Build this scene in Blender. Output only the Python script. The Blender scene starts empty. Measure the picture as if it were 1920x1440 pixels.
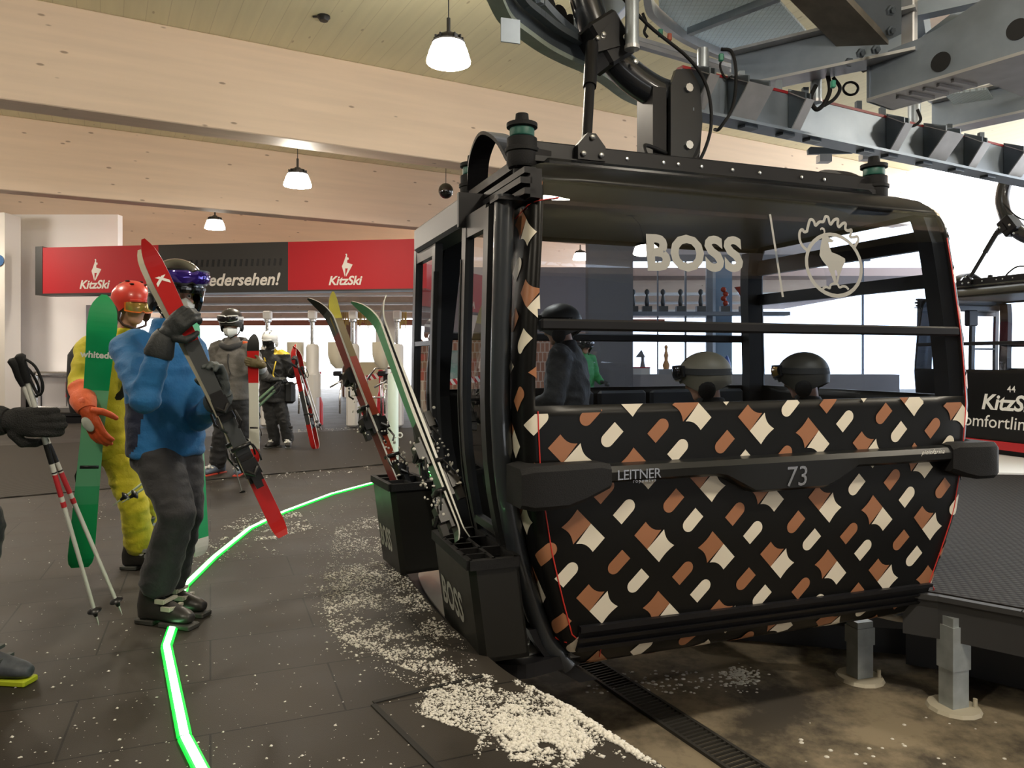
import bpy, bmesh, math, random
from mathutils import Vector, Matrix, Euler, noise
SC = bpy.context.scene
COL = SC.collection
PI = math.pi
V3 = Vector
# ------------------------------------------------------------------ camera
F, HZ, EYE = 1400.0, 672.0, 1.4           # focal length (px of a 1920 wide frame), horizon row, eye height
cam_data = bpy.data.cameras.new('camera')
cam_data.sensor_width = 36.0
cam_data.lens = 36.0 * F / 1920.0
cam_data.shift_y = -(720.0 - HZ) / 1920.0
cam_data.clip_start = 0.05
cam_data.clip_end = 400
cam = bpy.data.objects.new('camera', cam_data)
cam.location = (0, 0, EYE)
cam.rotation_euler = (PI / 2, 0, 0)
COL.objects.link(cam)
SC.camera = cam
# ------------------------------------------------------------------ world and exposure
SC.view_settings.view_transform = 'Standard'
SC.view_settings.look = 'None'
SC.view_settings.gamma = 1.0
SC.view_settings.exposure = 0.25
SC.view_settings.use_curve_mapping = False
world = bpy.data.worlds.new('overcast_sky')
SC.world = world
world.use_nodes = True
world.node_tree.nodes['Background'].inputs[0].default_value = (0.93, 0.96, 1.0, 1)
world.node_tree.nodes['Background'].inputs[1].default_value = 5.0
SC.cycles.use_denoising = True
SC.cycles.max_bounces = 7
SC.cycles.diffuse_bounces = 4
SC.cycles.transparent_max_bounces = 16
SC.cycles.sample_clamp_indirect = 6.0
LAMP_POWER = 50.0
LAMP_COLOR = (1.0, 0.86, 0.66)


# ------------------------------------------------------------------ placing helpers
def at(x, y, Y):
    """the point at depth Y that the photograph shows at pixel x, y"""
    return V3(((x - 960) / F * Y, Y, EYE - (y - HZ) / F * Y))


def ground(x, y, z=0.0):
    return at(x, y, (EYE - z) * F / (y - HZ))


def level(x, y, z):
    """the point at height z seen at pixel x, y (used for overhead things)"""
    return at(x, y, (EYE - z) * F / (y - HZ))


# ------------------------------------------------------------------ materials
MATS = {}


def principled(name, color, rough=0.5, metal=0.0, spec=0.5, emit=None, strength=0.0, coat=0.0, bump=0.0, bump_scale=60.0, vary=0.0, vary_scale=8.0, rough_vary=0.0, sheen=0.0, stretch=None):
    if name in MATS:
        return MATS[name]
    m = bpy.data.materials.new(name)
    m.use_nodes = True
    nt = m.node_tree
    b = nt.nodes['Principled BSDF']
    b.inputs['Base Color'].default_value = (*color, 1)
    b.inputs['Roughness'].default_value = rough
    b.inputs['Metallic'].default_value = metal
    b.inputs['Specular IOR Level'].default_value = spec
    b.inputs['Coat Weight'].default_value = coat
    b.inputs['Sheen Weight'].default_value = sheen
    if emit:
        b.inputs['Emission Color'].default_value = (*emit, 1)
        b.inputs['Emission Strength'].default_value = strength
    if bump or vary or rough_vary:
        tc = nt.nodes.new('ShaderNodeTexCoord')
        src = tc.outputs['Object']
        if stretch:
            mp = nt.nodes.new('ShaderNodeMapping')
            mp.inputs['Scale'].default_value = stretch
            nt.links.new(src, mp.inputs[0])
            src = mp.outputs[0]
        if bump:
            n = nt.nodes.new('ShaderNodeTexNoise')
            n.inputs['Scale'].default_value = bump_scale
            n.inputs['Detail'].default_value = 4
            nt.links.new(src, n.inputs['Vector'])
            bp = nt.nodes.new('ShaderNodeBump')
            bp.inputs['Strength'].default_value = bump
            bp.inputs['Distance'].default_value = 0.02
            nt.links.new(n.outputs['Fac'], bp.inputs['Height'])
            nt.links.new(bp.outputs[0], b.inputs['Normal'])
        if vary or rough_vary:
            n2 = nt.nodes.new('ShaderNodeTexNoise')
            n2.inputs['Scale'].default_value = vary_scale
            n2.inputs['Detail'].default_value = 5
            nt.links.new(src, n2.inputs['Vector'])
            if vary:
                rp = nt.nodes.new('ShaderNodeValToRGB')
                rp.color_ramp.elements[0].position = 0.3
                rp.color_ramp.elements[1].position = 0.7
                rp.color_ramp.elements[0].color = (*[c * (1 - vary) for c in color], 1)
                rp.color_ramp.elements[1].color = (*[min(1, c * (1 + vary)) for c in color], 1)
                nt.links.new(n2.outputs['Fac'], rp.inputs[0])
                nt.links.new(rp.outputs[0], b.inputs['Base Color'])
            if rough_vary:
                mr = nt.nodes.new('ShaderNodeMapRange')
                mr.inputs[3].default_value = max(0.02, rough - rough_vary)
                mr.inputs[4].default_value = min(1, rough + rough_vary)
                nt.links.new(n2.outputs['Fac'], mr.inputs[0])
                nt.links.new(mr.outputs[0], b.inputs['Roughness'])
    MATS[name] = m
    return m


def glass_mat(name, tint, gloss=0.9, ior=1.45, rough=0.0):
    if name in MATS:
        return MATS[name]
    m = bpy.data.materials.new(name)
    m.use_nodes = True
    nt = m.node_tree
    nt.nodes.remove(nt.nodes['Principled BSDF'])
    out = nt.nodes['Material Output']
    tr = nt.nodes.new('ShaderNodeBsdfTransparent')
    tr.inputs[0].default_value = (*tint, 1)
    gl = nt.nodes.new('ShaderNodeBsdfGlossy')
    gl.inputs['Roughness'].default_value = rough
    gl.inputs['Color'].default_value = (gloss, gloss, gloss, 1)
    ge = nt.nodes.new('ShaderNodeNewGeometry')
    dt = nt.nodes.new('ShaderNodeVectorMath')
    dt.operation = 'DOT_PRODUCT'
    nt.links.new(ge.outputs['Normal'], dt.inputs[0])
    nt.links.new(ge.outputs['Incoming'], dt.inputs[1])

    def op(kind, a, b=None):
        n = nt.nodes.new('ShaderNodeMath')
        n.operation = kind
        for i, v in enumerate((a, b)):
            if v is None:
                continue
            if isinstance(v, (int, float)):
                n.inputs[i].default_value = v
            else:
                nt.links.new(v, n.inputs[i])
        return n.outputs[0]
    r0 = ((ior - 1) / (ior + 1)) ** 2 * 1.8            # both faces of a thin pane
    fac = op('ADD', op('MULTIPLY', op('POWER', op('SUBTRACT', 1.0, op('ABSOLUTE', dt.outputs['Value'])), 5.0), 1 - r0), r0)
    mx = nt.nodes.new('ShaderNodeMixShader')
    nt.links.new(fac, mx.inputs[0])
    nt.links.new(tr.outputs[0], mx.inputs[1])
    nt.links.new(gl.outputs[0], mx.inputs[2])
    nt.links.new(mx.outputs[0], out.inputs[0])
    MATS[name] = m
    return m


# ------------------------------------------------------------------ object helpers
ROOTM = {}


def tag(o, label=None, cat=None, group=None, kind=None):
    if label:
        o['label'] = label
    if cat:
        o['category'] = cat
    if group:
        o['group'] = group
    if kind:
        o['kind'] = kind
    return o


def empty(name, loc, label, cat, group=None, rz=0.0):
    o = bpy.data.objects.new(name, None)
    o.empty_display_size = 0.1
    COL.objects.link(o)
    o.location = loc
    o.rotation_euler = (0, 0, rz)
    ROOTM[o.name] = Matrix.LocRotScale(V3(loc), Euler((0, 0, rz)), None)
    return tag(o, label, cat, group)


def copy_tree(o, parent=None):
    c = o.copy()
    COL.objects.link(c)
    c.parent = parent
    for ch in list(o.children):
        copy_tree(ch, c)
    return c


class MB:
    """collects shapes into one mesh"""

    def __init__(self):
        self.bm = bmesh.new()
        self.mi = 0

    def face(self, vs):
        try:
            f = self.bm.faces.new(vs)
            f.material_index = self.mi
            return f
        except ValueError:
            return None

    def verts(self, pts):
        return [self.bm.verts.new(p) for p in pts]

    def poly(self, pts):
        return self.face(self.verts(pts))

    def box(self, c, s, R=None, bevel=0.0):
        c = V3(c)
        hx, hy, hz = s[0] / 2, s[1] / 2, s[2] / 2
        R = R or Matrix.Identity(3)
        if bevel <= 0 or bevel * 2.2 > min(s):
            vs = self.verts([c + R @ V3((x * hx, y * hy, z * hz)) for x in (-1, 1) for y in (-1, 1) for z in (-1, 1)])
            for q in ((0, 1, 3, 2), (4, 6, 7, 5), (0, 4, 5, 1), (2, 3, 7, 6), (0, 2, 6, 4), (1, 5, 7, 3)):
                self.face([vs[i] for i in q])
            return
        b = bevel                                         # rounded edges
        rings = []
        for z, ins in ((-hz, b), (-hz + b, 0), (hz - b, 0), (hz, b)):
            ring = []
            x1, y1 = hx - ins, hy - ins
            bb = b if ins == 0 else b * 0.4
            for sx, sy in ((1, 1), (-1, 1), (-1, -1), (1, -1)):
                a, d = (sx * (x1 - bb), sy * y1), (sx * x1, sy * (y1 - bb))
                ring += [d, a] if sx * sy > 0 else [a, d]
            rings.append(self.verts([c + R @ V3((p[0], p[1], z)) for p in ring]))
        n = 8
        for r0, r1 in zip(rings, rings[1:]):
            for i in range(n):
                self.face([r0[i], r0[(i + 1) % n], r1[(i + 1) % n], r1[i]])
        self.face(rings[0][::-1])
        self.face(rings[-1])

    def bar(self, a, b, w, h, up=(0, 0, 1), bevel=0.0):
        """a box from a to b, w across and h along up"""
        a, b = V3(a), V3(b)
        d = (b - a)
        L = d.length
        d.normalize()
        up = V3(up)
        x = d.cross(up)
        if x.length < 1e-5:
            x = d.cross(V3((1, 0, 0)))
        x.normalize()
        z = x.cross(d)
        R = Matrix((d, x, z)).transposed()
        self.box((a + b) / 2, (L, w, h), R, bevel)

    def tube(self, pts, r, n=10, caps=True, closed=False):
        pts = [V3(p) for p in pts]
        rr = r if isinstance(r, (list, tuple)) else [r] * len(pts)
        m = len(pts)
        rings = []
        prev = None
        for i, p in enumerate(pts):
            if closed:
                t = pts[(i + 1) % m] - pts[i - 1]
            else:
                t = pts[min(i + 1, m - 1)] - pts[max(i - 1, 0)]
            if t.length < 1e-9:
                t = V3((0, 0, 1))
            t.normalize()
            if prev is None:
                x = t.cross(V3((0, 0, 1)))
                if x.length < 1e-3:
                    x = t.cross(V3((1, 0, 0)))
            else:
                x = prev - t * prev.dot(t)
            x.normalize()
            prev = x
            y = t.cross(x)
            q = rr[i]
            rx, ry = q if isinstance(q, (list, tuple)) else (q, q)
            rings.append(self.verts([p + x * (math.cos(k * 2 * PI / n) * rx) + y * (math.sin(k * 2 * PI / n) * ry) for k in range(n)]))
        pairs = list(zip(rings, rings[1:]))
        if closed:
            pairs.append((rings[-1], rings[0]))
        for r0, r1 in pairs:
            for i in range(n):
                self.face([r0[i], r0[(i + 1) % n], r1[(i + 1) % n], r1[i]])
        if caps and not closed:
            self.face(rings[0][::-1])
            self.face(rings[-1])

    def loft(self, secs, n=20, caps=True):
        """secs: (centre, x axis, y axis) rings; axes carry the half sizes"""
        rings = []
        for c, x, y in secs:
            c, x, y = V3(c), V3(x), V3(y)
            rings.append(self.verts([c + x * math.cos(k * 2 * PI / n) + y * math.sin(k * 2 * PI / n) for k in range(n)]))
        for r0, r1 in zip(rings, rings[1:]):
            for i in range(n):
                self.face([r0[i], r0[(i + 1) % n], r1[(i + 1) % n], r1[i]])
        if caps:
            self.face(rings[0][::-1])
            self.face(rings[-1])

    def lathe(self, prof, o=(0, 0, 0), n=24, axis=None):
        """prof: (radius, height) pairs about axis"""
        o = V3(o)
        R = (V3(axis).to_track_quat('Z', 'Y').to_matrix() if axis is not None else Matrix.Identity(3))
        rings = []
        for r, z in prof:
            if r < 1e-6:
                rings.append(self.verts([o + R @ V3((0, 0, z))]))
            else:
                rings.append(self.verts([o + R @ V3((r * math.cos(k * 2 * PI / n), r * math.sin(k * 2 * PI / n), z)) for k in range(n)]))
        for r0, r1 in zip(rings, rings[1:]):
            for i in range(n):
                j = (i + 1) % n
                if len(r0) == 1 and len(r1) == 1:
                    continue
                if len(r0) == 1:
                    self.face([r0[0], r1[j], r1[i]])
                elif len(r1) == 1:
                    self.face([r0[i], r0[j], r1[0]])
                else:
                    self.face([r0[i], r0[j], r1[j], r1[i]])
        if len(rings[0]) > 1:
            self.face(rings[0][::-1])
        if len(rings[-1]) > 1:
            self.face(rings[-1])

    def ball(self, c, r, R=None, n=16, m=10):
        c = V3(c)
        rx, ry, rz = r if isinstance(r, (list, tuple)) else (r, r, r)
        R = R or Matrix.Identity(3)
        rings = []
        for i in range(m + 1):
            th = PI * i / m
            if i in (0, m):
                rings.append(self.verts([c + R @ V3((0, 0, -rz * math.cos(th)))]))
            else:
                rings.append(self.verts([c + R @ V3((rx * math.sin(th) * math.cos(k * 2 * PI / n), ry * math.sin(th) * math.sin(k * 2 * PI / n), -rz * math.cos(th))) for k in range(n)]))
        for r0, r1 in zip(rings, rings[1:]):
            for i in range(n):
                j = (i + 1) % n
                if len(r0) == 1:
                    self.face([r0[0], r1[j], r1[i]])
                elif len(r1) == 1:
                    self.face([r0[i], r0[j], r1[0]])
                else:
                    self.face([r0[i], r0[j], r1[j], r1[i]])

    def prism(self, pts, d):
        """polygon pts pushed along the vector d"""
        pts = [V3(p) for p in pts]
        d = V3(d)
        a = self.verts(pts)
        b = self.verts([p + d for p in pts])
        n = len(pts)
        self.face(a[::-1])
        self.face(b)
        for i in range(n):
            self.face([a[i], a[(i + 1) % n], b[(i + 1) % n], b[i]])

    def build(self, name, mats, parent=None, smooth=False, world=True, recalc=True):
        bm = self.bm
        if recalc:
            bmesh.ops.recalc_face_normals(bm, faces=bm.faces)
        if parent is not None and world and parent.name in ROOTM:
            bmesh.ops.transform(bm, matrix=ROOTM[parent.name].inverted(), verts=bm.verts)
        me = bpy.data.meshes.new(name)
        bm.to_mesh(me)
        bm.free()
        for m in (mats if isinstance(mats, (list, tuple)) else [mats]):
            me.materials.append(m)
        o = bpy.data.objects.new(name, me)
        COL.objects.link(o)
        if parent is not None:
            o.parent = parent
            if parent.name in ROOTM:
                ROOTM[o.name] = ROOTM[parent.name]
        if smooth:
            shade(o, smooth)
        return o


def shade(o, angle=True):
    me = o.data
    for p in me.polygons:
        p.use_smooth = True
    if angle is not True:
        bm = bmesh.new()
        bm.from_mesh(me)
        for e in bm.edges:
            if len(e.link_faces) == 2 and e.calc_face_angle(0) > math.radians(angle):
                e.smooth = False
        bm.to_mesh(me)
        bm.free()
    return o


def fuse(o, voxel=0.012, smooth=4, factor=0.5):
    """turns overlapping closed shapes into one continuous skin"""
    md = o.modifiers.new('remesh', 'REMESH')
    md.mode = 'VOXEL'
    md.voxel_size = voxel
    md.use_smooth_shade = True
    if smooth:
        s = o.modifiers.new('smooth', 'SMOOTH')
        s.iterations = smooth
        s.factor = factor
    dg = bpy.context.evaluated_depsgraph_get()
    me = bpy.data.meshes.new_from_object(o.evaluated_get(dg))
    o.modifiers.clear()
    old = o.data
    mats = list(old.materials)
    o.data = me
    me.materials.clear()
    for m in mats:
        me.materials.append(m)
    bpy.data.meshes.remove(old)
    for p in me.polygons:
        p.use_smooth = True
        p.material_index = 0
    return o


def wrinkle(o, amp=0.01, scale=7.0, stretch=(1, 1, 1), seed=0.0):
    """cloth folds: moves the skin along its normals"""
    me = o.data
    nrm = [v.normal.copy() for v in me.vertices]
    st = V3(stretch)
    for v, n in zip(me.vertices, nrm):
        p = V3((v.co.x * st.x, v.co.y * st.y, v.co.z * st.z)) * scale + V3((seed, seed * 1.7, -seed))
        h = 1 - abs(noise.noise(p)) * 2.2
        h2 = noise.noise(p * 2.3)
        v.co += n * amp * (h * 0.8 + h2 * 0.5 - 0.3)
    return o


def paint(o, fn):
    """material slot per face from its centre (object space)"""
    me = o.data
    for p in me.polygons:
        p.material_index = fn(p.center, p.normal)
    return o


_txt = {}


def text_geo(s, size=1.0, shear=0.0, bold=0.0, align='LEFT', space=1.0):
    """flat letters as (points, faces) in x, y"""
    key = (s, size, shear, bold, align, space)
    if key in _txt:
        return _txt[key]
    cu = bpy.data.curves.new('letters', 'FONT')
    cu.body = s
    cu.size = size
    cu.shear = shear
    cu.offset = bold * size
    cu.align_x = align
    cu.space_character = space
    cu.resolution_u = 3
    ob = bpy.data.objects.new('letters', cu)
    COL.objects.link(ob)
    dg = bpy.context.evaluated_depsgraph_get()
    me = bpy.data.meshes.new_from_object(ob.evaluated_get(dg))
    pts = [(v.co.x, v.co.y) for v in me.vertices]
    fs = [tuple(p.vertices) for p in me.polygons]
    bpy.data.objects.remove(ob)
    bpy.data.curves.remove(cu)
    bpy.data.meshes.remove(me)
    _txt[key] = (pts, fs)
    return _txt[key]


def put_text(mb, s, fn, **kw):
    pts, fs = text_geo(s, **kw)
    vs = mb.verts([fn(x, y) for x, y in pts])
    for f in fs:
        mb.face([vs[i] for i in f])
    if pts:
        return min(p[0] for p in pts), max(p[0] for p in pts)


def put_shape(mb, outline, fn):
    """a flat outline (x, y) triangulated and placed by fn"""
    from mathutils.geometry import tessellate_polygon
    vs = mb.verts([fn(x, y) for x, y in outline])
    for t in tessellate_polygon([[V3((x, y, 0)) for x, y in outline]]):
        mb.face([vs[i] for i in t])


def put_line(mb, pts, w, fn, closed=False):
    """a flat line of width w through the (x, y) points"""
    n = len(pts)
    L, R = [], []
    for i, p in enumerate(pts):
        if closed:
            a, b = pts[i - 1], pts[(i + 1) % n]
        else:
            a, b = pts[max(0, i - 1)], pts[min(n - 1, i + 1)]
        dx, dy = b[0] - a[0], b[1] - a[1]
        l = math.hypot(dx, dy) or 1
        nx, ny = -dy / l * w / 2, dx / l * w / 2
        L.append((p[0] + nx, p[1] + ny))
        R.append((p[0] - nx, p[1] - ny))
    a = mb.verts([fn(*p) for p in L])
    b = mb.verts([fn(*p) for p in R])
    for i in range(n if closed else n - 1):
        j = (i + 1) % n
        mb.face([a[i], a[j], b[j], b[i]])


def smooth_path(pts, k=8):
    """Catmull-Rom through the points"""
    pts = [V3(p) for p in pts]
    P = [pts[0] * 2 - pts[1]] + pts + [pts[-1] * 2 - pts[-2]]
    out = []
    for i in range(1, len(P) - 2):
        p0, p1, p2, p3 = P[i - 1:i + 3]
        for j in range(k):
            t = j / k
            out.append(0.5 * ((2 * p1) + (p2 - p0) * t + (2 * p0 - 5 * p1 + 4 * p2 - p3) * t * t + (3 * p1 - p0 - 3 * p2 + p3) * t ** 3))
    out.append(pts[-1])
    return out


def interp(x, xs, ys):
    if x <= xs[0]:
        return ys[0]
    for i in range(1, len(xs)):
        if x <= xs[i]:
            t = (x - xs[i - 1]) / (xs[i] - xs[i - 1])
            return ys[i - 1] + (ys[i] - ys[i - 1]) * t
    return ys[-1]


BLACK = principled('black_satin', (0.010, 0.010, 0.012), 0.42, spec=0.25, rough_vary=0.08)
BLACK_GLOSS = principled('black_gloss', (0.006, 0.006, 0.007), 0.12, coat=0.5)
RUBBER = principled('black_rubber', (0.011, 0.011, 0.012), 0.7, spec=0.25, bump=0.2, bump_scale=200)
BOLT = principled('bright_bolt', (0.6, 0.62, 0.64), 0.3, metal=1.0)
WHITE = principled('white_lettering', (0.85, 0.84, 0.8), 0.5)
SNOW = principled('snow', (0.70, 0.68, 0.63), 0.75)
RED = principled('sign_red', (0.42, 0.012, 0.02), 0.55, spec=0.3)
STEEL = principled('galvanised_steel', (0.36, 0.40, 0.44), 0.45, metal=0.75, vary=0.18, vary_scale=5, rough_vary=0.12)
STAINLESS = principled('stainless', (0.72, 0.72, 0.74), 0.25, metal=1.0, rough_vary=0.08)
# ================================================================== the setting
BD = V3((0.876, 0.483, 0)).normalized()       # run of the roof beams and of the cable-car line
BN = V3((-BD.y, BD.x, 0))                     # away from the viewer, across the beams


def wood_mat(name, base, dark, along, knots=True, boards=0.0):
    m = bpy.data.materials.new(name)
    m.use_nodes = True
    nt = m.node_tree
    b = nt.nodes['Principled BSDF']
    b.inputs['Roughness'].default_value = 0.55
    tc = nt.nodes.new('ShaderNodeTexCoord')
    rot = nt.nodes.new('ShaderNodeVectorRotate')
    rot.rotation_type = 'Z_AXIS'
    rot.inputs['Angle'].default_value = -math.atan2(along.y, along.x)
    nt.links.new(tc.outputs['Object'], rot.inputs['Vector'])
    mp = nt.nodes.new('ShaderNodeMapping')
    mp.inputs['Scale'].default_value = (0.35, 6, 6)
    nt.links.new(rot.outputs[0], mp.inputs[0])
    n = nt.nodes.new('ShaderNodeTexNoise')
    n.inputs['Scale'].default_value = 1.6
    n.inputs['Detail'].default_value = 6
    nt.links.new(mp.outputs[0], n.inputs['Vector'])
    rp = nt.nodes.new('ShaderNodeValToRGB')
    rp.color_ramp.elements[0].position = 0.3
    rp.color_ramp.elements[1].position = 0.72
    rp.color_ramp.elements[0].color = (*[c * 0.9 for c in base], 1)
    rp.color_ramp.elements[1].color = (*base, 1)
    nt.links.new(n.outputs['Fac'], rp.inputs[0])
    col = rp.outputs[0]

    def mixin(fac, color):
        nonlocal col
        mx = nt.nodes.new('ShaderNodeMix')
        mx.data_type = 'RGBA'
        nt.links.new(fac, mx.inputs[0])
        nt.links.new(col, mx.inputs[6])
        mx.inputs[7].default_value = (*color, 1)
        col = mx.outputs[2]
    if knots:
        mk = nt.nodes.new('ShaderNodeMapping')
        mk.inputs['Scale'].default_value = (1.5, 4.2, 4.2)
        nt.links.new(rot.outputs[0], mk.inputs[0])
        vo = nt.nodes.new('ShaderNodeTexVoronoi')
        vo.inputs['Scale'].default_value = 1.35
        nt.links.new(mk.outputs[0], vo.inputs['Vector'])
        lt = nt.nodes.new('ShaderNodeMapRange')
        lt.inputs[1].default_value = 0.10
        lt.inputs[2].default_value = 0.06
        nt.links.new(vo.outputs['Distance'], lt.inputs[0])
        sc = nt.nodes.new('ShaderNodeMath')
        sc.operation = 'MULTIPLY'
        sc.inputs[1].default_value = 0.75
        nt.links.new(lt.outputs[0], sc.inputs[0])
        mixin(sc.outputs[0], dark)
    if boards:
        sx = nt.nodes.new('ShaderNodeSeparateXYZ')
        nt.links.new(rot.outputs[0], sx.inputs[0])
        md = nt.nodes.new('ShaderNodeMath')
        md.operation = 'PINGPONG'
        md.inputs[1].default_value = boards / 2
        nt.links.new(sx.outputs[1], md.inputs[0])
        ln = nt.nodes.new('ShaderNodeMapRange')
        ln.inputs[1].default_value = 0.006
        ln.inputs[2].default_value = 0.002
        ln.inputs[3].default_value = 0
        ln.inputs[4].default_value = 0.4
        nt.links.new(md.outputs[0], ln.inputs[0])
        mixin(ln.outputs[0], dark)
    nt.links.new(col, b.inputs['Base Color'])
    return m


WOOD = wood_mat('glulam_spruce', (0.88, 0.69, 0.53), (0.26, 0.16, 0.10), BD)
PLANK = wood_mat('ceiling_boards', (0.78, 0.71, 0.47), (0.42, 0.34, 0.2), BN, knots=True, boards=0.24)


def floor_mat():
    m = bpy.data.materials.new('rubber_floor_tiles')
    m.use_nodes = True
    nt = m.node_tree
    b = nt.nodes['Principled BSDF']
    b.inputs['Roughness'].default_value = 0.62
    b.inputs['Specular IOR Level'].default_value = 0.3
    tc = nt.nodes.new('ShaderNodeTexCoord')
    mp = nt.nodes.new('ShaderNodeMapping')
    mp.inputs['Rotation'].default_value = (0, 0, math.radians(-22))
    nt.links.new(tc.outputs['Object'], mp.inputs[0])
    br = nt.nodes.new('ShaderNodeTexBrick')
    br.inputs['Scale'].default_value = 1.0
    br.inputs['Brick Width'].default_value = 1.0
    br.inputs['Row Height'].default_value = 0.5
    br.inputs['Mortar Size'].default_value = 0.005
    br.inputs['Mortar Smooth'].default_value = 0.4
    br.inputs['Color1'].default_value = (0.033, 0.028, 0.023, 1)
    br.inputs['Color2'].default_value = (0.039, 0.033, 0.027, 1)
    br.inputs['Mortar'].default_value = (0.008, 0.007, 0.006, 1)
    nt.links.new(mp.outputs[0], br.inputs['Vector'])
    n = nt.nodes.new('ShaderNodeTexNoise')
    n.inputs['Scale'].default_value = 2.2
    n.inputs['Detail'].default_value = 7
    nt.links.new(tc.outputs['Object'], n.inputs['Vector'])
    rp = nt.nodes.new('ShaderNodeValToRGB')
    rp.color_ramp.elements[0].position = 0.3
    rp.color_ramp.elements[1].position = 0.7
    rp.color_ramp.elements[0].color = (0.72, 0.72, 0.72, 1)
    rp.color_ramp.elements[1].color = (1.2, 1.2, 1.2, 1)
    nt.links.new(n.outputs['Fac'], rp.inputs[0])
    mx = nt.nodes.new('ShaderNodeMix')
    mx.data_type = 'RGBA'
    mx.blend_type = 'MULTIPLY'
    mx.inputs[0].default_value = 1.0
    nt.links.new(br.outputs['Color'], mx.inputs[6])
    nt.links.new(rp.outputs[0], mx.inputs[7])
    nt.links.new(mx.outputs[2], b.inputs['Base Color'])
    n2 = nt.nodes.new('ShaderNodeTexNoise')
    n2.inputs['Scale'].default_value = 260
    nt.links.new(tc.outputs['Object'], n2.inputs['Vector'])
    bp = nt.nodes.new('ShaderNodeBump')
    bp.inputs['Strength'].default_value = 0.25
    bp.inputs['Distance'].default_value = 0.004
    nt.links.new(n2.outputs['Fac'], bp.inputs['Height'])
    nt.links.new(bp.outputs[0], b.inputs['Normal'])
    rr = nt.nodes.new('ShaderNodeMapRange')
    rr.inputs[3].default_value = 0.42
    rr.inputs[4].default_value = 0.75
    nt.links.new(n.outputs['Fac'], rr.inputs[0])
    nt.links.new(rr.outputs[0], b.inputs['Roughness'])
    return m


def ribbed_mat(name, base, ang, period, bumps=False):
    m = bpy.data.materials.new(name)
    m.use_nodes = True
    nt = m.node_tree
    b = nt.nodes['Principled BSDF']
    b.inputs['Roughness'].default_value = 0.7
    b.inputs['Specular IOR Level'].default_value = 0.15
    tc = nt.nodes.new('ShaderNodeTexCoord')
    mp = nt.nodes.new('ShaderNodeMapping')
    mp.inputs['Rotation'].default_value = (0, 0, ang)
    nt.links.new(tc.outputs['Object'], mp.inputs[0])
    if bumps:
        t = nt.nodes.new('ShaderNodeTexVoronoi')
        t.inputs['Scale'].default_value = 1 / period
        t.inputs['Randomness'].default_value = 0.0
        out = t.outputs['Distance']
    else:
        t = nt.nodes.new('ShaderNodeTexWave')
        t.inputs['Scale'].default_value = 0.314 / period
        t.inputs['Distortion'].default_value = 0.0
        out = t.outputs['Fac']
    nt.links.new(mp.outputs[0], t.inputs['Vector'])
    rp = nt.nodes.new('ShaderNodeValToRGB')
    rp.color_ramp.elements[0].position = 0.25
    rp.color_ramp.elements[1].position = 0.6
    c0, c1 = [c * 1.35 for c in base], [c * 0.45 for c in base]
    if not bumps:
        c0, c1 = c1, c0
    rp.color_ramp.elements[0].color = (*c0, 1)
    rp.color_ramp.elements[1].color = (*c1, 1)
    nt.links.new(out, rp.inputs[0])
    nt.links.new(rp.outputs[0], b.inputs['Base Color'])
    bp = nt.nodes.new('ShaderNodeBump')
    bp.inputs['Strength'].default_value = 0.6
    bp.inputs['Distance'].default_value = 0.01
    bp.invert = bumps
    nt.links.new(out, bp.inputs['Height'])
    nt.links.new(bp.outputs[0], b.inputs['Normal'])
    return m


def concrete_mat(name, base, stain, scale=1.3, lo=0.45, hi=0.56):
    m = bpy.data.materials.new(name)
    m.use_nodes = True
    nt = m.node_tree
    b = nt.nodes['Principled BSDF']
    b.inputs['Roughness'].default_value = 0.8
    tc = nt.nodes.new('ShaderNodeTexCoord')
    n = nt.nodes.new('ShaderNodeTexNoise')
    n.inputs['Scale'].default_value = scale
    n.inputs['Detail'].default_value = 9
    n.inputs['Roughness'].default_value = 0.68
    nt.links.new(tc.outputs['Object'], n.inputs['Vector'])
    rp = nt.nodes.new('ShaderNodeValToRGB')
    rp.color_ramp.elements[0].position = lo
    rp.color_ramp.elements[1].position = hi
    rp.color_ramp.elements[0].color = (*stain, 1)
    rp.color_ramp.elements[1].color = (*base, 1)
    nt.links.new(n.outputs['Fac'], rp.inputs[0])
    nt.links.new(rp.outputs[0], b.inputs['Base Color'])
    return m


FLOOR = floor_mat()
MAT_L = ribbed_mat('ribbed_rubber_mat', (0.042, 0.036, 0.03), math.radians(64), 0.05)
MAT_R = ribbed_mat('studded_rubber_mat', (0.02, 0.018, 0.016), math.radians(20), 0.045, bumps=True)
CONC = concrete_mat('stained_concrete', (0.27, 0.22, 0.15), (0.06, 0.05, 0.037), 1.7, 0.42, 0.6)
WALLW = principled('white_wall', (0.88, 0.86, 0.89), 0.7)
WALLG = principled('cream_pillar_paint', (0.62, 0.58, 0.55), 0.7)


def struct(mb, name, mats, smooth=False):
    o = mb.build(name, mats, smooth=smooth)
    o['kind'] = 'structure'
    return o


# platform floor with its curved edge beside the cabin
EDGE = [(3.4, -3.0), (2.05, 0.9), (0.95, 2.05), (0.53, 2.55), (0.255, 2.98), (0.0, 3.30), (-0.16, 3.60), (-0.34, 3.95), (-0.52, 4.4), (-0.68, 4.85), (-0.80, 5.35), (-0.84, 5.9), (-0.75, 6.4), (-0.45, 7.2), (0.0, 8.1), (0.8, 9.0), (2.4, 9.9), (5.2, 11.6), (14, 16.5)]
edge = [V3((x, y, 0)) for x, y in EDGE]
edge = smooth_path(edge, 5)
outer = [V3((20, 34, 0)), V3((-18, 34, 0)), V3((-18, -6, 0)), V3((3.4, -6, 0))]
mb = MB()
mb.prism(edge + outer, (0, 0, -0.10))
struct(mb, 'floor', FLOOR)
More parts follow.
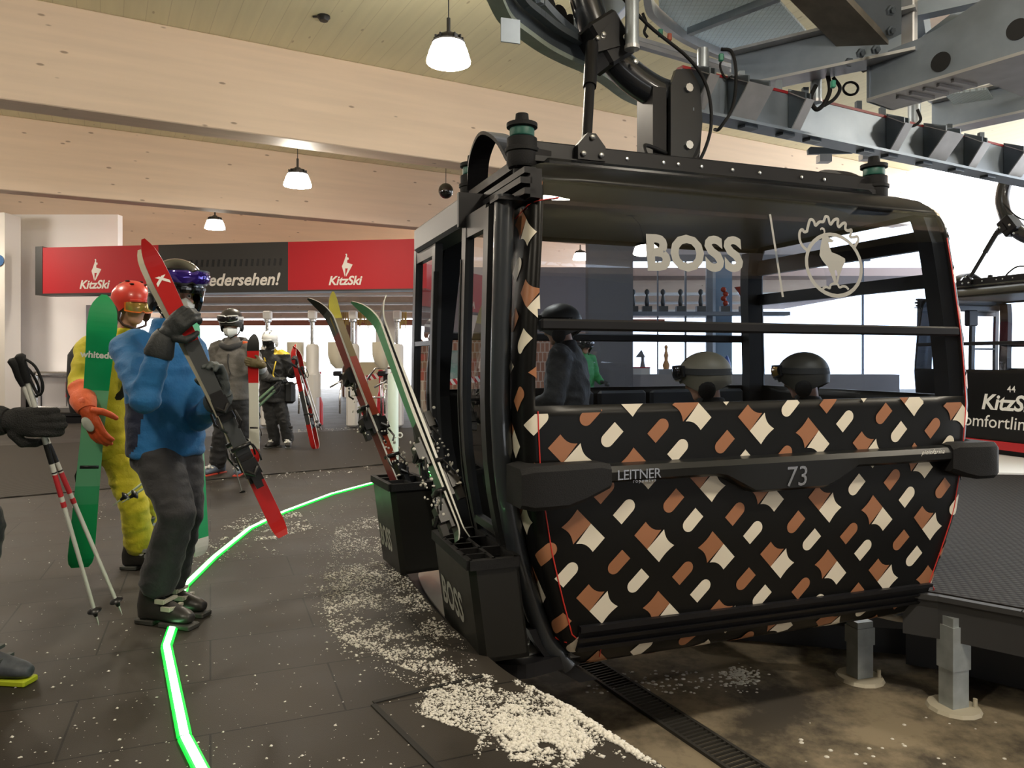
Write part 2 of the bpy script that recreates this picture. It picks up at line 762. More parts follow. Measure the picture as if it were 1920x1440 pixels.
# pit wall under the edge
mb = MB()
inner = [p + V3((-0.10, 0.04, 0)) for p in edge]
for i in range(len(edge) - 1):
    a, b = inner[i], inner[i + 1]
    mb.bar(V3((a.x, a.y, -0.40)), V3((b.x, b.y, -0.40)), 0.08, 0.60)
struct(mb, 'wall_pit', CONC)
PITZ = -0.67
mb = MB()
mb.box((6, 6, PITZ - 0.05), (26, 26, 0.1))
struct(mb, 'floor_pit', CONC)
# ribbed mat along the back of the hall
mb = MB()
e0, e1 = ground(-200, 957), ground(0, 935)
d_edge = (ground(760, 868) - e1).normalized()
a = e1 - d_edge * 6
b = e1 + d_edge * 11.6
nrm = V3((-d_edge.y, d_edge.x, 0))
mb.prism([a + V3((0, 0, 0.004)), b + V3((0, 0, 0.004)), b + nrm * 3.8 + V3((0, 0, 0.004)), a + nrm * 6.2 + V3((0, 0, 0.004))], (0, 0, 0.008))
o = mb.build('entrance_mat', MAT_L)
tag(o, 'large dark brown ribbed rubber mat across the hall floor before the gates', 'mat')

# ceiling boards and roof beams
CEIL = 5.5
mb = MB()                                     # with a roof light over the line's machinery
for s0, s1, q0, q1 in ((-26, 3.4, -14, 27), (6.6, 15.5, -14, 27), (3.4, 6.6, -14, 4.62), (3.4, 6.6, 5.8, 27)):
    mb.prism([BN * q0 + BD * s0 + V3((0, 0, CEIL)), BN * q0 + BD * s1 + V3((0, 0, CEIL)), BN * q1 + BD * s1 + V3((0, 0, CEIL)), BN * q1 + BD * s0 + V3((0, 0, CEIL))], (0, 0, 0.25))
struct(mb, 'ceiling', PLANK)


def roof_beam(q, z0, z1, w, s0, s1, name):
    mb = MB()
    a, b = BN * q + BD * s0, BN * q + BD * s1
    mb.bar(V3((a.x, a.y, (z0 + z1) / 2)), V3((b.x, b.y, (z0 + z1) / 2)), w, z1 - z0, bevel=0.012)
    return struct(mb, name, WOOD)


for i, q in enumerate((-7.4, -1.5, 4.4)):
    roof_beam(q, 4.75, CEIL - 0.002, 0.36, -24, 15.5, 'beam_%d' % (i + 5))
roof_beam(10.30, 4.31, CEIL - 0.002, 0.43, -24, 15.5, 'beam_1')
roof_beam(15.33, 4.24, CEIL - 0.002, 0.36, -24, 15.5, 'beam_2')
roof_beam(22.0, 3.75, CEIL - 0.002, 0.36, -13.2, 15.5, 'beam_3')

# left side: pillar and white wall
mb = MB()
p = at(12, 672, 15.4)
mb.box((p.x - 1.0, 15.6, 2.2), (2.0, 0.5, 4.4))
struct(mb, 'pillar_1', WALLG)
mb = MB()
x0, x1 = at(0, 672, 16.6).x - 0.6, at(221, 672, 16.6).x
mb.box(((x0 + x1) / 2, 16.7, 2.3), (x1 - x0, 0.2, 4.6))
struct(mb, 'wall_left', WALLW)
mb = MB()
mb.box((-17.9, 8, 2.75), (0.2, 40, 5.5))
struct(mb, 'wall_side', WALLG)
mb = MB()
mb.box((0, -6.1, 2.75), (36, 0.2, 5.5))
struct(mb, 'wall_behind', principled('dark_hall_wall', (0.10, 0.09, 0.08), 0.8))

mb = MB()
mb.box((13.0, -0.6, 2.75), (0.2, 11.2, 5.5))
struct(mb, 'wall_right', principled('dark_hall_wall', (0.10, 0.09, 0.08), 0.8))  # unseen wall, added to keep sky reflections off the cabin window
# lower ceiling over the gates, daylight on its beam edges painted as pale strips
CAN = principled('canopy_boards', (0.55, 0.40, 0.34), 0.7)
mb = MB()
mb.box((-4.0, 24.2, 3.50), (30, 12.2, 0.2))
struct(mb, 'ceiling_gates', CAN)
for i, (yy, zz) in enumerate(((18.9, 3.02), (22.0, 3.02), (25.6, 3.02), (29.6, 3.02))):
    mb = MB()
    mb.bar((-16, yy + 1.0, zz + 0.19), (8, yy - 1.0 + 1.2, zz + 0.19), 0.22, 0.38)
    struct(mb, 'beam_gates_%d' % (i + 1), WOOD)
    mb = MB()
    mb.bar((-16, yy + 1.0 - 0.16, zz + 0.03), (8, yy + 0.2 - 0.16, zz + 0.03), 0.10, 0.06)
    struct(mb, 'trim_%d' % (i + 1), WHITE)  # strip of daylight along the beam edge, put in as pale colour
# snow outdoors beyond the gates
mb = MB()
mb.box((4, 64, -0.07), (140, 70, 0.1))
struct(mb, 'ground_outside', principled('outdoor_snow', (0.9, 0.92, 0.95), 0.8))
# ================================================================== the cabins
CA, CB, CR = 1.445, 1.0, 0.05
ZU = [-.25, -.2, -.14, .02, .25, .475, .8, 1.12, 1.3, 1.57, 1.95, 2.15, 2.30, 2.38, 2.42, 2.45]
SU = [.50, .42, .33, .22, .145, .08, .02, 0, .003, .02, .055, .07, .09, .14, .21, .42]
ZV = [-.25, -.2, -.14, .02, .475, 1.12, 1.57, 1.95, 2.2, 2.3, 2.38, 2.42, 2.45]
SV = [.45, .28, .16, .08, .02, 0, .02, .05, .08, .13, .22, .32, .50]
sU = lambda z: interp(z, ZU, SU)
sV = lambda z: interp(z, ZV, SV)
sD = lambda z: sU(z) * (0.3 if z > 1.12 else 1.0)      # the door leaves stand straighter than the hull


def hull(s, z, out=0.0):
    """point on the hull: s runs along the wall from the middle of the front (left is negative), z is the height"""
    a, b = CA - sU(z), CB - sV(z)
    sg = -1 if s < 0 else 1
    s = abs(s)
    L, arc = a - CR, CR * PI / 2
    if s <= L:
        return V3((sg * s, -b - out, z))
    if s <= L + arc:
        t = (s - L) / CR
        return V3((sg * (L + math.sin(t) * (CR + out)), -b + CR - math.cos(t) * (CR + out), z))
    return V3((sg * (a + out), -b + CR + s - L - arc, z))


def front(U, z, out=0.006):
    return V3((U, -(CB - sV(z)) - out, z))


HULL_BLACK = principled('cabin_wrap_black', (0.006, 0.006, 0.006), 0.35, spec=0.22)
ROOF_BLACK = principled('cabin_roof_black', (0.008, 0.009, 0.011), 0.2, spec=0.3)
BROWN = principled('wrap_brown', (0.36, 0.155, 0.075), 0.4)
CREAM = principled('wrap_cream', (0.80, 0.74, 0.62), 0.4)
SEAM = principled('red_seam', (0.6, 0.03, 0.02), 0.45)
GLASS = glass_mat('cabin_glass', (0.70, 0.76, 0.84), 1.0, 1.42)
GLASS_CLEAR = glass_mat('clear_pane', (0.9, 0.94, 0.94), 0.9, 1.35)
SILVER = principled('silver_film', (0.32, 0.32, 0.305), 0.6, spec=0.2)
ALU = principled('brushed_alu', (0.55, 0.53, 0.48), 0.35, metal=0.9, rough_vary=0.1)
INNER = principled('cabin_inside', (0.007, 0.0075, 0.009), 0.5, spec=0.25)
SEATM = principled('seat_shell', (0.05, 0.055, 0.065), 0.3)
PLATE = principled('door_plate_grey', (0.035, 0.036, 0.038), 0.38, metal=0.4)


def clip(poly, ax, lim, keep_less):
    out = []
    n = len(poly)
    for i in range(n):
        p, q = poly[i], poly[(i + 1) % n]
        ip = (p[ax] <= lim) if keep_less else (p[ax] >= lim)
        iq = (q[ax] <= lim) if keep_less else (q[ax] >= lim)
        if ip:
            out.append(p)
        if ip != iq:
            t = (lim - p[ax]) / (q[ax] - p[ax])
            out.append((p[0] + (q[0] - p[0]) * t, p[1] + (q[1] - p[1]) * t))
    return out


def motif_shapes():
    """the wrap's repeating pattern: (colour, outline in s, z)"""
    A, Bv, O = (0.388, -0.084), (0.085, -0.372), (-0.357, 0.393)
    r2 = math.sqrt(0.5)
    out = []

    def pq(c, p, q):
        return (c[0] + p * r2 + q * r2, c[1] - p * r2 + q * r2)

    def arc(c, p0, q0, p1, q1, sag, n=8):
        """curve from p0 q0 to p1 q1 that bows by sag"""
        dx, dy = p1 - p0, q1 - q0
        l = math.hypot(dx, dy)
        nx, ny = -dy / l, dx / l
        r = []
        for k in range(n):
            t = k / n
            b = math.sin(PI * t) * sag
            r.append((p0 + dx * t + nx * b, q0 + dy * t + ny * b))
        return [pq(c, *x) for x in r]
    for i in range(-10, 12):
        for j in range(-9, 9):
            c = (O[0] + A[0] * i + Bv[0] * j, O[1] + A[1] * i + Bv[1] * j)
            f = 1 if (i + j) % 2 == 0 else -1
            # big motif, brown half and cream half, bitten on one long side and one end
            if f > 0:
                br = [pq(c, -0.105, 0.05), pq(c, 0, 0.05)] + arc(c, 0, -0.083, -0.106, -0.066, -0.015) + arc(c, -0.106, -0.066, -0.105, 0.05, -0.006)
                cr = [pq(c, 0, 0.05), pq(c, 0.108, 0.05), pq(c, 0.108, -0.035)] + arc(c, 0.108, -0.040, 0, -0.083, -0.019)
            else:
                cr = [pq(c, 0.105, -0.05), pq(c, 0, -0.05)] + arc(c, 0, 0.083, 0.106, 0.066, -0.015) + arc(c, 0.106, 0.066, 0.105, -0.05, -0.006)
                br = [pq(c, 0, -0.05), pq(c, -0.108, -0.05), pq(c, -0.108, 0.035)] + arc(c, -0.108, 0.040, 0, 0.083, -0.019)
            out += [(0, br), (1, cr)]
            # two round-ended bars
            for col, off in ((0, (-0.197, -0.093)), (1, (-0.080, -0.201))):
                k = (c[0] + off[0], c[1] + off[1])
                w, h = 0.0345, 0.062
                pts = [pq(k, -w, -h * f), pq(k, w, -h * f)]
                n = 10
                for t in range(n + 1):
                    a = PI * t / n
                    pts.append(pq(k, w * math.cos(a), f * (h - w + w * 1.0 * math.sin(a))))
                out.append((col, pts))
    return out


def wrap_mesh(mb, s0, s1, z0, z1, cell=0.045, out=0.0035, zcell=0.045):
    """lays the pattern on the hull between s0..s1 and z0..z1"""
    ns, nz = max(1, round((s1 - s0) / cell)), max(1, round((z1 - z0) / zcell))
    from mathutils.geometry import tessellate_polygon
    for col, poly in motif_shapes():
        xs, zs = [p[0] for p in poly], [p[1] for p in poly]
        if max(xs) < s0 or min(xs) > s1 or max(zs) < z0 or min(zs) > z1:
            continue
        mb.mi = col
        for a in range(ns):
            x0, x1 = s0 + (s1 - s0) * a / ns, s0 + (s1 - s0) * (a + 1) / ns
            if max(xs) < x0 or min(xs) > x1:
                continue
            pa = clip(clip(poly, 0, x0, False), 0, x1, True)
            if len(pa) < 3:
                continue
            for b in range(nz):
                y0, y1 = z0 + (z1 - z0) * b / nz, z0 + (z1 - z0) * (b + 1) / nz
                if y1 > WZ0 and abs(x0 + x1) / 2 < CA - sU((y0 + y1) / 2) - CR:
                    continue
                pb = clip(clip(pa, 1, y0, False), 1, y1, True)
                if len(pb) < 3:
                    continue
                vs = mb.verts([hull(x, z, out) for x, z in pb])
                for t in tessellate_polygon([[V3((x, z, 0)) for x, z in pb]]):
                    mb.face([vs[i] for i in t])


CHAMOIS = [(0.367, 2.086), (0.379, 2.106), (0.378, 2.12), (0.367, 2.125), (0.357, 2.118), (0.355, 2.129), (0.37, 2.137), (0.386, 2.132), (0.391, 2.116), (0.386, 2.095), (0.415, 2.08), (0.447, 2.063), (0.432, 2.053), (0.407, 2.051), (0.412, 2.024), (0.423, 1.997), (0.473, 1.983), (0.514, 1.965), (0.515, 1.949), (0.491, 1.911), (0.467, 1.866), (0.453, 1.825), (0.439, 1.824), (0.453, 1.871), (0.447, 1.899), (0.433, 1.892), (0.439, 1.86), (0.442, 1.825), (0.425, 1.824), (0.413, 1.853), (0.39, 1.907), (0.349, 1.949), (0.334, 1.976), (0.347, 2.026)]
CROWN = [(0.251, 1.999), (0.224, 2.02), (0.207, 2.052), (0.207, 2.09), (0.22, 2.111), (0.234, 2.114), (0.238, 2.103), (0.26, 2.107), (0.268, 2.127), (0.287, 2.17), (0.306, 2.176), (0.318, 2.163), (0.324, 2.144), (0.355, 2.166), (0.383, 2.17), (0.4, 2.197), (0.419, 2.201), (0.424, 2.176), (0.433, 2.157), (0.461, 2.184), (0.49, 2.191), (0.484, 2.163), (0.492, 2.146), (0.522, 2.168), (0.544, 2.169), (0.537, 2.138), (0.556, 2.128), (0.582, 2.135), (0.574, 2.112), (0.566, 2.091), (0.595, 2.093), (0.621, 2.098), (0.624, 2.075), (0.604, 2.051), (0.586, 2.024)]
RING = [(0.63, 1.932), (0.628, 1.893), (0.617, 1.855), (0.596, 1.821), (0.566, 1.792), (0.531, 1.77), (0.49, 1.756), (0.447, 1.75), (0.404, 1.753), (0.362, 1.765), (0.324, 1.784), (0.291, 1.81), (0.266, 1.842), (0.249, 1.877), (0.241, 1.915), (0.242, 1.953), (0.255, 1.99), (0.276, 2.024), (0.305, 2.053), (0.34, 2.076), (0.38, 2.092), (0.424, 2.099), (0.467, 2.097), (0.51, 2.086), (0.548, 2.067), (0.581, 2.041), (0.606, 2.008), (0.623, 1.971)]
CLOUD = [(0.339, 1.777), (0.351, 1.793), (0.371, 1.798), (0.392, 1.792), (0.399, 1.809), (0.422, 1.819), (0.449, 1.816), (0.462, 1.799), (0.486, 1.806), (0.51, 1.803), (0.527, 1.788)]
# the leaping-goat emblem of the signs, in units of its own height
GOAT = [(x / 500.0, -y / 500.0) for x, y in ((-3, -235), (7, -250), (27, -250), (37, -230), (34, -190), (30, -175), (67, -165), (72, -125), (47, -120), (37, -100), (37, -55), (162, -15), (122, 60), (12, 250), (8, 205), (54, 68), (-8, 68), (-4, 205), (-14, 250), (-83, 20), (-48, -50), (-8, -160), (12, -210), (2, -225))]

WZ0, WZ1 = 1.175, 2.285


def curved_bar(mb, fn, z0, z1, w, d, n=14):
    """upright bar that follows the hull: fn(z) gives its centre and (outward, along) directions"""
    rings = []
    for k in range(n + 1):
        z = z0 + (z1 - z0) * k / n
        c, o_, a_ = fn(z)
        rings.append(mb.verts([c + o_ * (sx * d / 2) + a_ * (sy * w / 2) for sx, sy in ((1, -1), (1, 1), (-1, 1), (-1, -1))]))
    for r0, r1 in zip(rings, rings[1:]):
        for i in range(4):
            mb.face([r0[i], r0[(i + 1) % 4], r1[(i + 1) % 4], r1[i]])
    mb.face(rings[0])
    mb.face(rings[-1])


def left_side(V, off):
    return lambda z: (V3((-(CA - sD(z)) - off, V, z)), V3((-1, 0, 0)), V3((0, 1, 0)))


def cabin(name, label, loc, rz, group, style):
    root = empty(name, loc, label, 'cable car cabin', group, rz)
    del ROOTM[root.name]                                  # parts are built in the cabin's own axes
    wrap = style == 'wrap'
    body_m = HULL_BLACK if style != 'maroon' else principled('maroon_paint', (0.10, 0.006, 0.012), 0.25, coat=0.5)
    rows = [-.25, -.22, -.18, -.13, -.06, .02, .12, .25, .36, .475, .64, .8, .96, 1.12, WZ0, 1.3, 1.44, 1.57, 1.75, 1.95, 2.08, 2.15, 2.22, WZ1, 2.31, 2.34, 2.38, 2.40, 2.42, 2.435, 2.45]
    cols = []
    nf = 12
    ft = [-1 + 2 * k / nf for k in range(nf + 1)]
    st = [-1, -.85, -.66, -.4, -.1, .2, .5, .7, .93, 1]

    def ring(z):
        a, b, r = CA - sU(z), CB - sV(z), CR
        P = []
        for t in ft:
            P.append((V3((t * (a - r), -b, z)), 'front', t))
        for k in (1, 2):
            q = PI / 2 * k / 3
            P.append((V3((a - r + r * math.sin(q), -b + r - r * math.cos(q), z)), 'arc', 0))
        for t in st:
            P.append((V3((a, t * (b - r), z)), 'right', t))
        for k in (1, 2):
            q = PI / 2 * k / 3
            P.append((V3((a - r + r * math.cos(q), b - r + r * math.sin(q), z)), 'arc', 0))
        for t in reversed(ft):
            P.append((V3((t * (a - r), b, z)), 'back', t))
        for k in (1, 2):
            q = PI / 2 * k / 3
            P.append((V3((-a + r - r * math.sin(q), b - r + r * math.cos(q), z)), 'arc', 0))
        for t in reversed(st):
            P.append((V3((-a, t * (b - r), z)), 'left', t))
        for k in (1, 2):
            q = PI / 2 * k / 3
            P.append((V3((-a + r - r * math.cos(q), -b + r - r * math.sin(q), z)), 'arc', 0))
        return P
    R = [ring(z) for z in rows]
    n = len(R[0])
    shell, gl = MB(), {k: MB() for k in ('front', 'back', 'right')}
    sv = [shell.verts([p[0] for p in r]) for r in R]
    gv = {k: [g.verts([p[0] for p in r]) for r in R] for k, g in gl.items()}
    for i in range(len(rows) - 1):
        zm = (rows[i] + rows[i + 1]) / 2
        for j in range(n):
            k = (j + 1) % n
            (pj, sj, tj), (pk, sk, tk) = R[i][j], R[i][k]
            q = lambda G: [G[i][j], G[i][k], G[i + 1][k], G[i + 1][j]]
            side = sj if sj == sk else None
            tm = (tj + tk) / 2
            if WZ0 < zm < WZ1 and (side in ('front', 'back') or (side == 'right' and abs(tm) < .85)):
                gl[side].face(q(gv[side]))
            elif side == 'left' and -.05 < zm < 2.2 and -.66 < tm < .93:
                continue
            else:
                shell.face(q(sv))
    shell.face(sv[-1])
    shell.face(sv[0][::-1])
    o = shell.build('hull', body_m, root, smooth=40, world=False)
    md = o.modifiers.new('thickness', 'SOLIDIFY')
    md.thickness = 0.025
    md.offset = -1
    for k, g in gl.items():
        loose = [v for v in g.bm.verts if not v.link_faces]
        bmesh.ops.delete(g.bm, geom=loose, context='VERTS')
        o = g.build('window_pane', GLASS, root, smooth=True, world=False)
    # roof pad, inside lining, floor, benches
    mb = MB()
    mb.box((0, 0, 2.46), (2.3, 1.1, 0.06), bevel=0.02)
    mb.build('roof', ROOF_BLACK, root, world=False)
    mb = MB()
    mb.box((0, 0, 2.31), (2.50, 1.60, 0.03))
    mb.build('ceiling_lining', INNER, root, world=False)
    mb = MB()
    mb.box((0.0, 0, -0.075), (2.30, 1.72, 0.05))
    mb.build('cabin_floor', principled('cabin_floor_mat', (0.05, 0.05, 0.05), 0.6), root, world=False)
    for V, sg in ((-0.72, -1), (0.72, 1)):
        mb = MB()
        mb.box((0.35, V, 0.40), (1.9, 0.42, 0.07), bevel=0.02)
        mb.box((0.35, V + sg * 0.05, 0.18), (1.7, 0.25, 0.40))
        for k in range(4):
            mb.box((-0.35 + k * 0.46, V + sg * 0.19, 0.80), (0.42, 0.05, 0.70), bevel=0.02)
        mb.build('bench_seat', SEATM, root, world=False)
    # inside pillars and the rails across the windows
    for sx, sy in ((1, -1), (1, 1), (-1, 1)):
        mb = MB()
        curved_bar(mb, lambda z: (V3((sx * (CA - sU(z) - 0.09), sy * (CB - sV(z) - 0.07), z)), V3((sx, 0, 0)), V3((0, 1, 0))), 0.0, 2.26, 0.10, 0.13)
        mb.build('pillar_lining', INNER, root, world=False)
    for z, sy in ((1.562, -1), (1.562, 1)):
        mb = MB()
        b = CB - sV(z)
        mb.bar((-1.36, sy * (b - 0.012), z), (1.36, sy * (b - 0.012), z), 0.05, 0.055 if sy < 0 else 0.06, bevel=0.01)
        mb.build('window_rail', BLACK, root, world=False)
    mb = MB()
    a = CA - sU(1.88)
    mb.bar((a - 0.03, -0.9, 1.885), (a - 0.03, 0.9, 1.885), 0.05, 0.085)
    mb.bar((CA - sU(2.1) - 0.04, -0.9, 2.14), (CA - sU(2.1) - 0.04, 0.9, 2.14), 0.05, 0.12)
    mb.build('window_rail', BLACK, root, world=False)
    # ------------------------------------------------ sliding door side (left)
    for V0, V1 in ((-0.72, -0.26), (0.34, 0.94)):
        d = MB()
        for V in (V0 + 0.035, V1 - 0.035):
            curved_bar(d, left_side(V, 0.085), -0.08, 2.16, 0.075, 0.05)
        for z, h in ((2.12, 0.12), (1.50 if V0 > 0 else 1.62, 0.03), (0.52, 0.04), (-0.04, 0.10)):
            if V0 < 0 and h == 0.03:
                continue
            x = -(CA - sD(z)) - 0.085
            d.bar((x, V0 + 0.05, z), (x, V1 - 0.05, z), 0.045, h)
        dr = d.build('door', PLATE, root, world=False)
        g = MB()
        zz = [-0.0, 0.2, 0.48, 0.7, 0.9, 1.12, 1.35, 1.57, 1.8, 1.95, 2.08]
        ra = [g.verts([V3((-(CA - sD(z)) - 0.085, V0 + 0.06, z)), V3((-(CA - sD(z)) - 0.085, V1 - 0.06, z))]) for z in zz]
        for p, q in zip(ra, ra[1:]):
            g.face([p[0], p[1], q[1], q[0]])
        g.build('door_pane', GLASS, dr, smooth=True, world=False)
        h = MB()
        curved_bar(h, left_side(V1 if V0 < 0 else V0, 0.10), 0.1, 1.95, 0.02, 0.03)
        h.build('rubber_edge', RUBBER, dr, world=False)
    post = MB()
    post.tube([V3((-(CA - sD(z)) - 0.055, -0.80, z)) for z in [-.16 + 2.36 * k / 16 for k in range(17)]], 0.05, n=14)
    post.build('door_post', principled('post_blue_black', (0.03, 0.035, 0.042), 0.3, coat=0.3), root, smooth=60, world=False)
    fp = MB()
    curved_bar(fp, left_side(-0.79, 0.075), -0.24, 0.06, 0.09, 0.10, 4)
    fp.build('post_foot', BLACK, root, world=False)
    hd = MB()
    hd.box((-1.47, 0.27, 2.215), (0.18, 1.14, 0.17), bevel=0.02)
    hdo = hd.build('door_header', PLATE, root, world=False)
    cv = MB()
    cv.box((-1.47, -0.315, 2.215), (0.21, 0.03, 0.19))
    cv.build('header_end', BLACK, hdo, world=False)
    rl = MB()
    for k in range(3):
        rl.box((-1.40 - 0.02 * (k % 2), -0.64, 2.20 + k * 0.05), (0.06, 0.62, 0.03))
    rl.box((-1.37, -0.64, 2.24), (0.06, 0.62, 0.14))
    rl.box((-1.44, -0.81, 2.175), (0.19, 0.13, 0.015))
    rl.build('door_track', BLACK, root, world=False)
    mr = MB()
    mr.box((-1.18, -0.05, 2.0), (0.10, 0.20, 0.26), bevel=0.015)
    mr.build('door_motor', BLACK, root, world=False)
    # doorstep: a curved apron below the doors
    ap = MB()
    pts = [(-1.0, -0.80), (-1.25, -0.86), (-1.44, -0.88), (-1.59, -0.74), (-1.655, -0.4), (-1.665, 0.1), (-1.65, 0.5), (-1.58, 0.9), (-1.40, 1.06), (-1.0, 1.02)]
    pts = [V3(p) for p in smooth_path([V3((x, y, -0.085)) for x, y in pts], 4)]
    ap.prism(pts, (0, 0, -0.07))
    apo = ap.build('doorstep', BLACK, root, world=False)
    tp = MB()
    ctr = V3((-1.3, 0, 0))
    tp.prism([V3((ctr.x + (p.x - ctr.x) * 0.82, p.y * 0.90, -0.084)) for p in pts], (0, 0, 0.01))
    tp.build('tread_plate', ALU, apo, world=False)
    # ------------------------------------------------ bumper and guard rail on the front
    if wrap:
        def bump_poly(U):
            z1 = 0.888
            z0 = 0.795
            t = abs(U - 0.06)
            if t < 0.44:
                z0 = 0.695 + 0.10 * max(0.0, min(1.0, (t - 0.24) / 0.2)) ** 1.0
            return z0, z1
        bp = MB()
        rings = []
        for k in range(41):
            U = -1.05 + 2.30 * k / 40
            z0, z1 = bump_poly(U)
            b = CB - sV(0.85)
            zm = (z0 + z1) / 2
            rings.append(bp.verts([V3((U, -b - y, z)) for y, z in ((0, z0), (0.055, z0 + .005), (0.075, z0 + 0.02), (0.08, z1 - 0.035), (0.06, z1 - 0.008), (0.0, z1))]))
        for r0, r1 in zip(rings, rings[1:]):
            for i in range(5):
                bp.face([r0[i], r0[i + 1], r1[i + 1], r1[i]])
        bp.face(rings[0])
        bp.face(rings[-1])
        bpo = bp.build('bumper', principled('bumper_plastic', (0.010, 0.011, 0.012), 0.3, spec=0.35), root, smooth=35, world=False)
        for (Ua, Ub, sg) in ((-1.50, -1.03, -1), (1.20, 1.545, 1)):
            e = MB()
            b = CB - sV(0.8)
            Uo, Ui = (Ua, Ub) if sg < 0 else (Ub, Ua)
            secs = []
            for t in (0, .12, .3, .5, .7, .88, 1):
                U = Uo + (Ui - Uo) * t
                g = 1 - 0.10 * (t == 0)
                lo = (0.70 if sg < 0 else 0.69) + (0.075 if sg < 0 else 0.05) * max(0, (t - .55) / .45)
                hi = 0.905 - 0.012 * (t in (0, 1))
                dep = 0.125 - 0.04 * t ** 2
                if t == 0:
                    lo, dep = lo + 0.012, dep - 0.02
                secs.append(e.verts([V3((U, -b + 0.10 * (t < .13), lo)), V3((U, -b - dep + .02, lo)), V3((U, -b - dep, lo + .02)), V3((U, -b - dep, hi - .025)), V3((U, -b - dep + .02, hi)), V3((U, -b + 0.10 * (t < .13), hi))]))
            for r0, r1 in zip(secs, secs[1:]):
                for i in range(6):
                    e.face([r0[i], r0[(i + 1) % 6], r1[(i + 1) % 6], r1[i]])
            e.face(secs[0])
            e.face(secs[-1])
            e.build('end_block', RUBBER, bpo, smooth=35, world=False)
        gr = MB()
        for (z0, z1, d) in ((-.045, .075, .014), (.055, .085, .03), (-.002, .02, .024), (-.055, -.03, .03)):
            rg = []
            for k in range(21):
                U = -1.135 + 2.32 * k / 20
                rg.append(gr.verts([front(U, z0 - .02 * (k / 20), 0), front(U, z0 - .02 * k / 20, d), front(U, z1 - .03 * (k / 20), d), front(U, z1 - .03 * k / 20, 0)]))
            for r0, r1 in zip(rg, rg[1:]):
                for i in range(3):
                    gr.face([r0[i], r0[i + 1], r1[i + 1], r1[i]])
            gr.face(rg[0])
            gr.face(rg[-1])
        gr.build('guard_rail', BLACK, root, world=False)
    # ------------------------------------------------ the wrap, its seams and its lettering
    if wrap:
        w = MB()
        a1 = CA - CR
        wrap_mesh(w, -1.05, 1.05, -0.22, WZ0)
        wrap_mesh(w, -1.66, -1.05, -0.22, 2.36, cell=0.0125)
        wrap_mesh(w, 1.05, 1.60, -0.22, 2.36, cell=0.0125)
        bmesh.ops.remove_doubles(w.bm, verts=w.bm.verts, dist=1e-5)
        w.build('pattern_wrap', [BROWN, CREAM], root, world=False, smooth=True)
        sm = MB()
        path = []
        for k in range(14):
            z = 1.15 - k * 0.085
            path.append(front(-(CA - sU(z) - CR - 0.012), z, 0.004))
        for U, z in ((-1.11, -0.01), (-1.08, -0.045), (-1.03, -0.06)):
            path.append(front(U, z, 0.004))
        for k in range(1, 20):
            path.append(front(-1.03 + 2.16 * k / 19, -0.06 - 0.02 * k / 19, 0.004))
        for U, z in ((1.18, -0.07), (1.215, -0.04), (1.235, 0.01)):
            path.append(front(U, z, 0.004))
        for k in range(24):
            z = 0.06 + k * 0.09
            path.append(front(CA - sU(z) - CR - 0.004, z, 0.004))
        sm.tube(path, 0.0035, n=5)
        sm.tube([front(-0.99, -0.063, .004), front(-0.985, -0.115, .004)], 0.0035, n=5)
        sm.tube([hull(-1.24 - .35 * k / 6, 2.185 - .012 * k, 0.003) for k in range(7)], 0.003, n=5)
        sm.tube([hull(-1.19 - .4 * k / 6, 0.0, 0.003) for k in range(7)], 0.003, n=5)
        sm.build('red_seam', SEAM, root, world=False)
        # silver film on the glass
        t = MB()
        put_text(t, 'BOSS', lambda x, y: front(-0.775 + x, 1.853 + y + 0.02 * (x / 0.65), 0.004), size=0.246, bold=0.044, space=1.06)
        t.build('lettering', SILVER, root, world=False)
        t = MB()
        put_line(t, [(0.018, 2.187), (0.066, 1.733)], 0.014, lambda x, y: front(x, y, 0.004))
        t.build('divider_line', SILVER, root, world=False)
        t = MB()
        f = lambda x, y: front(x, y, 0.004)
        put_shape(t, CHAMOIS, f)
        put_line(t, RING, 0.022, lambda x, y: front(x, y, 0.003), closed=True)
        sp = lambda L: [(p.x, p.y) for p in smooth_path([V3((x, y, 0)) for x, y in L], 4)]
        put_line(t, sp(CROWN), 0.017, f)
        put_line(t, sp(CLOUD), 0.014, f)
        t.build('chamois_emblem', SILVER, root, world=False)
        # lettering on the bumper
        fb = lambda x0, z0: (lambda x, y: V3((x0 + x, -(CB - sV(.85)) - 0.0815, z0 + y)))
        LET = principled('raised_grey_letters', (0.32, 0.33, 0.35), 0.25, metal=0.8)
        t = MB()
        put_text(t, 'LEITNER', fb(-1.0, 0.815), size=0.068, bold=0.006, space=0.95)
        put_text(t, 'ropeways', fb(-0.915, 0.797), size=0.026, bold=0.004, space=1.3)
        t.build('maker_lettering', LET, bpo, world=False)
        t = MB()
        put_text(t, '73', fb(-0.005, 0.725), size=0.15, bold=0.0, shear=0.1)
        t.build('cabin_number', LET, bpo, world=False)
        t = MB()
        put_text(t, 'pininfarina', fb(0.955, 0.85), size=0.038, shear=0.35, space=1.1)
        t.build('designer_lettering', WHITE, bpo, world=False)
    elif style == 'plain':
        t = MB()
        put_text(t, 'KitzSki', lambda x, y: front(-0.22 + x, 0.60 + y, 0.004), size=0.31, bold=0.028, shear=0.25)
        t.build('lettering', WHITE, root, world=False)
        t = MB()
        put_text(t, 'Comfortline', lambda x, y: front(-0.72 + x, 0.33 + y, 0.004), size=0.26, bold=0.004, shear=0.2)
        t.build('slogan_lettering', WHITE, root, world=False)
        t = MB()
        put_text(t, '44', lambda x, y: front(0.20 + x, 0.86 + y, 0.006), size=0.13, bold=0.006)
        t.build('cabin_number', WHITE, root, world=False)
        t = MB()
        t.bar(front(-1.25, 0.08, 0.02), front(1.25, 0.08, 0.02), 0.05, 0.12)
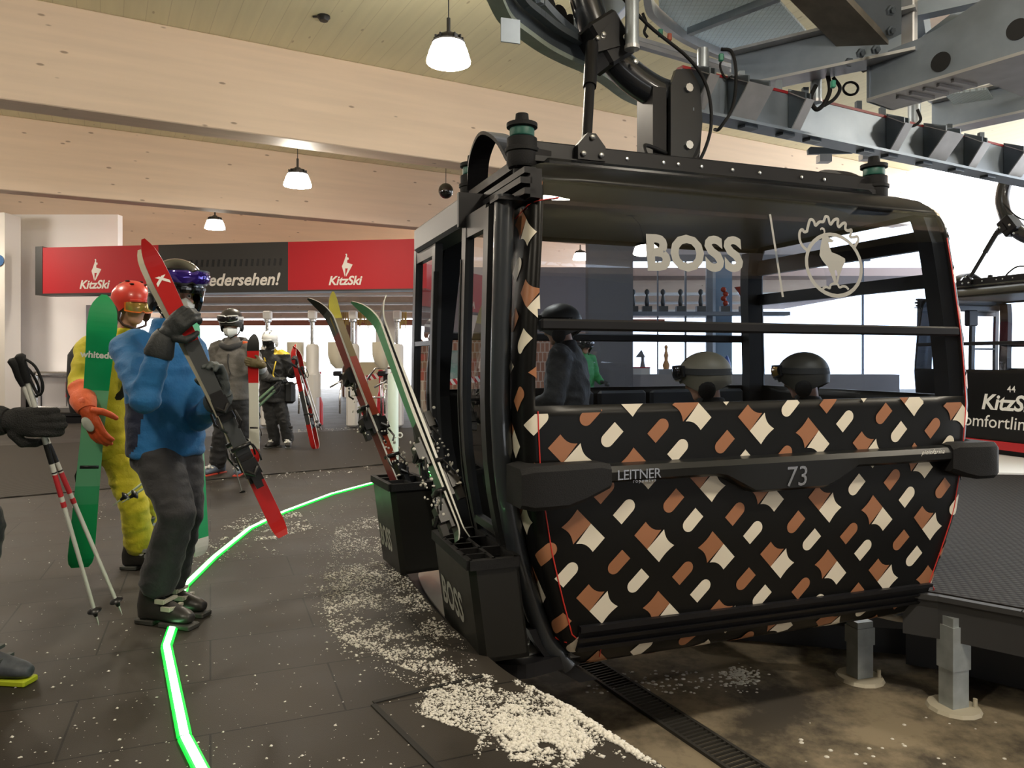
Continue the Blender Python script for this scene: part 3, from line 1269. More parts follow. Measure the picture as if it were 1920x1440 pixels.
        t.build('red_sill', principled('cabin_red', (0.45, 0.01, 0.015), 0.4), root, world=False)
    # ------------------------------------------------ roof gear
    for V in (-0.45, 0.45):
        mb = MB()
        mb.box((0.02, V, 2.535), (2.44, 0.07, 0.11), bevel=0.008)
        mb.box((0.02, V, 2.485), (2.44, 0.14, 0.03))
        ro = mb.build('roof_beam', BLACK, root, world=False)
        if V < 0:
            for U in (-0.62, -0.38, -0.28, -0.12, 0.1, 0.3, 0.62, 0.8):
                bt = MB()
                bt.ball((U, V - 0.038, 2.54), (0.012, 0.006, 0.012), n=8, m=6)
                bt.build('bolt', BOLT, ro, world=False)
    for U, V in ((-1.25, -0.45), (-1.25, 0.45), (1.25, -0.45), (1.25, 0.45)):
        mb = MB()
        mb.lathe([(0.05, 2.36), (0.05, 2.44), (0.075, 2.44), (0.085, 2.46), (0.085, 2.52), (0.093, 2.525), (0.093, 2.545), (0.083, 2.55), (0.083, 2.60), (0.06, 2.605), (0.062, 2.655), (0.085, 2.66), (0.085, 2.682), (0.04, 2.685), (0.035, 2.735), (0.0, 2.74)], (U, V, 0), n=20)
        g = mb.build('guide_roller', RUBBER, root, smooth=35, world=False)
        gm = MB()
        gm.lathe([(0.066, 2.608), (0.068, 2.615), (0.068, 2.65), (0.066, 2.657)], (U, V, 0), n=20)
        gm.build('roller_ring', principled('green_ring', (0.015, 0.10, 0.075), 0.5), g, smooth=True, world=False)
    for U in (-1.25, 1.25):
        mb = MB()
        sg = 1 if U > 0 else -1
        pth = smooth_path([V3((U, -0.36, 2.50)), V3((U + sg * .03, -0.22, 2.66)), V3((U + sg * .04, 0.0, 2.74)), V3((U + sg * .03, 0.22, 2.66)), V3((U, 0.36, 2.50))], 6)
        for p, q in zip(pth, pth[1:]):
            mb.bar(p, q + (q - p) * 0.1, 0.13, 0.02, up=(0, 0.01, 1))
        mb.box((U, 0, 2.46), (0.10, 1.0, 0.05))
        mb.build('roller_hoop', BLACK, root, world=False)
        mb = MB()
        mb.prism([V3((U - sg * .22, -0.47, 2.50)), V3((U + sg * 0.02, -0.53, 2.50)), V3((U + sg * 0.02, -0.37, 2.50)), V3((U - sg * .25, -0.40, 2.50))], (0, 0, 0.04))
        mb.build('roller_arm', BLACK, root, world=False)
    # hanger: pedestal, head plates, curved arm up to the rail
    mb = MB()
    mb.box((-0.02, 0, 2.56), (0.52, 0.95, 0.05))
    mb.box((-0.17, 0, 2.83), (0.10, 0.20, 0.62))
    mb.box((0.02, 0.0, 2.78), (0.30, 0.14, 0.44), bevel=0.02)
    hp = mb.build('hanger_pedestal', BLACK, root, world=False)
    mb = MB()
    pl = [V3((x, -0.12, z)) for x, z in ((-0.10, 2.66), (0.06, 2.66), (0.12, 2.74), (0.14, 2.95), (0.12, 3.18), (0.05, 3.28), (-0.06, 3.26), (-0.10, 3.15))]
    mb.prism(pl, (0, 0.03, 0))
    mb.prism([p + V3((0, 0.20, 0)) for p in pl], (0, 0.03, 0))
    hh = mb.build('hanger_head', principled('hanger_plate', (0.022, 0.024, 0.027), 0.35, metal=0.3), root, world=False)
    for z in (2.78, 3.15):
        mb = MB()
        mb.lathe([(0.0, 0), (0.028, 0), (0.028, 0.02), (0.0, 0.02)], (0.03, -0.12, z), n=8, axis=(0, -1, 0))
        mb.build('hanger_bolt', BOLT, hh, world=False)
    mb = MB()
    arm = smooth_path([V3((0.02, 0.0, 3.12)), V3((-0.16, 0.0, 3.15)), V3((-0.36, 0.0, 3.25)), V3((-0.53, 0.0, 3.42)), V3((-0.64, 0.0, 3.65)), V3((-0.67, 0.0, 3.90)), V3((-0.60, 0.02, 4.18)), V3((-0.45, 0.05, 4.40)), V3((-0.2, 0.08, 4.5))], 7)
    mb.tube(arm, [(0.095, 0.105)] * len(arm), n=14)
    mb.build('hanger_arm', principled('hanger_black', (0.014, 0.016, 0.02), 0.25, coat=0.4), root, smooth=50, world=False)
    mb = MB()
    mb.bar((-0.43, -0.02, 3.28), (-0.60, -0.02, 3.52), 0.23, 0.23, up=(0, 0, 1), bevel=0.02)
    co = mb.build('arm_collar', BLACK, root, world=False)
    for x, z in ((-0.44, 3.40), (-0.37, 3.26), (-0.60, 3.38)):
        mb = MB()
        mb.ball((x, -0.145, z), (0.02, 0.012, 0.02), n=8, m=6)
        mb.build('collar_bolt', BOLT, co, world=False)
    # damper strut
    mb = MB()
    top, bot = V3((-0.66, -0.12, 3.33)), V3((-0.86, -0.45, 2.62))
    mb.prism([V3((-0.56, -0.10, 3.46)), V3((-0.70, -0.10, 3.32)), V3((-0.66, -0.10, 3.27)), V3((-0.48, -0.10, 3.34))], (0, -0.05, 0))
    mid = bot.lerp(top, 0.55)
    mb.tube([bot, mid], 0.030, n=12)
    mb.tube([mid, top], 0.040, n=12)
    mb.prism([V3((-0.95, -0.53, 2.50)), V3((-0.78, -0.53, 2.50)), V3((-0.78, -0.53, 2.58)), V3((-0.84, -0.53, 2.65)), V3((-0.89, -0.53, 2.65)), V3((-0.95, -0.53, 2.58))], (0, 0.05, 0))
    ds = mb.build('damper_strut', BLACK, root, smooth=35, world=False)
    for x, y, z in ((-0.92, -0.54, 2.53), (-0.81, -0.54, 2.53), (-0.865, -0.54, 2.625), (-0.64, -0.16, 3.36), (-0.60, -0.16, 3.39)):
        mb = MB()
        mb.ball((x, y, z), (0.016, 0.01, 0.016), n=8, m=6)
        mb.build('strut_bolt', BOLT, ds, world=False)
    mb = MB()
    cb = smooth_path([V3((-0.56, -0.12, 3.75)), V3((-0.30, -0.16, 3.50)), V3((0.0, -0.17, 3.32)), V3((0.14, -0.17, 3.15)), V3((0.17, -0.17, 2.9)), V3((0.06, -0.20, 2.66)), V3((-0.1, -0.3, 2.6))], 6)
    mb.tube(cb, 0.011, n=7)
    mb.tube(smooth_path([V3((-0.12, -0.1, 2.72)), V3((-0.3, -0.15, 2.74)), V3((-0.36, -0.25, 2.66)), V3((-0.37, -0.35, 2.56))], 5), 0.013, n=7)
    mb.build('control_cable', RUBBER, root, smooth=True, world=False)
    # loop handle under the far end of the front
    mb = MB()
    mb.tube(smooth_path([V3((1.02, -0.62, -0.20)), V3((1.12, -0.80, -0.20)), V3((1.24, -0.83, -0.19)), V3((1.30, -0.72, -0.18)), V3((1.24, -0.55, -0.17))], 5), 0.02, n=8)
    mb.build('towing_loop', principled('pale_tube', (0.5, 0.48, 0.44), 0.4), root, smooth=True, world=False)
    return root


def ski_rack(root, corner, ulen, vlen, ztop, zbot, turn, name_text):
    """black cell box on a door: corner is its near outer top corner in cabin axes"""
    R = Matrix.Rotation(turn, 3, 'Z')
    du, dv = R @ V3((1, 0, 0)), R @ V3((0, 1, 0))
    P = lambda u, v, z: V3((corner[0], corner[1], 0)) + du * (u + 0.13 * (ztop - z)) + dv * v + V3((0, 0, z))
    mb = MB()
    zt, zb = ztop - 0.03, zbot
    # outer, near, far and inner panels, with real thickness
    t = 0.012
    def panel(p0, p1, z0, z1, inn):
        a = [P(*p0, z0), P(*p1, z0), P(*p1, z1), P(*p0, z1)]
        mb.prism(a, inn)
    panel((0, 0.03), (0, vlen), zb, zt, du * t)
    panel((0.03, 0), (ulen, 0), zb, zt, dv * t)
    panel((0, 0.03), (0.03, 0), zb, zt, (du + dv) * t * .7)
    panel((0, vlen), (ulen, vlen), zb + .05, zt, dv * -t)
    panel((ulen, 0), (ulen, vlen), zb, zt, du * -t)
    mb.prism([P(0, 0.03, zb), P(0.03, 0, zb), P(ulen, 0, zb), P(ulen, vlen, zb + .03), P(0, vlen, zb + .03)], (0, 0, 0.02))
    rk = mb.build('ski_rack', principled('rack_plastic', (0.014, 0.0135, 0.012), 0.35, spec=0.3, rough_vary=0.06), root, world=False)
    fr = MB()
    z = ztop
    rim = lambda u0, v0, u1, v1, w: fr.bar(P(u0, v0, z - .02), P(u1, v1, z - .02), w, 0.045)
    rim(0.0, 0.0, 0.0, vlen, 0.03)
    rim(ulen, 0, ulen, vlen, 0.03)
    rim(0, 0, ulen, 0, 0.035)
    rim(0, vlen, ulen, vlen, 0.03)
    rim(ulen * .5, 0, ulen * .5, vlen, 0.02)
    k = max(3, int(vlen / 0.11))
    for i in range(1, k):
        rim(0, vlen * i / k, ulen * (.5 if i % 2 else 1), vlen * i / k, 0.02)
    fr.build('cell_frame', RUBBER, rk, world=False)
    tx = MB()
    size = 0.20
    put_text(tx, name_text, lambda x, y: P(-0.0025, vlen * 0.93 - x * (vlen * .86) / 0.66, zbot + 0.12 + y), size=size, bold=0.03)
    tx.build('lettering', principled('grey_lettering', (0.36, 0.35, 0.33), 0.5), rk, world=False)
    return rk


CAB_LOC, CAB_RZ = V3((1.071, 4.939, 0)), math.atan2(.347, .938)
CABM = Matrix.LocRotScale(CAB_LOC, Euler((0, 0, CAB_RZ)), None)
main_cabin = cabin('gondola_cabin', 'black cable car cabin with brown and cream patterned wrap and open door', CAB_LOC, CAB_RZ, 'cable car cabins in the station', 'wrap')
ski_rack(main_cabin, (-1.70, -0.93), 0.24, 0.66, 0.455, -0.03, 0.0, 'BOSS')
ski_rack(main_cabin, (-1.80, 0.44), 0.27, 0.42, 0.60, 0.02, 0.10, 'BOSS')
# ================================================================== lamps
DIFF = principled('lamp_diffuser', (0.9, 0.88, 0.82), 0.4, emit=(1.0, 0.93, 0.80), strength=95.0)
LAMPB = principled('lamp_black', (0.015, 0.014, 0.014), 0.45)


def pendant(loc, ztop, label, power=LAMP_POWER, group='pendant lamps under the wooden roof'):
    root = empty('pendant_lamp', loc, label, 'lamp', group)
    del ROOTM[root.name]
    mb = MB()
    mb.lathe([(0.0, 0.005), (0.205, 0.0), (0.207, 0.015), (0.175, 0.12), (0.15, 0.175), (0.0, 0.18)], n=32)
    mb.build('lamp_shade', DIFF, root, smooth=40, world=False)
    mb = MB()
    mb.lathe([(0.0, 0.18), (0.155, 0.175), (0.158, 0.19), (0.12, 0.20), (0.12, 0.235), (0.105, 0.25), (0.05, 0.26), (0.045, 0.28), (0.0, 0.28)], n=24)
    for k in range(12):
        a = k * PI / 6
        mb.box((0.115 * math.cos(a), 0.115 * math.sin(a), 0.215), (0.05, 0.012, 0.05), Matrix.Rotation(a, 3, 'Z'))
    mb.build('lamp_head', LAMPB, root, smooth=30, world=False)
    mb = MB()
    mb.tube([(0, 0, 0.27), (0, 0, 0.42)], 0.018, n=8)
    mb.tube([(0, 0, 0.40), (0, 0, ztop - loc[2])], 0.006, n=6)
    mb.box((0, 0, ztop - loc[2] - 0.015), (0.14, 0.09, 0.03))
    mb.build('hanging_cord', LAMPB, root, world=False)
    li = bpy.data.lights.new('lamp_light', 'AREA')
    li.shape = 'DISK'
    li.size = 0.38
    li.energy = power
    li.color = LAMP_COLOR
    lo = bpy.data.objects.new('lamp_light', li)
    COL.objects.link(lo)
    lo.parent = root
    lo.location = (0, 0, -0.012)
    return root


p = at(841, 118, 7.0)
pendant(p, CEIL, 'large lit pendant lamp hanging from the ceiling boards in front of the first beam')
pendant(at(558, 349, 11.4), CEIL, 'lit pendant lamp hanging between the first and second roof beams')
pendant(at(403, 429, 15.9), CEIL, 'small pendant lamp above the black part of the overhead sign')
pendant(at(1088, 487, 21.0), CEIL, 'pendant lamp seen through the left end of the cabin window')
for x, y in ((2.15, 1.9), (-2.2, 0.2), (-5.0, 4.6), (6.5, 5.0), (-8.0, 9.0), (-10.7, 13.6), (6.2, -0.5)):  # unseen lamps, the one by the left wall added to brighten it
    pendant((x, y, 4.12), CEIL if True else 0, 'pendant lamp over the platform out of the picture', group='pendant lamps outside the picture')
# hanging black dome and the smoke detector
dome = empty('dome_camera', at(836, 358, 13.0), 'shiny black ball hanging on a thin wire left of the cabin roof', 'camera')
del ROOTM[dome.name]
mb = MB()
mb.ball((0, 0, 0), (0.13, 0.13, 0.135), n=24, m=16)
mb.build('housing', BLACK_GLOSS, dome, smooth=True, world=False)
mb = MB()
mb.tube([(0, 0, 0.13), (0, 0, CEIL - dome.location.z)], 0.006, n=6)
mb.build('wire', LAMPB, dome, world=False)
sd = level(607, 30, CEIL)
det = empty('smoke_detector', sd, 'small black round detector fixed on the ceiling boards', 'detector')
del ROOTM[det.name]
mb = MB()
mb.lathe([(0.075, 0), (0.078, -0.02), (0.055, -0.045), (0.05, -0.06), (0.0, -0.065)], n=20)
mb.build('housing', LAMPB, det, smooth=40, world=False)
mb = MB()
mb.box((-0.06, 0, -0.01), (0.14, 0.03, 0.018))
mb.build('cable_stub', LAMPB, det, world=False)

# ================================================================== overhead sign
sl, sr = at(80, 672, 15.2), at(800, 672, 14.05)
SD = V3((sr.x - sl.x, sr.y - sl.y, 0))
SLEN = SD.length
SD.normalize()
SN = V3((SD.y, -SD.x, 0))                       # towards the viewer
SZ0, SZ1 = 2.69, 3.68
sign = empty('overhead_sign', (sl.x, sl.y, SZ0), 'long red and black overhead sign box with white chamois emblems', 'sign')


def sgn(x, z, out=0.0):
    p = V3((sl.x, sl.y, 0)) + SD * x + SN * out
    return V3((p.x, p.y, z))


def sign_x(px):
    k = (px - 960) / F                          # where the sight line meets the sign face
    return (k * sl.y - sl.x) / (SD.x - k * SD.y)


SIGNB = principled('sign_black', (0.018, 0.016, 0.015), 0.5)
x1, x2 = sign_x(297), sign_x(540)
for nm, a, b, m in (('red_panel', 0, x1, RED), ('black_panel', x1, x2, SIGNB), ('red_panel', x2, SLEN, RED)):
    mb = MB()
    mb.bar(sgn(a, (SZ0 + SZ1) / 2, -0.2), sgn(b, (SZ0 + SZ1) / 2, -0.2), 0.4, SZ1 - SZ0 - 0.05)
    mb.build(nm, m, sign)
mb = MB()
mb.bar(sgn(-0.05, SZ0 + 0.012, -0.19), sgn(SLEN, SZ0 + 0.012, -0.19), 0.44, 0.03)
mb.bar(sgn(-0.16, (SZ0 + SZ1) / 2, -0.2), sgn(0, (SZ0 + SZ1) / 2, -0.2), 0.42, SZ1 - SZ0)
mb.build('end_frame', SIGNB, sign)
mb = MB()
for k in range(22):
    x = sign_x(306) + (sign_x(525) - sign_x(306)) * k / 21
    mb.bar(sgn(x, 3.20, 0.002), sgn(x + 0.02, 3.34, 0.002), 0.045, 0.006, up=SN)
mb.build('air_slots', BLACK, sign)
SLET = principled('sign_letters', (0.72, 0.68, 0.64), 0.5)
for px in (178, 648):
    xc = sign_x(px)
    mb = MB()
    put_shape(mb, GOAT, lambda x, y: sgn(xc + x * 0.44, 3.18 + y * 0.44, 0.004))
    mb.build('chamois_emblem', SLET, sign)
    mb = MB()
    put_text(mb, 'KitzSki', lambda x, y: sgn(xc - 0.02 + x, 2.81 + y, 0.004), size=0.235, bold=0.028, shear=0.25, align='CENTER')
    mb.build('lettering', SLET, sign)
mb = MB()
xr = sign_x(523)
put_text(mb, 'Auf Wiedersehen!', lambda x, y: sgn(xr + x, 2.83 + y, 0.004), size=0.33, bold=0.024, shear=0.25, align='RIGHT')
mb.build('lettering', SLET, sign)

# ================================================================== the hall behind
# information board on the white wall
ib = empty('information_board', at(194, 750, 16.55), 'tall grey information board on the white wall behind the green ski', 'board')
mb = MB()
a, b = at(162, 760, 16.55), at(226, 572, 16.55)
mb.box(((a.x + b.x) / 2, 16.56, (a.z + b.z) / 2), (b.x - a.x, 0.05, b.z - a.z))
mb.build('panel', principled('board_grey', (0.16, 0.16, 0.19), 0.5), ib)
mb = MB()
q = at(168, 609, 16.53)
put_text(mb, 'KitzSki', lambda x, y: q + V3((x, 0, y)), size=0.17, bold=0.026, shear=0.25)
for k, w in enumerate((0.45, 0.36)):
    mb.box((q.x + 0.32, q.y, q.z - 0.22 - k * 0.1), (w, 0.004, 0.035))
qq = at(184, 583, 16.53)
put_shape(mb, GOAT, lambda x, y: qq + V3((x * 0.3, 0, y * 0.3)))
mb.build('lettering', WHITE, ib)
# stainless counter
ct = empty('stainless_counter', at(150, 790, 16.0), 'low stainless steel counter with rounded frame below the white wall', 'counter')
cy = 16.05
zb, zt = at(0, 783, cy).z, at(0, 697, cy).z
xa, xb = at(57, 700, cy).x, at(262, 700, cy).x
mb = MB()
mb.box(((xa + xb) / 2, cy + 0.25, zt - 0.05), (xb - xa, 0.5, 0.10), bevel=0.03)
mb.box((xa + 0.07, cy + 0.25, (zt + zb) / 2), (0.14, 0.5, zt - zb), bevel=0.03)
mb.box(((xa + xb) / 2, cy + 0.22, zb + 0.16), (xb - xa, 0.44, 0.16), bevel=0.03)
mb.build('frame', STAINLESS, ct)
for k in range(4):
    mb = MB()
    x = xa + 0.14 + (xb - xa - .14) * k / 4
    w = (xb - xa - .14) / 4 - 0.03
    mb.box((x + w / 2 + .015, cy + 0.3, (zt + zb) / 2 + 0.03), (w, 0.30, zt - zb - 0.3))
    mb.build('panel', principled('satin_panel', (0.60, 0.58, 0.60), 0.35, metal=0.6), ct)
mb = MB()
mb.box(((xa + xb) / 2, cy + 0.25, zb / 2), (xb - xa - 0.1, 0.40, max(0.04, zb)))
mb.box((xa - 0.12, cy + 0.35, 0.52), (0.22, 0.3, 1.0))
mb.build('plinth', BLACK, ct)
sq = at(130, 731, cy - 0.01)
mb = MB()
mb.box((sq.x, cy + 0.12, sq.z), (0.30, 0.02, 0.33))
o = mb.build('arrow_notice', RED)
tag(o, 'small red square notice with white arrow on the stainless counter', 'notice')
mb = MB()
put_shape(mb, [(-.02, -.06), (.02, -.06), (.02, .04), (.06, .04), (0, .12), (-.06, .04), (-.02, .04)], lambda x, y: V3((sq.x - .02 + x, cy + 0.107, sq.z + y)))
mb.build('white_arrow', WHITE, o)
sgl = at(0, 488, 15.3)
mb = MB()
mb.lathe([(0, 0), (0.12, 0), (0.12, 0.02), (0, 0.02)], (sgl.x - 0.06, 15.34, sgl.z), n=24, axis=(0, -1, 0))
o = mb.build('blue_notice', principled('notice_blue', (0.03, 0.10, 0.25), 0.4))
tag(o, 'round blue notice on the cream pillar', 'notice')

# access gates
GATEW = principled('gate_white', (0.66, 0.64, 0.62), 0.4)
GATEB = principled('gate_beige', (0.60, 0.55, 0.44), 0.45)


def gate(px, Y, label):
    b = at(px, 672, Y)
    r = empty('access_gate', (b.x, Y, 0.012), label, 'turnstile', 'ticket gates across the hall')
    del ROOTM[r.name]
    m = MB()
    m.box((0, 0, 0.55), (0.22, 0.34, 1.1), bevel=0.04)
    m.lathe([(0.17, 0.60), (0.17, 1.05), (0.13, 1.12), (0.13, 1.62), (0.10, 1.68), (0, 1.68)], n=20)
    m.build('post', GATEW, r, smooth=40, world=False)
    m = MB()
    m.lathe([(0.045, 1.66), (0.045, 2.12), (0.075, 2.14), (0.075, 2.18), (0, 2.18)], n=14)
    m.build('pole', STAINLESS, r, smooth=40, world=False)
    m = MB()
    m.box((0, 0, 2.27), (0.16, 0.16, 0.18), bevel=0.02)
    m.build('sensor_head', GATEW, r, world=False)
    m = MB()
    m.loft([((-0.34, -0.02, 1.72), (0.17, 0, 0), (0, 0.2, 0)), ((-0.34, -0.02, 1.45), (0.165, 0, 0), (0, 0.2, 0)), ((-0.32, -0.02, 1.28), (0.13, 0, 0), (0, 0.16, 0)), ((-0.28, -0.02, 1.18), (0.07, 0, 0), (0, 0.1, 0))], n=20)
    m.bar((-0.2, 0, 1.3), (0, 0, 1.2), 0.08, 0.08)
    m.build('reader_housing', GATEB, r, smooth=40, world=False)
    m = MB()
    m.box((-0.30, -0.05, 1.08), (0.16, 0.2, 0.10), bevel=0.02)
    m.box((-0.18, -0.02, 0.98), (0.2, 0.12, 0.2), bevel=0.03)
    m.build('turnstile_hub', BLACK, r, world=False)
    m = MB()
    m.tube([(-0.20, -0.08, 0.95), (-0.24, -0.12, 0.60), (-0.22, -0.2, 0.28)], 0.022, n=10)
    m.tube([(-0.20, -0.08, 0.95), (-0.45, -0.1, 0.8)], 0.022, n=10)
    m.build('turnstile_arm', STAINLESS, r, smooth=True, world=False)
    return r


gate(502, 15.3, 'ticket gate mostly hidden behind the person in the white helmet')
gate(586, 15.2, 'white ticket gate just right of the person holding red skis')
gate(662, 15.2, 'ticket gate with beige reader bowl behind the upright dark red skis')
gate(745, 15.2, 'ticket gate beside the cabin door behind the green and white skis')
mb = MB()
q = at(724, 645, 15.6)
mb.box((q.x, 15.6, 2.05), (0.42, 0.12, 0.65), bevel=0.02)
mb.tube([(q.x, 15.6, 1.75), (q.x, 15.6, 0.01)], 0.03, n=8)
o = mb.build('ticket_terminal', principled('terminal_grey', (0.5, 0.48, 0.47), 0.5))
tag(o, 'pale grey terminal box on a post behind the green ski tip', 'terminal')
# bollard
bl = ground(737, 884)
bo = empty('bollard', (bl.x, bl.y, 0), 'pale tubular bollard standing in front of the ticket gates', 'bollard')
del ROOTM[bo.name]
m = MB()
m.lathe([(0.068, 0), (0.068, 1.19), (0.06, 1.21), (0, 1.215)], n=20)
m.build('tube', principled('bollard_white', (0.62, 0.72, 0.66), 0.35), bo, smooth=40, world=False)
for z in (1.05, 0.45):
    m = MB()
    for sg in (-1, 1):
        m.tube([V3((sg * 0.085 + 0.03 * math.cos(t * PI / 6), 0, z + 0.03 * math.sin(t * PI / 6))) for t in range(12)], 0.009, n=6, closed=True)
    m.build('chain_eye', GATEW, bo, smooth=True, world=False)
for px, Y, lab in ((597, 15.6, 'red flared post beside the white ticket gate'), (714, 18.0, 'slim red post under the striped barrier bar')):
    q = at(px, 672, Y)
    m = MB()
    m.lathe([(0.10, 0.012), (0.10, 0.45), (0.05, 0.62), (0.045, 1.05), (0.06, 1.08), (0.06, 1.12), (0, 1.13)], (q.x, q.y, 0), n=14)
    o = m.build('red_post', principled('post_red', (0.55, 0.02, 0.03), 0.4), smooth=40)
    tag(o, lab, 'post')


def striped_mat():
    m = principled('barrier_stripes', (0.8, 0.8, 0.8), 0.5)
    nt = m.node_tree
    tc = nt.nodes.new('ShaderNodeTexCoord')
    mp = nt.nodes.new('ShaderNodeMapping')
    mp.inputs['Rotation'].default_value = (0, math.radians(35), 0)
    nt.links.new(tc.outputs['Object'], mp.inputs[0])
    w = nt.nodes.new('ShaderNodeTexWave')
    w.inputs['Scale'].default_value = 2.6
    nt.links.new(mp.outputs[0], w.inputs['Vector'])
    rp = nt.nodes.new('ShaderNodeValToRGB')
    rp.color_ramp.interpolation = 'CONSTANT'
    rp.color_ramp.elements[0].color = (0.5, 0.02, 0.03, 1)
    rp.color_ramp.elements[1].position = 0.5
    rp.color_ramp.elements[1].color = (0.8, 0.78, 0.76, 1)
    nt.links.new(w.outputs['Fac'], rp.inputs[0])
    nt.links.new(rp.outputs[0], nt.nodes['Principled BSDF'].inputs['Base Color'])
    return m


STRIPE = striped_mat()
for (xa_, xb_, y, Y, lab) in ((680, 714, 706, 18.0, 'red and white striped barrier bar behind the gates'), (828, 905, 713, 16.2, 'red and white striped barrier seen through the cabin doorway'), (196, 225, 750, 15.7, 'striped barrier bar between the green ski and the yellow jacket')):
    a, b = at(xa_, y + 5, Y), at(xb_, y - 3, Y)
    m = MB()
    m.bar(a, b, 0.04, 0.13)
    m.tube([(a.x, a.y, a.z), (a.x, a.y, 0.01)], 0.03, n=8)
    o = m.build('barrier_bar', STRIPE)
    tag(o, lab, 'barrier')
# beige gate house and brick wall
m = MB()
a, b = at(672, 760, 20.0), at(726, 690, 20.0)
m.box(((a.x + b.x) / 2, 20.4, 0.65), (b.x - a.x, 0.6, 1.3))
o = m.build('beige_cabinet', principled('cabinet_beige', (0.62, 0.55, 0.36), 0.6))
tag(o, 'beige cabinet beyond the ticket gates', 'cabinet')
m = MB()
for px in (688, 715):
    q = at(px, 700, 17.6)
    m.tube([(q.x, q.y, 0.01), (q.x, q.y, 0.95)], 0.025, n=8)
a, b = at(688, 712, 17.6), at(704, 690, 17.6)
m.tube([a, b, at(735, 690, 17.6)], 0.025, n=8)
m.tube([at(685, 745, 17.6), at(735, 745, 17.6)], 0.025, n=8)
o = m.build('guard_railing', STAINLESS, smooth=True)
tag(o, 'thin metal railing in front of the beige cabinet', 'railing')
BRICK = bpy.data.materials.new('brick')
BRICK.use_nodes = True
nt = BRICK.node_tree
br = nt.nodes.new('ShaderNodeTexBrick')
br.inputs['Scale'].default_value = 1
br.inputs['Brick Width'].default_value = 0.10
br.inputs['Row Height'].default_value = 0.22
br.inputs['Mortar Size'].default_value = 0.012
br.inputs['Color1'].default_value = (0.30, 0.12, 0.07, 1)
br.inputs['Color2'].default_value = (0.42, 0.20, 0.12, 1)
br.inputs['Mortar'].default_value = (0.55, 0.42, 0.34, 1)
tc = nt.nodes.new('ShaderNodeTexCoord')
mp = nt.nodes.new('ShaderNodeMapping')
mp.inputs['Rotation'].default_value = (PI / 2, 0, 0)
nt.links.new(tc.outputs['Object'], mp.inputs[0])
nt.links.new(mp.outputs[0], br.inputs['Vector'])
nt.links.new(br.outputs['Color'], nt.nodes['Principled BSDF'].inputs['Base Color'])
m = MB()
a, b = at(780, 700, 17.0), at(1120, 700, 17.0)
m.box(((a.x + b.x) / 2, 17.2, 1.0), (b.x - a.x, 0.3, 2.0))
struct(m, 'wall_brick', BRICK)
m = MB()
m.box(((a.x + b.x) / 2, 17.2, 2.74), (b.x - a.x, 0.34, 1.48))
struct(m, 'wall_upper', principled('grey_plaster', (0.28, 0.25, 0.27), 0.7))
m = MB()
q = at(846, 688, 16.9)
m.box((q.x, 17.035, q.z), (0.62, 0.03, 0.75))
o = m.build('teal_poster', concrete_mat('poster_teal', (0.20, 0.33, 0.30), (0.36, 0.42, 0.40), 3.0))
tag(o, 'teal poster on the brick wall seen through the cabin doorway', 'poster')
# rust coloured lintel and hanging straw fringe beyond the gates
m = MB()
m.bar((-14, 30.2, 2.83), (6, 29.4, 2.83), 0.2, 0.22)
struct(m, 'beam_lintel', principled('lintel_rust', (0.40, 0.14, 0.08), 0.7))
m = MB()
random.seed(5)
a, b = at(640, 600, 26.2), at(762, 600, 26.2)
for k in range(70):
    x = a.x + (b.x - a.x) * k / 69
    h_ = random.uniform(0.3, 0.6)
    m.box((x, 26.2 + random.uniform(-.05, .05), 3.03 - h_ / 2), (0.025, 0.02, h_))
o = m.build('straw_fringe', principled('straw', (0.62, 0.42, 0.10), 0.7))
tag(o, 'fringe of yellow straw hanging under the far roof', 'fringe', kind='stuff')
m = MB()
q = at(656, 640, 27.5)
m.box((q.x, 27.5, 1.4), (0.5, 0.3, 2.8))
struct(m, 'pillar_2', principled('pillar_brown', (0.22, 0.11, 0.07), 0.6))

# ================================================================== shop front seen through the cabin
m = MB()
q = at(1143, 672, 13.5)
m.box((q.x, 13.6, 2.2), (0.80, 0.5, 4.4))
struct(m, 'pillar_3', principled('column_grey', (0.12, 0.12, 0.14), 0.6))
SY = 14.0
xs = lambda px: at(px, 672, SY).x
zz_ = lambda y: at(0, y, SY).z
FRM = principled('shop_frame', (0.16, 0.18, 0.22), 0.45, metal=0.3)
m = MB()
m.box(((xs(1180) + xs(1560)) / 2, SY + 0.3, (zz_(428) + zz_(476)) / 2), (xs(1560) - xs(1180), 0.08, zz_(428) - zz_(476)))
struct(m, 'wall_shop_band', principled('shop_band', (0.62, 0.57, 0.60), 0.6))
m = MB()
m.box(((xs(1180) + xs(1560)) / 2, SY + 0.3, (zz_(428) + 4.6) / 2), (xs(1560) - xs(1180), 0.1, 4.6 - zz_(428)))
struct(m, 'wall_shop_top', principled('shop_top_grey', (0.2, 0.21, 0.23), 0.5))
m = MB()
m.box(((xs(1180) + xs(1640)) / 2, SY + 0.22, zz_(481)), (xs(1640) - xs(1180), 0.12, 0.12))
m.box(((xs(1180) + xs(1480)) / 2, SY + 0.10, zz_(588)), (xs(1480) - xs(1180), 0.30, 0.07))
for px, w in ((1237, .02), (1335, .12), (1290, .03), (1402, .02), (1627, .02)):
    m.box((xs(px), SY + 0.2, (zz_(476) + 0.0) / 2), (w, 0.06, zz_(476)))
struct(m, 'window_1', FRM)
m = MB()
m.box((xs(1370), SY + 0.6, zz_(480) / 2 + .3), (0.32, 0.3, zz_(480) + .6))
struct(m, 'pillar_4', principled('column_blue', (0.20, 0.30, 0.42), 0.5))
m = MB()
m.box(((xs(1180) + xs(1680)) / 2, SY + 0.12, zz_(702) / 2), (xs(1680) - xs(1180), 0.5, zz_(702)))
o = m.build('shop_counter', principled('counter_grey', (0.30, 0.28, 0.29), 0.6))
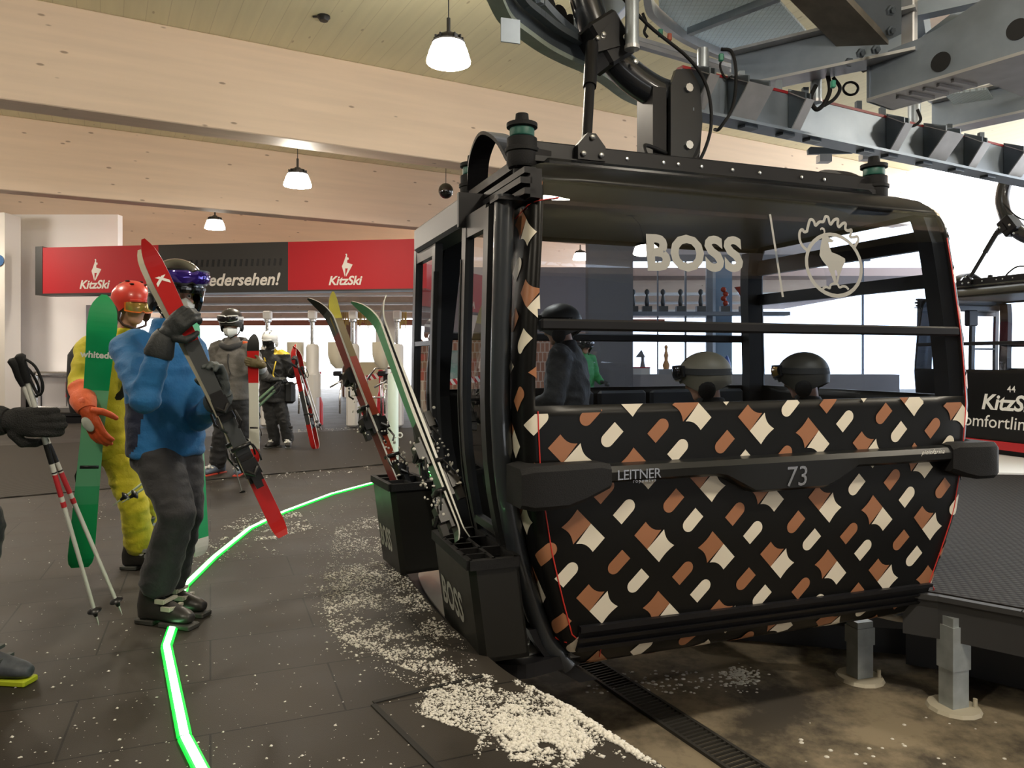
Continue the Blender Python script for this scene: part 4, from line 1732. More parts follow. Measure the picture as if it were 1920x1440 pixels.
tag(o, 'long grey counter along the glass front behind the cabin', 'counter')
TROPH = principled('trophy_dark', (0.05, 0.055, 0.06), 0.4)


def trophy(px, label, red=0):
    z = zz_(584) if True else 0
    r = empty('trophy', (xs(px), SY + 0.05, z), label, 'trophy', 'trophies on the glass shelf')
    del ROOTM[r.name]
    b = MB()
    b.box((0, 0, 0.05), (0.17, 0.14, 0.10))
    b.build('plinth', TROPH if red < 2 else principled('plinth_grey', (.35, .35, .36), .5), r, world=False)
    g = MB()
    if red == 0:
        g.lathe([(0.035, 0.10), (0.045, 0.18), (0.03, 0.27), (0.02, 0.31), (0.045, 0.35), (0.045, 0.39), (0.02, 0.42), (0, 0.425)], n=14)
        g.build('figure', TROPH, r, smooth=True, world=False)
    elif red == 1:
        for k in range(4):
            g.ball((0.02 * (-1) ** k, 0, 0.16 + 0.085 * k), (0.055, 0.04, 0.05), n=10, m=8)
        g.tube([(0, 0, 0.1), (0, 0, 0.45)], 0.02, n=8)
        g.build('figure', principled('red_glass', (0.35, 0.03, 0.01), 0.2), r, smooth=True, world=False)
    else:
        g.lathe([(0.03, 0.10), (0.035, 0.2), (0.10, 0.34), (0.18, 0.46), (0.165, 0.455), (0.09, 0.35), (0.0, 0.25)], n=18)
        g.build('cup', principled('red_glass', (0.35, 0.03, 0.01), 0.2), r, smooth=True, world=False)
    return r


for px, lab in ((1188, 'dark figure trophy half hidden by the grey column'), (1214, 'dark figure trophy second from the grey column'), (1244, 'dark figure trophy in the middle of the shelf row of five'), (1277, 'dark figure trophy fourth from the grey column'), (1315, 'dark figure trophy nearest the blue column')):
    trophy(px, lab)
trophy(1360, 'red twisted glass trophy in front of the blue column', 1)
trophy(1397, 'red flared glass cup trophy at the end of the shelf', 2)


def small(name, label, cat, parts):
    r = empty(name, parts[0], label, cat)
    del ROOTM[r.name]
    for nm, mat, fn in parts[1:]:
        b = MB()
        fn(b)
        b.build(nm, mat, r, smooth=40, world=False)


CZ = zz_(702)
small('lamp_figure', 'small grey lamp figure on a red and white box on the counter', 'ornament', [(xs(1205), SY, CZ),
      ('box', GATEW, lambda b: b.box((-.03, 0, .06), (.30, .2, .12))), ('box_lid', RED, lambda b: b.box((-.03, 0, .13), (.31, .21, .02))),
      ('figure', principled('figure_grey', (.2, .2, .22), .5), lambda b: (b.lathe([(.05, .14), (.03, .25), (.03, .33), (0, .34)], n=10), b.prism([V3((-.13, 0, .32)), V3((.05, 0, .32)), V3((-.02, 0, .46))], (0, .05, 0))))])
small('skier_figurine', 'slim orange and white figurine on a grey block on the counter', 'ornament', [(xs(1249), SY, CZ),
      ('block', principled('block_grey', (.25, .25, .27), .5), lambda b: b.box((0, 0, .05), (.30, .2, .10))),
      ('figure', principled('figure_orange', (.6, .3, .12), .5), lambda b: (b.lathe([(.05, .10), (.07, .17), (.03, .27), (.045, .36), (.02, .45), (.035, .52), (0, .56)], n=10),))])
small('blue_vase', 'blue pointed vase on the counter behind the khaki helmet', 'vase', [(xs(1363), SY, CZ), ('vase_body', principled('vase_blue', (.06, .12, .4), .3), lambda b: b.lathe([(.06, 0), (.08, .12), (.06, .24), (.02, .34), (0, .36)], n=14))])
small('white_vase', 'pale round vase with spiky leaves on the counter', 'vase', [(xs(1405), SY, CZ), ('vase_body', GATEW, lambda b: b.lathe([(.05, 0), (.12, .12), (.10, .22), (.05, .28), (.05, .3), (0, .3)], n=14)), ('leaves', principled('leaf_grey', (.15, .2, .2), .6), lambda b: [b.tube([(0, 0, .28), (.16 * math.cos(k), .05 * math.sin(k), .40 + .06 * math.sin(k * 2))], [.012, .003], n=5) for k in range(9)])])
small('pen_stand', 'red and pink pens standing in a small white cup on the counter', 'pen pot', [(xs(1316), SY, CZ), ('cup', GATEW, lambda b: b.lathe([(.06, 0), (.07, .12), (0, .12)], n=12)), ('pens', principled('pen_pink', (.6, .08, .2), .5), lambda b: [b.tube([(0, 0, .05), (.03 * k, .02, .34 + .04 * (k % 2))], .012, n=6) for k in range(-2, 4)])])
# ================================================================== the overhead line: rails, girders, gratings
ORG = V3((CAB_LOC.x, CAB_LOC.y, 0))
line = lambda t, off, z: V3((ORG.x, ORG.y, 0)) + BD * t - BN * off + V3((0, 0, z))      # off: towards the viewer
STEELB = principled('steel_blue', (0.23, 0.27, 0.32), 0.45, metal=0.55, vary=0.15, vary_scale=4, rough_vary=0.1)
STEELL = principled('steel_light', (0.45, 0.45, 0.46), 0.42, metal=0.6, vary=0.12, vary_scale=6, rough_vary=0.1)
STEELD = principled('steel_dark', (0.10, 0.12, 0.14), 0.45, metal=0.6, vary=0.2, vary_scale=4)


def line_t(px, off=0.0):
    """how far along the line the sight line of column px meets it"""
    k = (px - 960) / F
    o = line(0, off, 0)
    return (k * o.y - o.x) / (BD.x - k * BD.y)


m = MB()
m.bar(line(0.05, 0, 3.17), line(9, 0, 3.17), 0.05, 0.30)
m.bar(line(0.05, 0.05, 3.02), line(9, 0.05, 3.02), 0.16, 0.02)
gr_ = m.build('guide_rail', STEELB)
tag(gr_, 'long straight galvanised guide rail running above the cabin to the right', 'rail')
m = MB()
m.bar(line(0.05, 0, 3.33), line(9, 0, 3.33), 0.06, 0.02)
m.build('red_strip', principled('rail_red', (0.30, 0.01, 0.015), 0.5), gr_)
for px in (1400, 1470, 1520, 1620, 1665, 1730, 1790, 1850):
    t = line_t(px, 0.05)
    m = MB()
    m.box(line(t, 0.06, 3.0), (0.12, 0.07, 0.02), Matrix.Rotation(math.atan2(BD.y, BD.x), 3, 'Z'))
    m.build('rail_clip', STEELD, gr_)
    m = MB()
    m.box(line(t, 0.0, 3.37), (0.04, 0.04, 0.08))
    m.build('rail_stud', STEELD, gr_)


def bracket(px, w, lean, label):
    t = line_t(px, 0.05)
    pos = line(t, 0.03, 3.02)
    w, lean, zt = w * 0.62, lean * 0.9, 3.235
    r = empty('rail_bracket', pos, label, 'bracket', 'steel brackets holding the guide rail')
    b = MB()
    web = [line(t, 0.03, 3.03), line(t, 0.05, 3.03), line(t, lean, zt), line(t, lean, zt + .05), line(t, 0.03, zt + 0.12)]
    b.prism(web, BD * 0.015)
    b.prism([q + BD * w for q in web], BD * -0.015)
    b.build('web_plate', STEELD, r)
    b = MB()
    b.prism([line(t - .01, 0.04, 3.02), line(t + w + .01, 0.04, 3.02), line(t + w + .01, lean + .01, zt), line(t - .01, lean + .01, zt)], -BN * 0.012)
    b.prism([line(t - .01, lean + .012, zt), line(t + w + .01, lean + .012, zt), line(t + w + .01, 0.05, zt + .09), line(t - .01, 0.05, zt + .09)], BN * 0.012)
    b.build('flange', STEELL, r)
    return r


bracket(1300, 0.10, 0.22, 'narrow steel bracket on the guide rail just right of the hanger head')
bracket(1368, 0.34, 0.24, 'broad pale bracket under the first cross beam')
bracket(1482, 0.10, 0.20, 'narrow slanted bracket second along the rail after the broad one')
bracket(1666, 0.12, 0.20, 'slanted bracket behind the right roof roller')
bracket(1736, 0.34, 0.24, 'broad pale bracket under the second cross beam')
bracket(1812, 0.14, 0.20, 'slanted bracket between the second cross beam and the picture edge')
bracket(1886, 0.30, 0.22, 'last pale bracket at the right edge of the picture')


def ibeam(a, b, h, w, name, label, mats=(STEELB, STEELL)):
    r = empty(name, a, label, 'beam', 'cross beams of the cable car line')
    up = V3((0, 0, 1))
    k = MB()
    k.bar(a + up * (h / 2), b + up * (h / 2), 0.02, h)
    k.build('web', mats[0], r)
    for nm, z in (('lower_flange', 0), ('upper_flange', h)):
        k = MB()
        k.bar(a + up * z, b + up * z, w, 0.02)
        k.build(nm, mats[1], r)
    return r


ibeam(level(1372, 172, 3.45), level(1720, 99, 3.45), 0.28, 0.20, 'cross_beam', 'steel cross beam running from the rail to the bolted column plate')
ibeam(level(1748, 251, 3.45), level(2040, 188, 3.45), 0.28, 0.20, 'cross_beam', 'steel cross beam farther along at the right edge')
# bolted girder coming down from the upper left
g = empty('bolted_girder', level(1640, 108, 3.55), 'heavy slanting box girder with bolted end flange above the cross beam', 'girder')
a, b = level(1655, 118, 3.50), level(1385, -160, 4.15)
dirg = (b - a).normalized()
m = MB()
m.bar(a, b, 0.30, 0.05)
m.build('underside_plate', principled('steel_brown', (0.22, 0.20, 0.17), 0.5, metal=0.6, vary=0.2), g)
m = MB()
rt = level(1700, 60, 3.7)
m.prism([level(1690, 100, 3.5), level(1655, 118, 3.5), level(1600, 70, 3.62), level(1535, 5, 3.8), level(1480, -70, 4.0), level(1690, -80, 3.95)], (0.10, 0.18, 0.03))
m.build('side_plate', STEELB, g)
m = MB()
c0 = level(1690, 70, 3.60)
m.box(c0 + V3((-0.02, -0.03, 0.05)), (0.05, 0.22, 0.62), Matrix.Rotation(math.radians(28), 3, 'Z'), bevel=0.008)
m.build('end_flange', STEELL, g)
for i, (x, y) in enumerate(((1668, 20), (1668, 58), (1667, 88), (1640, 93), (1612, 100), (1590, 117))):
    m = MB()
    m.lathe([(0, 0), (0.032, 0), (0.032, 0.02), (0.018, 0.022), (0.018, 0.04), (0, 0.04)], level(x, y, 3.62 if i < 3 else 3.47), n=6, axis=(0.2, -0.8, -0.3))
    m.build('bolt', STEELD, g)
# girder with round holes
ga, gb = level(1632, 190, 3.20), level(2080, 55, 3.20)
gd = (gb - ga).normalized()
gn = V3((-gd.y, gd.x, 0))
if gn.y > 0:
    gn = -gn
r = empty('holed_girder', ga, 'near steel girder with round holes crossing at the right', 'girder')
m = MB()
N_ = 12
top = [0.30, 0.30, 0.31, 0.31, 0.33, 0.36, 0.40, 0.43, 0.45, 0.46, 0.47, 0.48, 0.48]
L_ = (gb - ga).length
pts = [ga + gd * (L_ * k / N_) + V3((0, 0, top[k])) for k in range(N_ + 1)]
m.prism([ga + V3((0, 0, 0.0))] + pts + [gb], gn * 0.02)
m.prism([p + gn * -0.26 for p in [ga] + pts + [gb]], gn * 0.02)
m.build('side_plate', STEELB, r)
m = MB()
m.bar(ga + gn * -0.12, gb + gn * -0.12, 0.34, 0.02)
m.build('bottom_plate', STEELL, r)
m = MB()
m.bar(ga + gn * -0.12 + V3((0, 0, .15)) - gd * .01, ga + gn * -0.12 + V3((0, 0, .15)) + gd * .01, 0.3, 0.32)
m.build('end_plate', STEELB, r)
for px, py in ((1764, 116), (1908, 55)):
    k = (px - 960) / F
    o = ga + gn * 0.022
    t = (k * o.y - o.x) / (gd.x - k * gd.y)
    q = o + gd * t
    z = EYE - (py - HZ) / F * q.y
    m = MB()
    m.lathe([(0, 0), (0.062, 0), (0.062, 0.004), (0, 0.004)], V3((q.x, q.y, z)), n=28, axis=gn)
    m.build('round_hole', principled('hole_dark', (0.006, 0.006, 0.007), 0.8), r)
for k in range(5):
    m = MB()
    q = ga + gd * (0.22 + 0.09 * k) + gn * -0.12 + V3((0, 0, -0.02))
    m.bar(q + gn * 0.1 - gd * .04, q - gn * 0.12, 0.022, 0.02)
    m.build('welded_rib', STEELL, r)
m = MB()
m.prism([level(1838, 150, 3.3), level(2000, 215, 3.3), level(2000, 90, 3.3), level(1900, 110, 3.3)], (0, 0, 0.02))
o = m.build('cover_plate', STEELL)
tag(o, 'flat pale cover plate under the girders at the right edge', 'plate')
# upper right: web of a girder with square opening
r = empty('lattice_girder', level(1760, 40, 3.9), 'steel lattice girder with diagonal brace high at the right', 'girder')
m = MB()
m.bar(level(1700, 25, 3.75), level(1990, -40, 3.75), 0.1, 0.10)
m.bar(level(1735, 75, 3.72), level(1725, 10, 3.95), 0.06, 0.10)
m.bar(level(1735, 78, 3.62), level(1810, 20, 3.8), 0.05, 0.08)
m.build('brace', STEELB, r)
m = MB()
m.bar(level(1690, 60, 3.7), level(1690, -70, 4.2), 0.2, 0.02)
m.build('web_plate', STEELB, r)


def grating_mat():
    m = principled('walkway_grating', (0.50, 0.56, 0.62), 0.4, metal=0.3)
    nt = m.node_tree
    tc = nt.nodes.new('ShaderNodeTexCoord')
    v = nt.nodes.new('ShaderNodeTexBrick')
    v.inputs['Scale'].default_value = 1
    v.inputs['Brick Width'].default_value = 0.035
    v.inputs['Row Height'].default_value = 0.02
    v.offset = 0
    v.inputs['Mortar Size'].default_value = 0.003
    v.inputs['Color1'].default_value = (0.72, 0.80, 0.86, 1)
    v.inputs['Color2'].default_value = (0.62, 0.70, 0.77, 1)
    v.inputs['Mortar'].default_value = (0.2, 0.23, 0.26, 1)
    nt.links.new(tc.outputs['Object'], v.inputs['Vector'])
    b = nt.nodes['Principled BSDF']
    nt.links.new(v.outputs['Color'], b.inputs['Base Color'])
    tl = nt.nodes.new('ShaderNodeBsdfTranslucent')
    tl.inputs[0].default_value = (0.7, 0.78, 0.84, 1)
    mx = nt.nodes.new('ShaderNodeMixShader')
    mx.inputs[0].default_value = 0.5
    nt.links.new(b.outputs[0], mx.inputs[1])
    nt.links.new(tl.outputs[0], mx.inputs[2])
    nt.links.new(mx.outputs[0], nt.nodes['Material Output'].inputs[0])
    return m


GRATE = grating_mat()
r = empty('walkway_grating', level(1400, 60, 3.85), 'pale blue walkway grating panels above the hanger arm', 'grating')
m = MB()
m.prism([level(1236, 14, 3.85), level(1290, 62, 3.85), level(1345, 90, 3.85), level(1418, 112, 3.85), level(1470, 98, 3.85), level(1522, 72, 3.85), level(1440, -20, 3.85), level(1400, -90, 3.85), level(1230, -90, 3.85)], (0, 0, 0.02))
m.build('mesh_panel', GRATE, r)
m = MB()
m.bar(level(1292, 60, 3.82), level(1460, -6, 3.82), 0.05, 0.05)
m.build('support_bar', STEEL, r)
m = MB()
ed = smooth_path([level(1212, -60, 3.83), level(1216, 5, 3.83), level(1236, 32, 3.83), level(1285, 68, 3.83), level(1350, 98, 3.83), level(1422, 120, 3.83)], 5)
for p, q in zip(ed, ed[1:]):
    m.bar(p, q, 0.05, 0.09)
m.build('edge_channel', STEELL, r)
m = MB()
m.prism([level(1788, 196, 3.6), level(1862, 186, 3.6), level(1850, 168, 3.6), level(1772, 178, 3.6)], (0, 0, 0.02))
o = m.build('walkway_grating', GRATE)
tag(o, 'small blue grating panel under the holed girder', 'grating')
# electrical ducts in pale strips behind
m = MB()
for k, (z, dy) in enumerate(((3.62, 0), (3.70, 9))):
    m.bar(level(1175, 78 - dy, z), level(1420, 150 - dy, z), 0.05, 0.03)
o = m.build('cable_duct', STEELL)
tag(o, 'pale cable duct running behind the hanger to the right', 'duct')
# curved entry rail at the left
r = empty('curved_guide_rail', level(989, 65, 3.1), 'curved guide rail with pale green lower flange left of the hanger', 'rail')
CZ_ = 3.32
cp = smooth_path([level(895, -90, CZ_), level(915, -40, CZ_), level(930, 0, CZ_), level(951, 38, CZ_), level(989, 68, CZ_), level(1022, 91, CZ_), level(1062, 112, CZ_), level(1103, 130, CZ_), level(1140, 153, CZ_), level(1180, 182, CZ_), level(1225, 200, CZ_)], 5)
m = MB()
for p, q in zip(cp, cp[1:]):
    m.bar(p, q + (q - p) * 0.03, 0.085, 0.03)
m.build('lower_flange', principled('flange_green', (0.40, 0.46, 0.40), 0.45, metal=0.5, vary=0.12), r)
m = MB()
for p, q in zip(cp, cp[1:]):
    d = (q - p).normalized()
    n_ = V3((d.y, -d.x, 0)) * 0.03
    m.bar(p + n_ + V3((0, 0, .07)), q + n_ + V3((0, 0, .07)), 0.02, 0.14)
    m.bar(p + n_ * 3.2 + V3((0, 0, .10)), q + n_ * 3.2 + V3((0, 0, .10)), 0.05, 0.04)
m.build('dark_channel', STEELD, r)
m = MB()
q = level(957, 58, 3.05)
m.box(q, (0.10, 0.01, 0.12), Matrix.Rotation(0.3, 3, 'Z'))
m.build('fixing_tab', STEELB, r)
# second inner rail with equipment seen inside the curve
m = MB()
ci = smooth_path([V3((0.20, 2.6, 3.55)), level(985, -30, 3.55), level(1005, 5, 3.55), level(1040, 42, 3.55), level(1075, 70, 3.55), level(1110, 90, 3.55)], 5)
for p, q in zip(ci, ci[1:]):
    m.bar(p, q + (q - p) * .03, 0.12, 0.05)
o = m.build('conveyor_rail', STEELB)
tag(o, 'inner conveyor rail seen through the curve of the guide rail', 'rail')
for k in range(4):  # rubber conveyor tyres along the inner rail
    q = level(1020 + 22 * k, 14 + 17 * k, 3.62)
    m = MB()
    m.lathe([(0, 0), (0.06, 0), (0.06, 0.045), (0.02, 0.05), (0, 0.05)], q, n=16, axis=(0.6, -0.8, 0))
    o = m.build('conveyor_pulley', RUBBER, smooth=40)
    tag(o, 'black conveyor pulley on the inner rail beside the hanger arm', 'pulley', 'conveyor pulleys behind the hanger arm')
# slanting beam and tube between hanger arm and grating
r = empty('slanting_brace', level(1120, 60, 3.6), 'pale slanting steel brace behind the hanger arm', 'brace')
m = MB()
m.bar(level(1080, 105, 3.45), level(1225, -40, 3.9), 0.16, 0.02)
m.build('flange', STEELL, r)
m = MB()
m.bar(level(1068, 80, 3.5), level(1190, -50, 3.9), 0.02, 0.22)
m.build('web', STEELB, r)


def hanging_tube(px, y0, y1, Y, rad, label):
    a, b = at(px, y0, Y), at(px, y1, Y)
    t = empty('support_tube', b, label, 'tube', 'vertical support tubes of the line')
    k = MB()
    k.tube([a, b], rad, n=16)
    k.build('tube_wall', STEEL, t, smooth=50)
    k = MB()
    k.lathe([(rad * .72, -0.003), (rad * 1.12, -0.003), (rad * 1.12, 0.02), (rad * .72, 0.02)], b, n=16)
    k.build('rim', STEELL, t)


hanging_tube(1185, -60, 92, 4.6, 0.042, 'thick support tube right of the hanger arm')
hanging_tube(1318, 92, 174, 5.1, 0.040, 'support tube in front of the rail below the grating edge')
hanging_tube(1530, 140, 192, 5.5, 0.040, 'support tube below the first cross beam')
hanging_tube(1714, 196, 236, 6.2, 0.048, 'support tube behind the holed girder')


def cable(pts, rad, label):
    k = MB()
    k.tube(smooth_path(pts, 6), rad, n=7)
    o = k.build('cable', RUBBER, smooth=True)
    tag(o, label, 'cable', 'loose black cables on the line')


cable([at(1352, 92, 5.0), at(1372, 98, 5.0), at(1380, 140, 5.0), at(1374, 200, 5.0), at(1350, 240, 5.0), at(1340, 243, 5.05)], 0.012, 'long black cable bowing down beside the broad bracket')
cable([at(1356, 106, 5.1), at(1350, 125, 5.1), at(1362, 148, 5.1), at(1376, 140, 5.1)], 0.008, 'short black cable loop left of the broad bracket')
cable([at(1552, 140, 5.4), at(1556, 170, 5.4), at(1545, 195, 5.4), at(1530, 205, 5.4), at(1520, 185, 5.4), at(1530, 160, 5.4)], 0.016, 'thick black cable loop below the cross beam')
cable([at(1562, 145, 5.4), at(1575, 165, 5.4), at(1565, 185, 5.4), at(1545, 198, 5.4)], 0.013, 'black cable hanging beside the thick loop')
cable([at(1595 + 14 * math.cos(k * .8), 166 + 12 * math.sin(k * .8), 5.5 + .004 * k) for k in range(20)], 0.009, 'coiled black cable under the holed girder')
cable([at(1720, 205, 6.0), at(1726, 225, 6.0), at(1712, 236, 6.0), at(1700, 232, 6.0)], 0.012, 'black cable curled round the support tube behind the girder')
cable([at(1205, 25, 4.9), at(1212, 45, 4.9), at(1208, 60, 4.9), at(1214, 70, 4.9)], 0.010, 'black cable bundle at the end of the cable duct')
for k, (px, py, col) in enumerate(((1238, 62, (0.02, 0.2, 0.12)), (1255, 70, (0.35, 0.06, 0.02)), (1352, 108, (0.02, 0.2, 0.12)), (1562, 158, (0.02, 0.25, 0.16)))):
    k_ = MB()
    k_.box(at(px, py, 5.0), (0.03, 0.03, 0.05), bevel=0.005)
    o = k_.build('cable_connector', principled('connector_%d' % k, col, 0.5))
    tag(o, ['green cable plug at the left end of the duct', 'orange cable plug beside the green one on the duct', 'green cable plug above the broad bracket', 'green cable plug by the thick cable loop'][k], 'plug')
# pointed hook arm and sensor beside the right roller
r = empty('sensor_arm', at(1560, 290, 6.2), 'grey sensor arm under the guide rail behind the cabin roof', 'sensor')
m = MB()
m.prism([at(1515, 280, 6.2), at(1520, 275, 6.2), at(1560, 277, 6.2), at(1600, 287, 6.2), at(1516, 289, 6.2)], (0, 0.03, 0))
m.build('arm', STEELD, r)
m = MB()
m.box(at(1545, 298, 6.2), (0.10, 0.08, 0.06))
m.box(at(1625, 295, 6.2), (0.10, 0.08, 0.05))
m.build('bracket', STEELL, r)

# ================================================================== other cabins
cabin('gondola_cabin', 'black cabin number 44 with white lettering and red sill behind at the right', V3((7.95, 11.15, 0.06)), math.radians(-72), 'cable car cabins in the station', 'plain')

# ================================================================== walkway across the pit
WE = [ground(1700, 1103), ground(1760, 1111), ground(1920, 1140), ground(2150, 1190)]
WE = [V3((p.x, p.y, 0)) for p in WE]
a0 = WE[0] + (WE[0] - WE[1]).normalized() * 0.02
wk = empty('walkway', (WE[1].x, WE[1].y, 0), 'dark studded rubber walkway on a steel edge beam beside the pit', 'walkway')
m = MB()
m.prism([a0] + WE + [V3((8.5, 3.0, 0)), V3((9.5, 8.6, 0)), V3((4.2, 9.2, 0))], (0, 0, -0.04))
m.build('rubber_mat', MAT_R, wk)
m = MB()
pts = [a0] + WE
for p, q in zip(pts, pts[1:]):
    d = (q - p).normalized()
    n_ = V3((d.y, -d.x, 0))
    m.bar(p + n_ * 0.02 + V3((0, 0, -0.14)), q + n_ * 0.02 + V3((0, 0, -0.14)), 0.03, 0.25)
    m.bar(p + n_ * 0.04 + V3((0, 0, -0.02)), q + n_ * 0.04 + V3((0, 0, -0.02)), 0.05, 0.03)
    m.bar(p + n_ * -0.6 + V3((0, 0, -0.38)), q + n_ * -0.6 + V3((0, 0, -0.38)), 0.05, 0.6)
ql = ground(1612, 1272, PITZ)
lb = V3((ql.x, ql.y, 0)) + V3((-1.2, .35, 0))
le = V3((WE[0].x, WE[0].y, 0)) + V3((.5, .35, 0))
m.bar(V3((lb.x, lb.y, -.33)), V3((le.x, le.y, -.33)), .10, .09)
m.bar(V3((lb.x, lb.y + .5, -.50)), V3((le.x, le.y + .3, -.50)), .05, .34)
m.build('edge_beam', principled('beam_dark_grey', (0.035, 0.036, 0.038), 0.55), wk)
for px, py, lab in ((1788, 1328, 'galvanised'), (1612, 1272, 'dim')):
    q = ground(px, py, PITZ)
    m = MB()
    zt_ = -0.12 if lab == 'galvanised' else -0.29
    m.box((q.x, q.y, (PITZ + 0.02 + zt_) / 2), (0.12, 0.10, zt_ - PITZ - .02), Matrix.Rotation(0.3, 3, 'Z'))
    m.box((q.x, q.y, (zt_ - .42) / 2 - .03), (0.135, 0.115, abs(zt_ + .42) * .85), Matrix.Rotation(0.3, 3, 'Z'))
    pk = m.build('support_leg', principled('leg_galvanised', (0.40, 0.44, 0.45), 0.5, metal=0.5, vary=0.2), wk)
    m = MB()
    m.lathe([(0.15, 0), (0.14, 0.02), (0, 0.02)], (q.x, q.y, PITZ), n=14)
    m.lathe([(0.012, 0.02), (0.012, 0.07), (0, 0.07)], (q.x + 0.11, q.y - 0.03, PITZ), n=8)
    m.build('base_plate', principled('base_pale', (0.50, 0.46, 0.36), 0.7), pk)
# drain along the pit floor
m = MB()
a, b = ground(1080, 1232, PITZ), ground(1440, 1470, PITZ)
d = (b - a).normalized()
n_ = V3((-d.y, d.x, 0))
L_ = (b - a).length
for s in (-0.09, 0.09):
    m.bar(a + n_ * s + V3((0, 0, .008)), b + n_ * s + V3((0, 0, .008)), 0.02, 0.02)
for k in range(int(L_ / 0.035)):
    q = a + d * (0.035 * k)
    m.bar(q - n_ * 0.085 + V3((0, 0, .008)), q + n_ * 0.085 + V3((0, 0, .008)), 0.012, 0.014)
o = m.build('drain_grate', principled('drain_iron', (0.05, 0.048, 0.044), 0.6, metal=0.3))
tag(o, 'long narrow drain grate in the concrete pit floor', 'drain')
# bright snow beyond the walkway
m = MB()
m.prism([V3((3.0, 9.6, 0.0)), V3((9.5, 8.62, 0.0)), V3((26, 6, 0.0)), V3((26, 30, 0.0)), V3((5.4, 11.9, 0))], (0, 0, -0.05))
struct(m, 'ground_snow', principled('outdoor_snow', (0.9, 0.92, 0.95), 0.8))

# ================================================================== green light strip and floor hatch
LEDC = principled('led_core', (0.5, 1, 0.5), 0.4, emit=(0.45, 1.0, 0.50), strength=4.0)
LEDE = principled('led_edge', (0.02, 0.5, 0.05), 0.4, emit=(0.0, 1.0, 0.06), strength=0.9)
LP = [(385, 1462), (346, 1386), (312, 1215), (333, 1152), (346, 1102), (402, 1047), (468, 993), (532, 962), (622, 928), (707, 905), (800, 893), (890, 891), (932, 894), (1010, 905)]
lp = [ground(x, y) for x, y in LP]
led = empty('light_strip', lp[2], 'bright green light strip laid in bent lengths across the floor', 'light strip')
for i, (p, q) in enumerate(zip(lp, lp[1:])):
    d = (q - p).normalized()
    m = MB()
    m.bar(p + d * .006 + V3((0, 0, .008)), q - d * .006 + V3((0, 0, .008)), 0.052, 0.014, bevel=0.004)
    s_ = m.build('strip_length', LEDE, led)
    m = MB()
    m.bar(p + d * .008 + V3((0, 0, .0155)), q - d * .008 + V3((0, 0, .0155)), 0.030, 0.006)
    m.build('lit_core', LEDC, s_)
h = empty('floor_hatch', ground(700, 1320), 'flush floor hatch outlined by thin grooves near the pit edge', 'hatch')
HG = principled('groove_dark', (0.012, 0.011, 0.01), 0.7)
for nm, pts in (('groove', ((700, 1322), (842, 1462))), ('rim', ((700, 1318), (800, 1293), (905, 1268)))):
    m = MB()
    for p, q in zip(pts, pts[1:]):
        m.bar(ground(*p) + V3((0, 0, .002)), ground(*q) + V3((0, 0, .002)), 0.022, 0.006)
    m.build(nm, HG, h)
# ================================================================== skis and poles
def frame(z, y):
    z = V3(z).normalized()
    y = V3(y)
    y = (y - z * y.dot(z)).normalized()
    x = y.cross(z)
    return Matrix((x, y, z)).transposed()


BIND = principled('binding_black', (0.012, 0.012, 0.013), 0.35)
BINDG = principled('binding_grey', (0.25, 0.25, 0.26), 0.4)


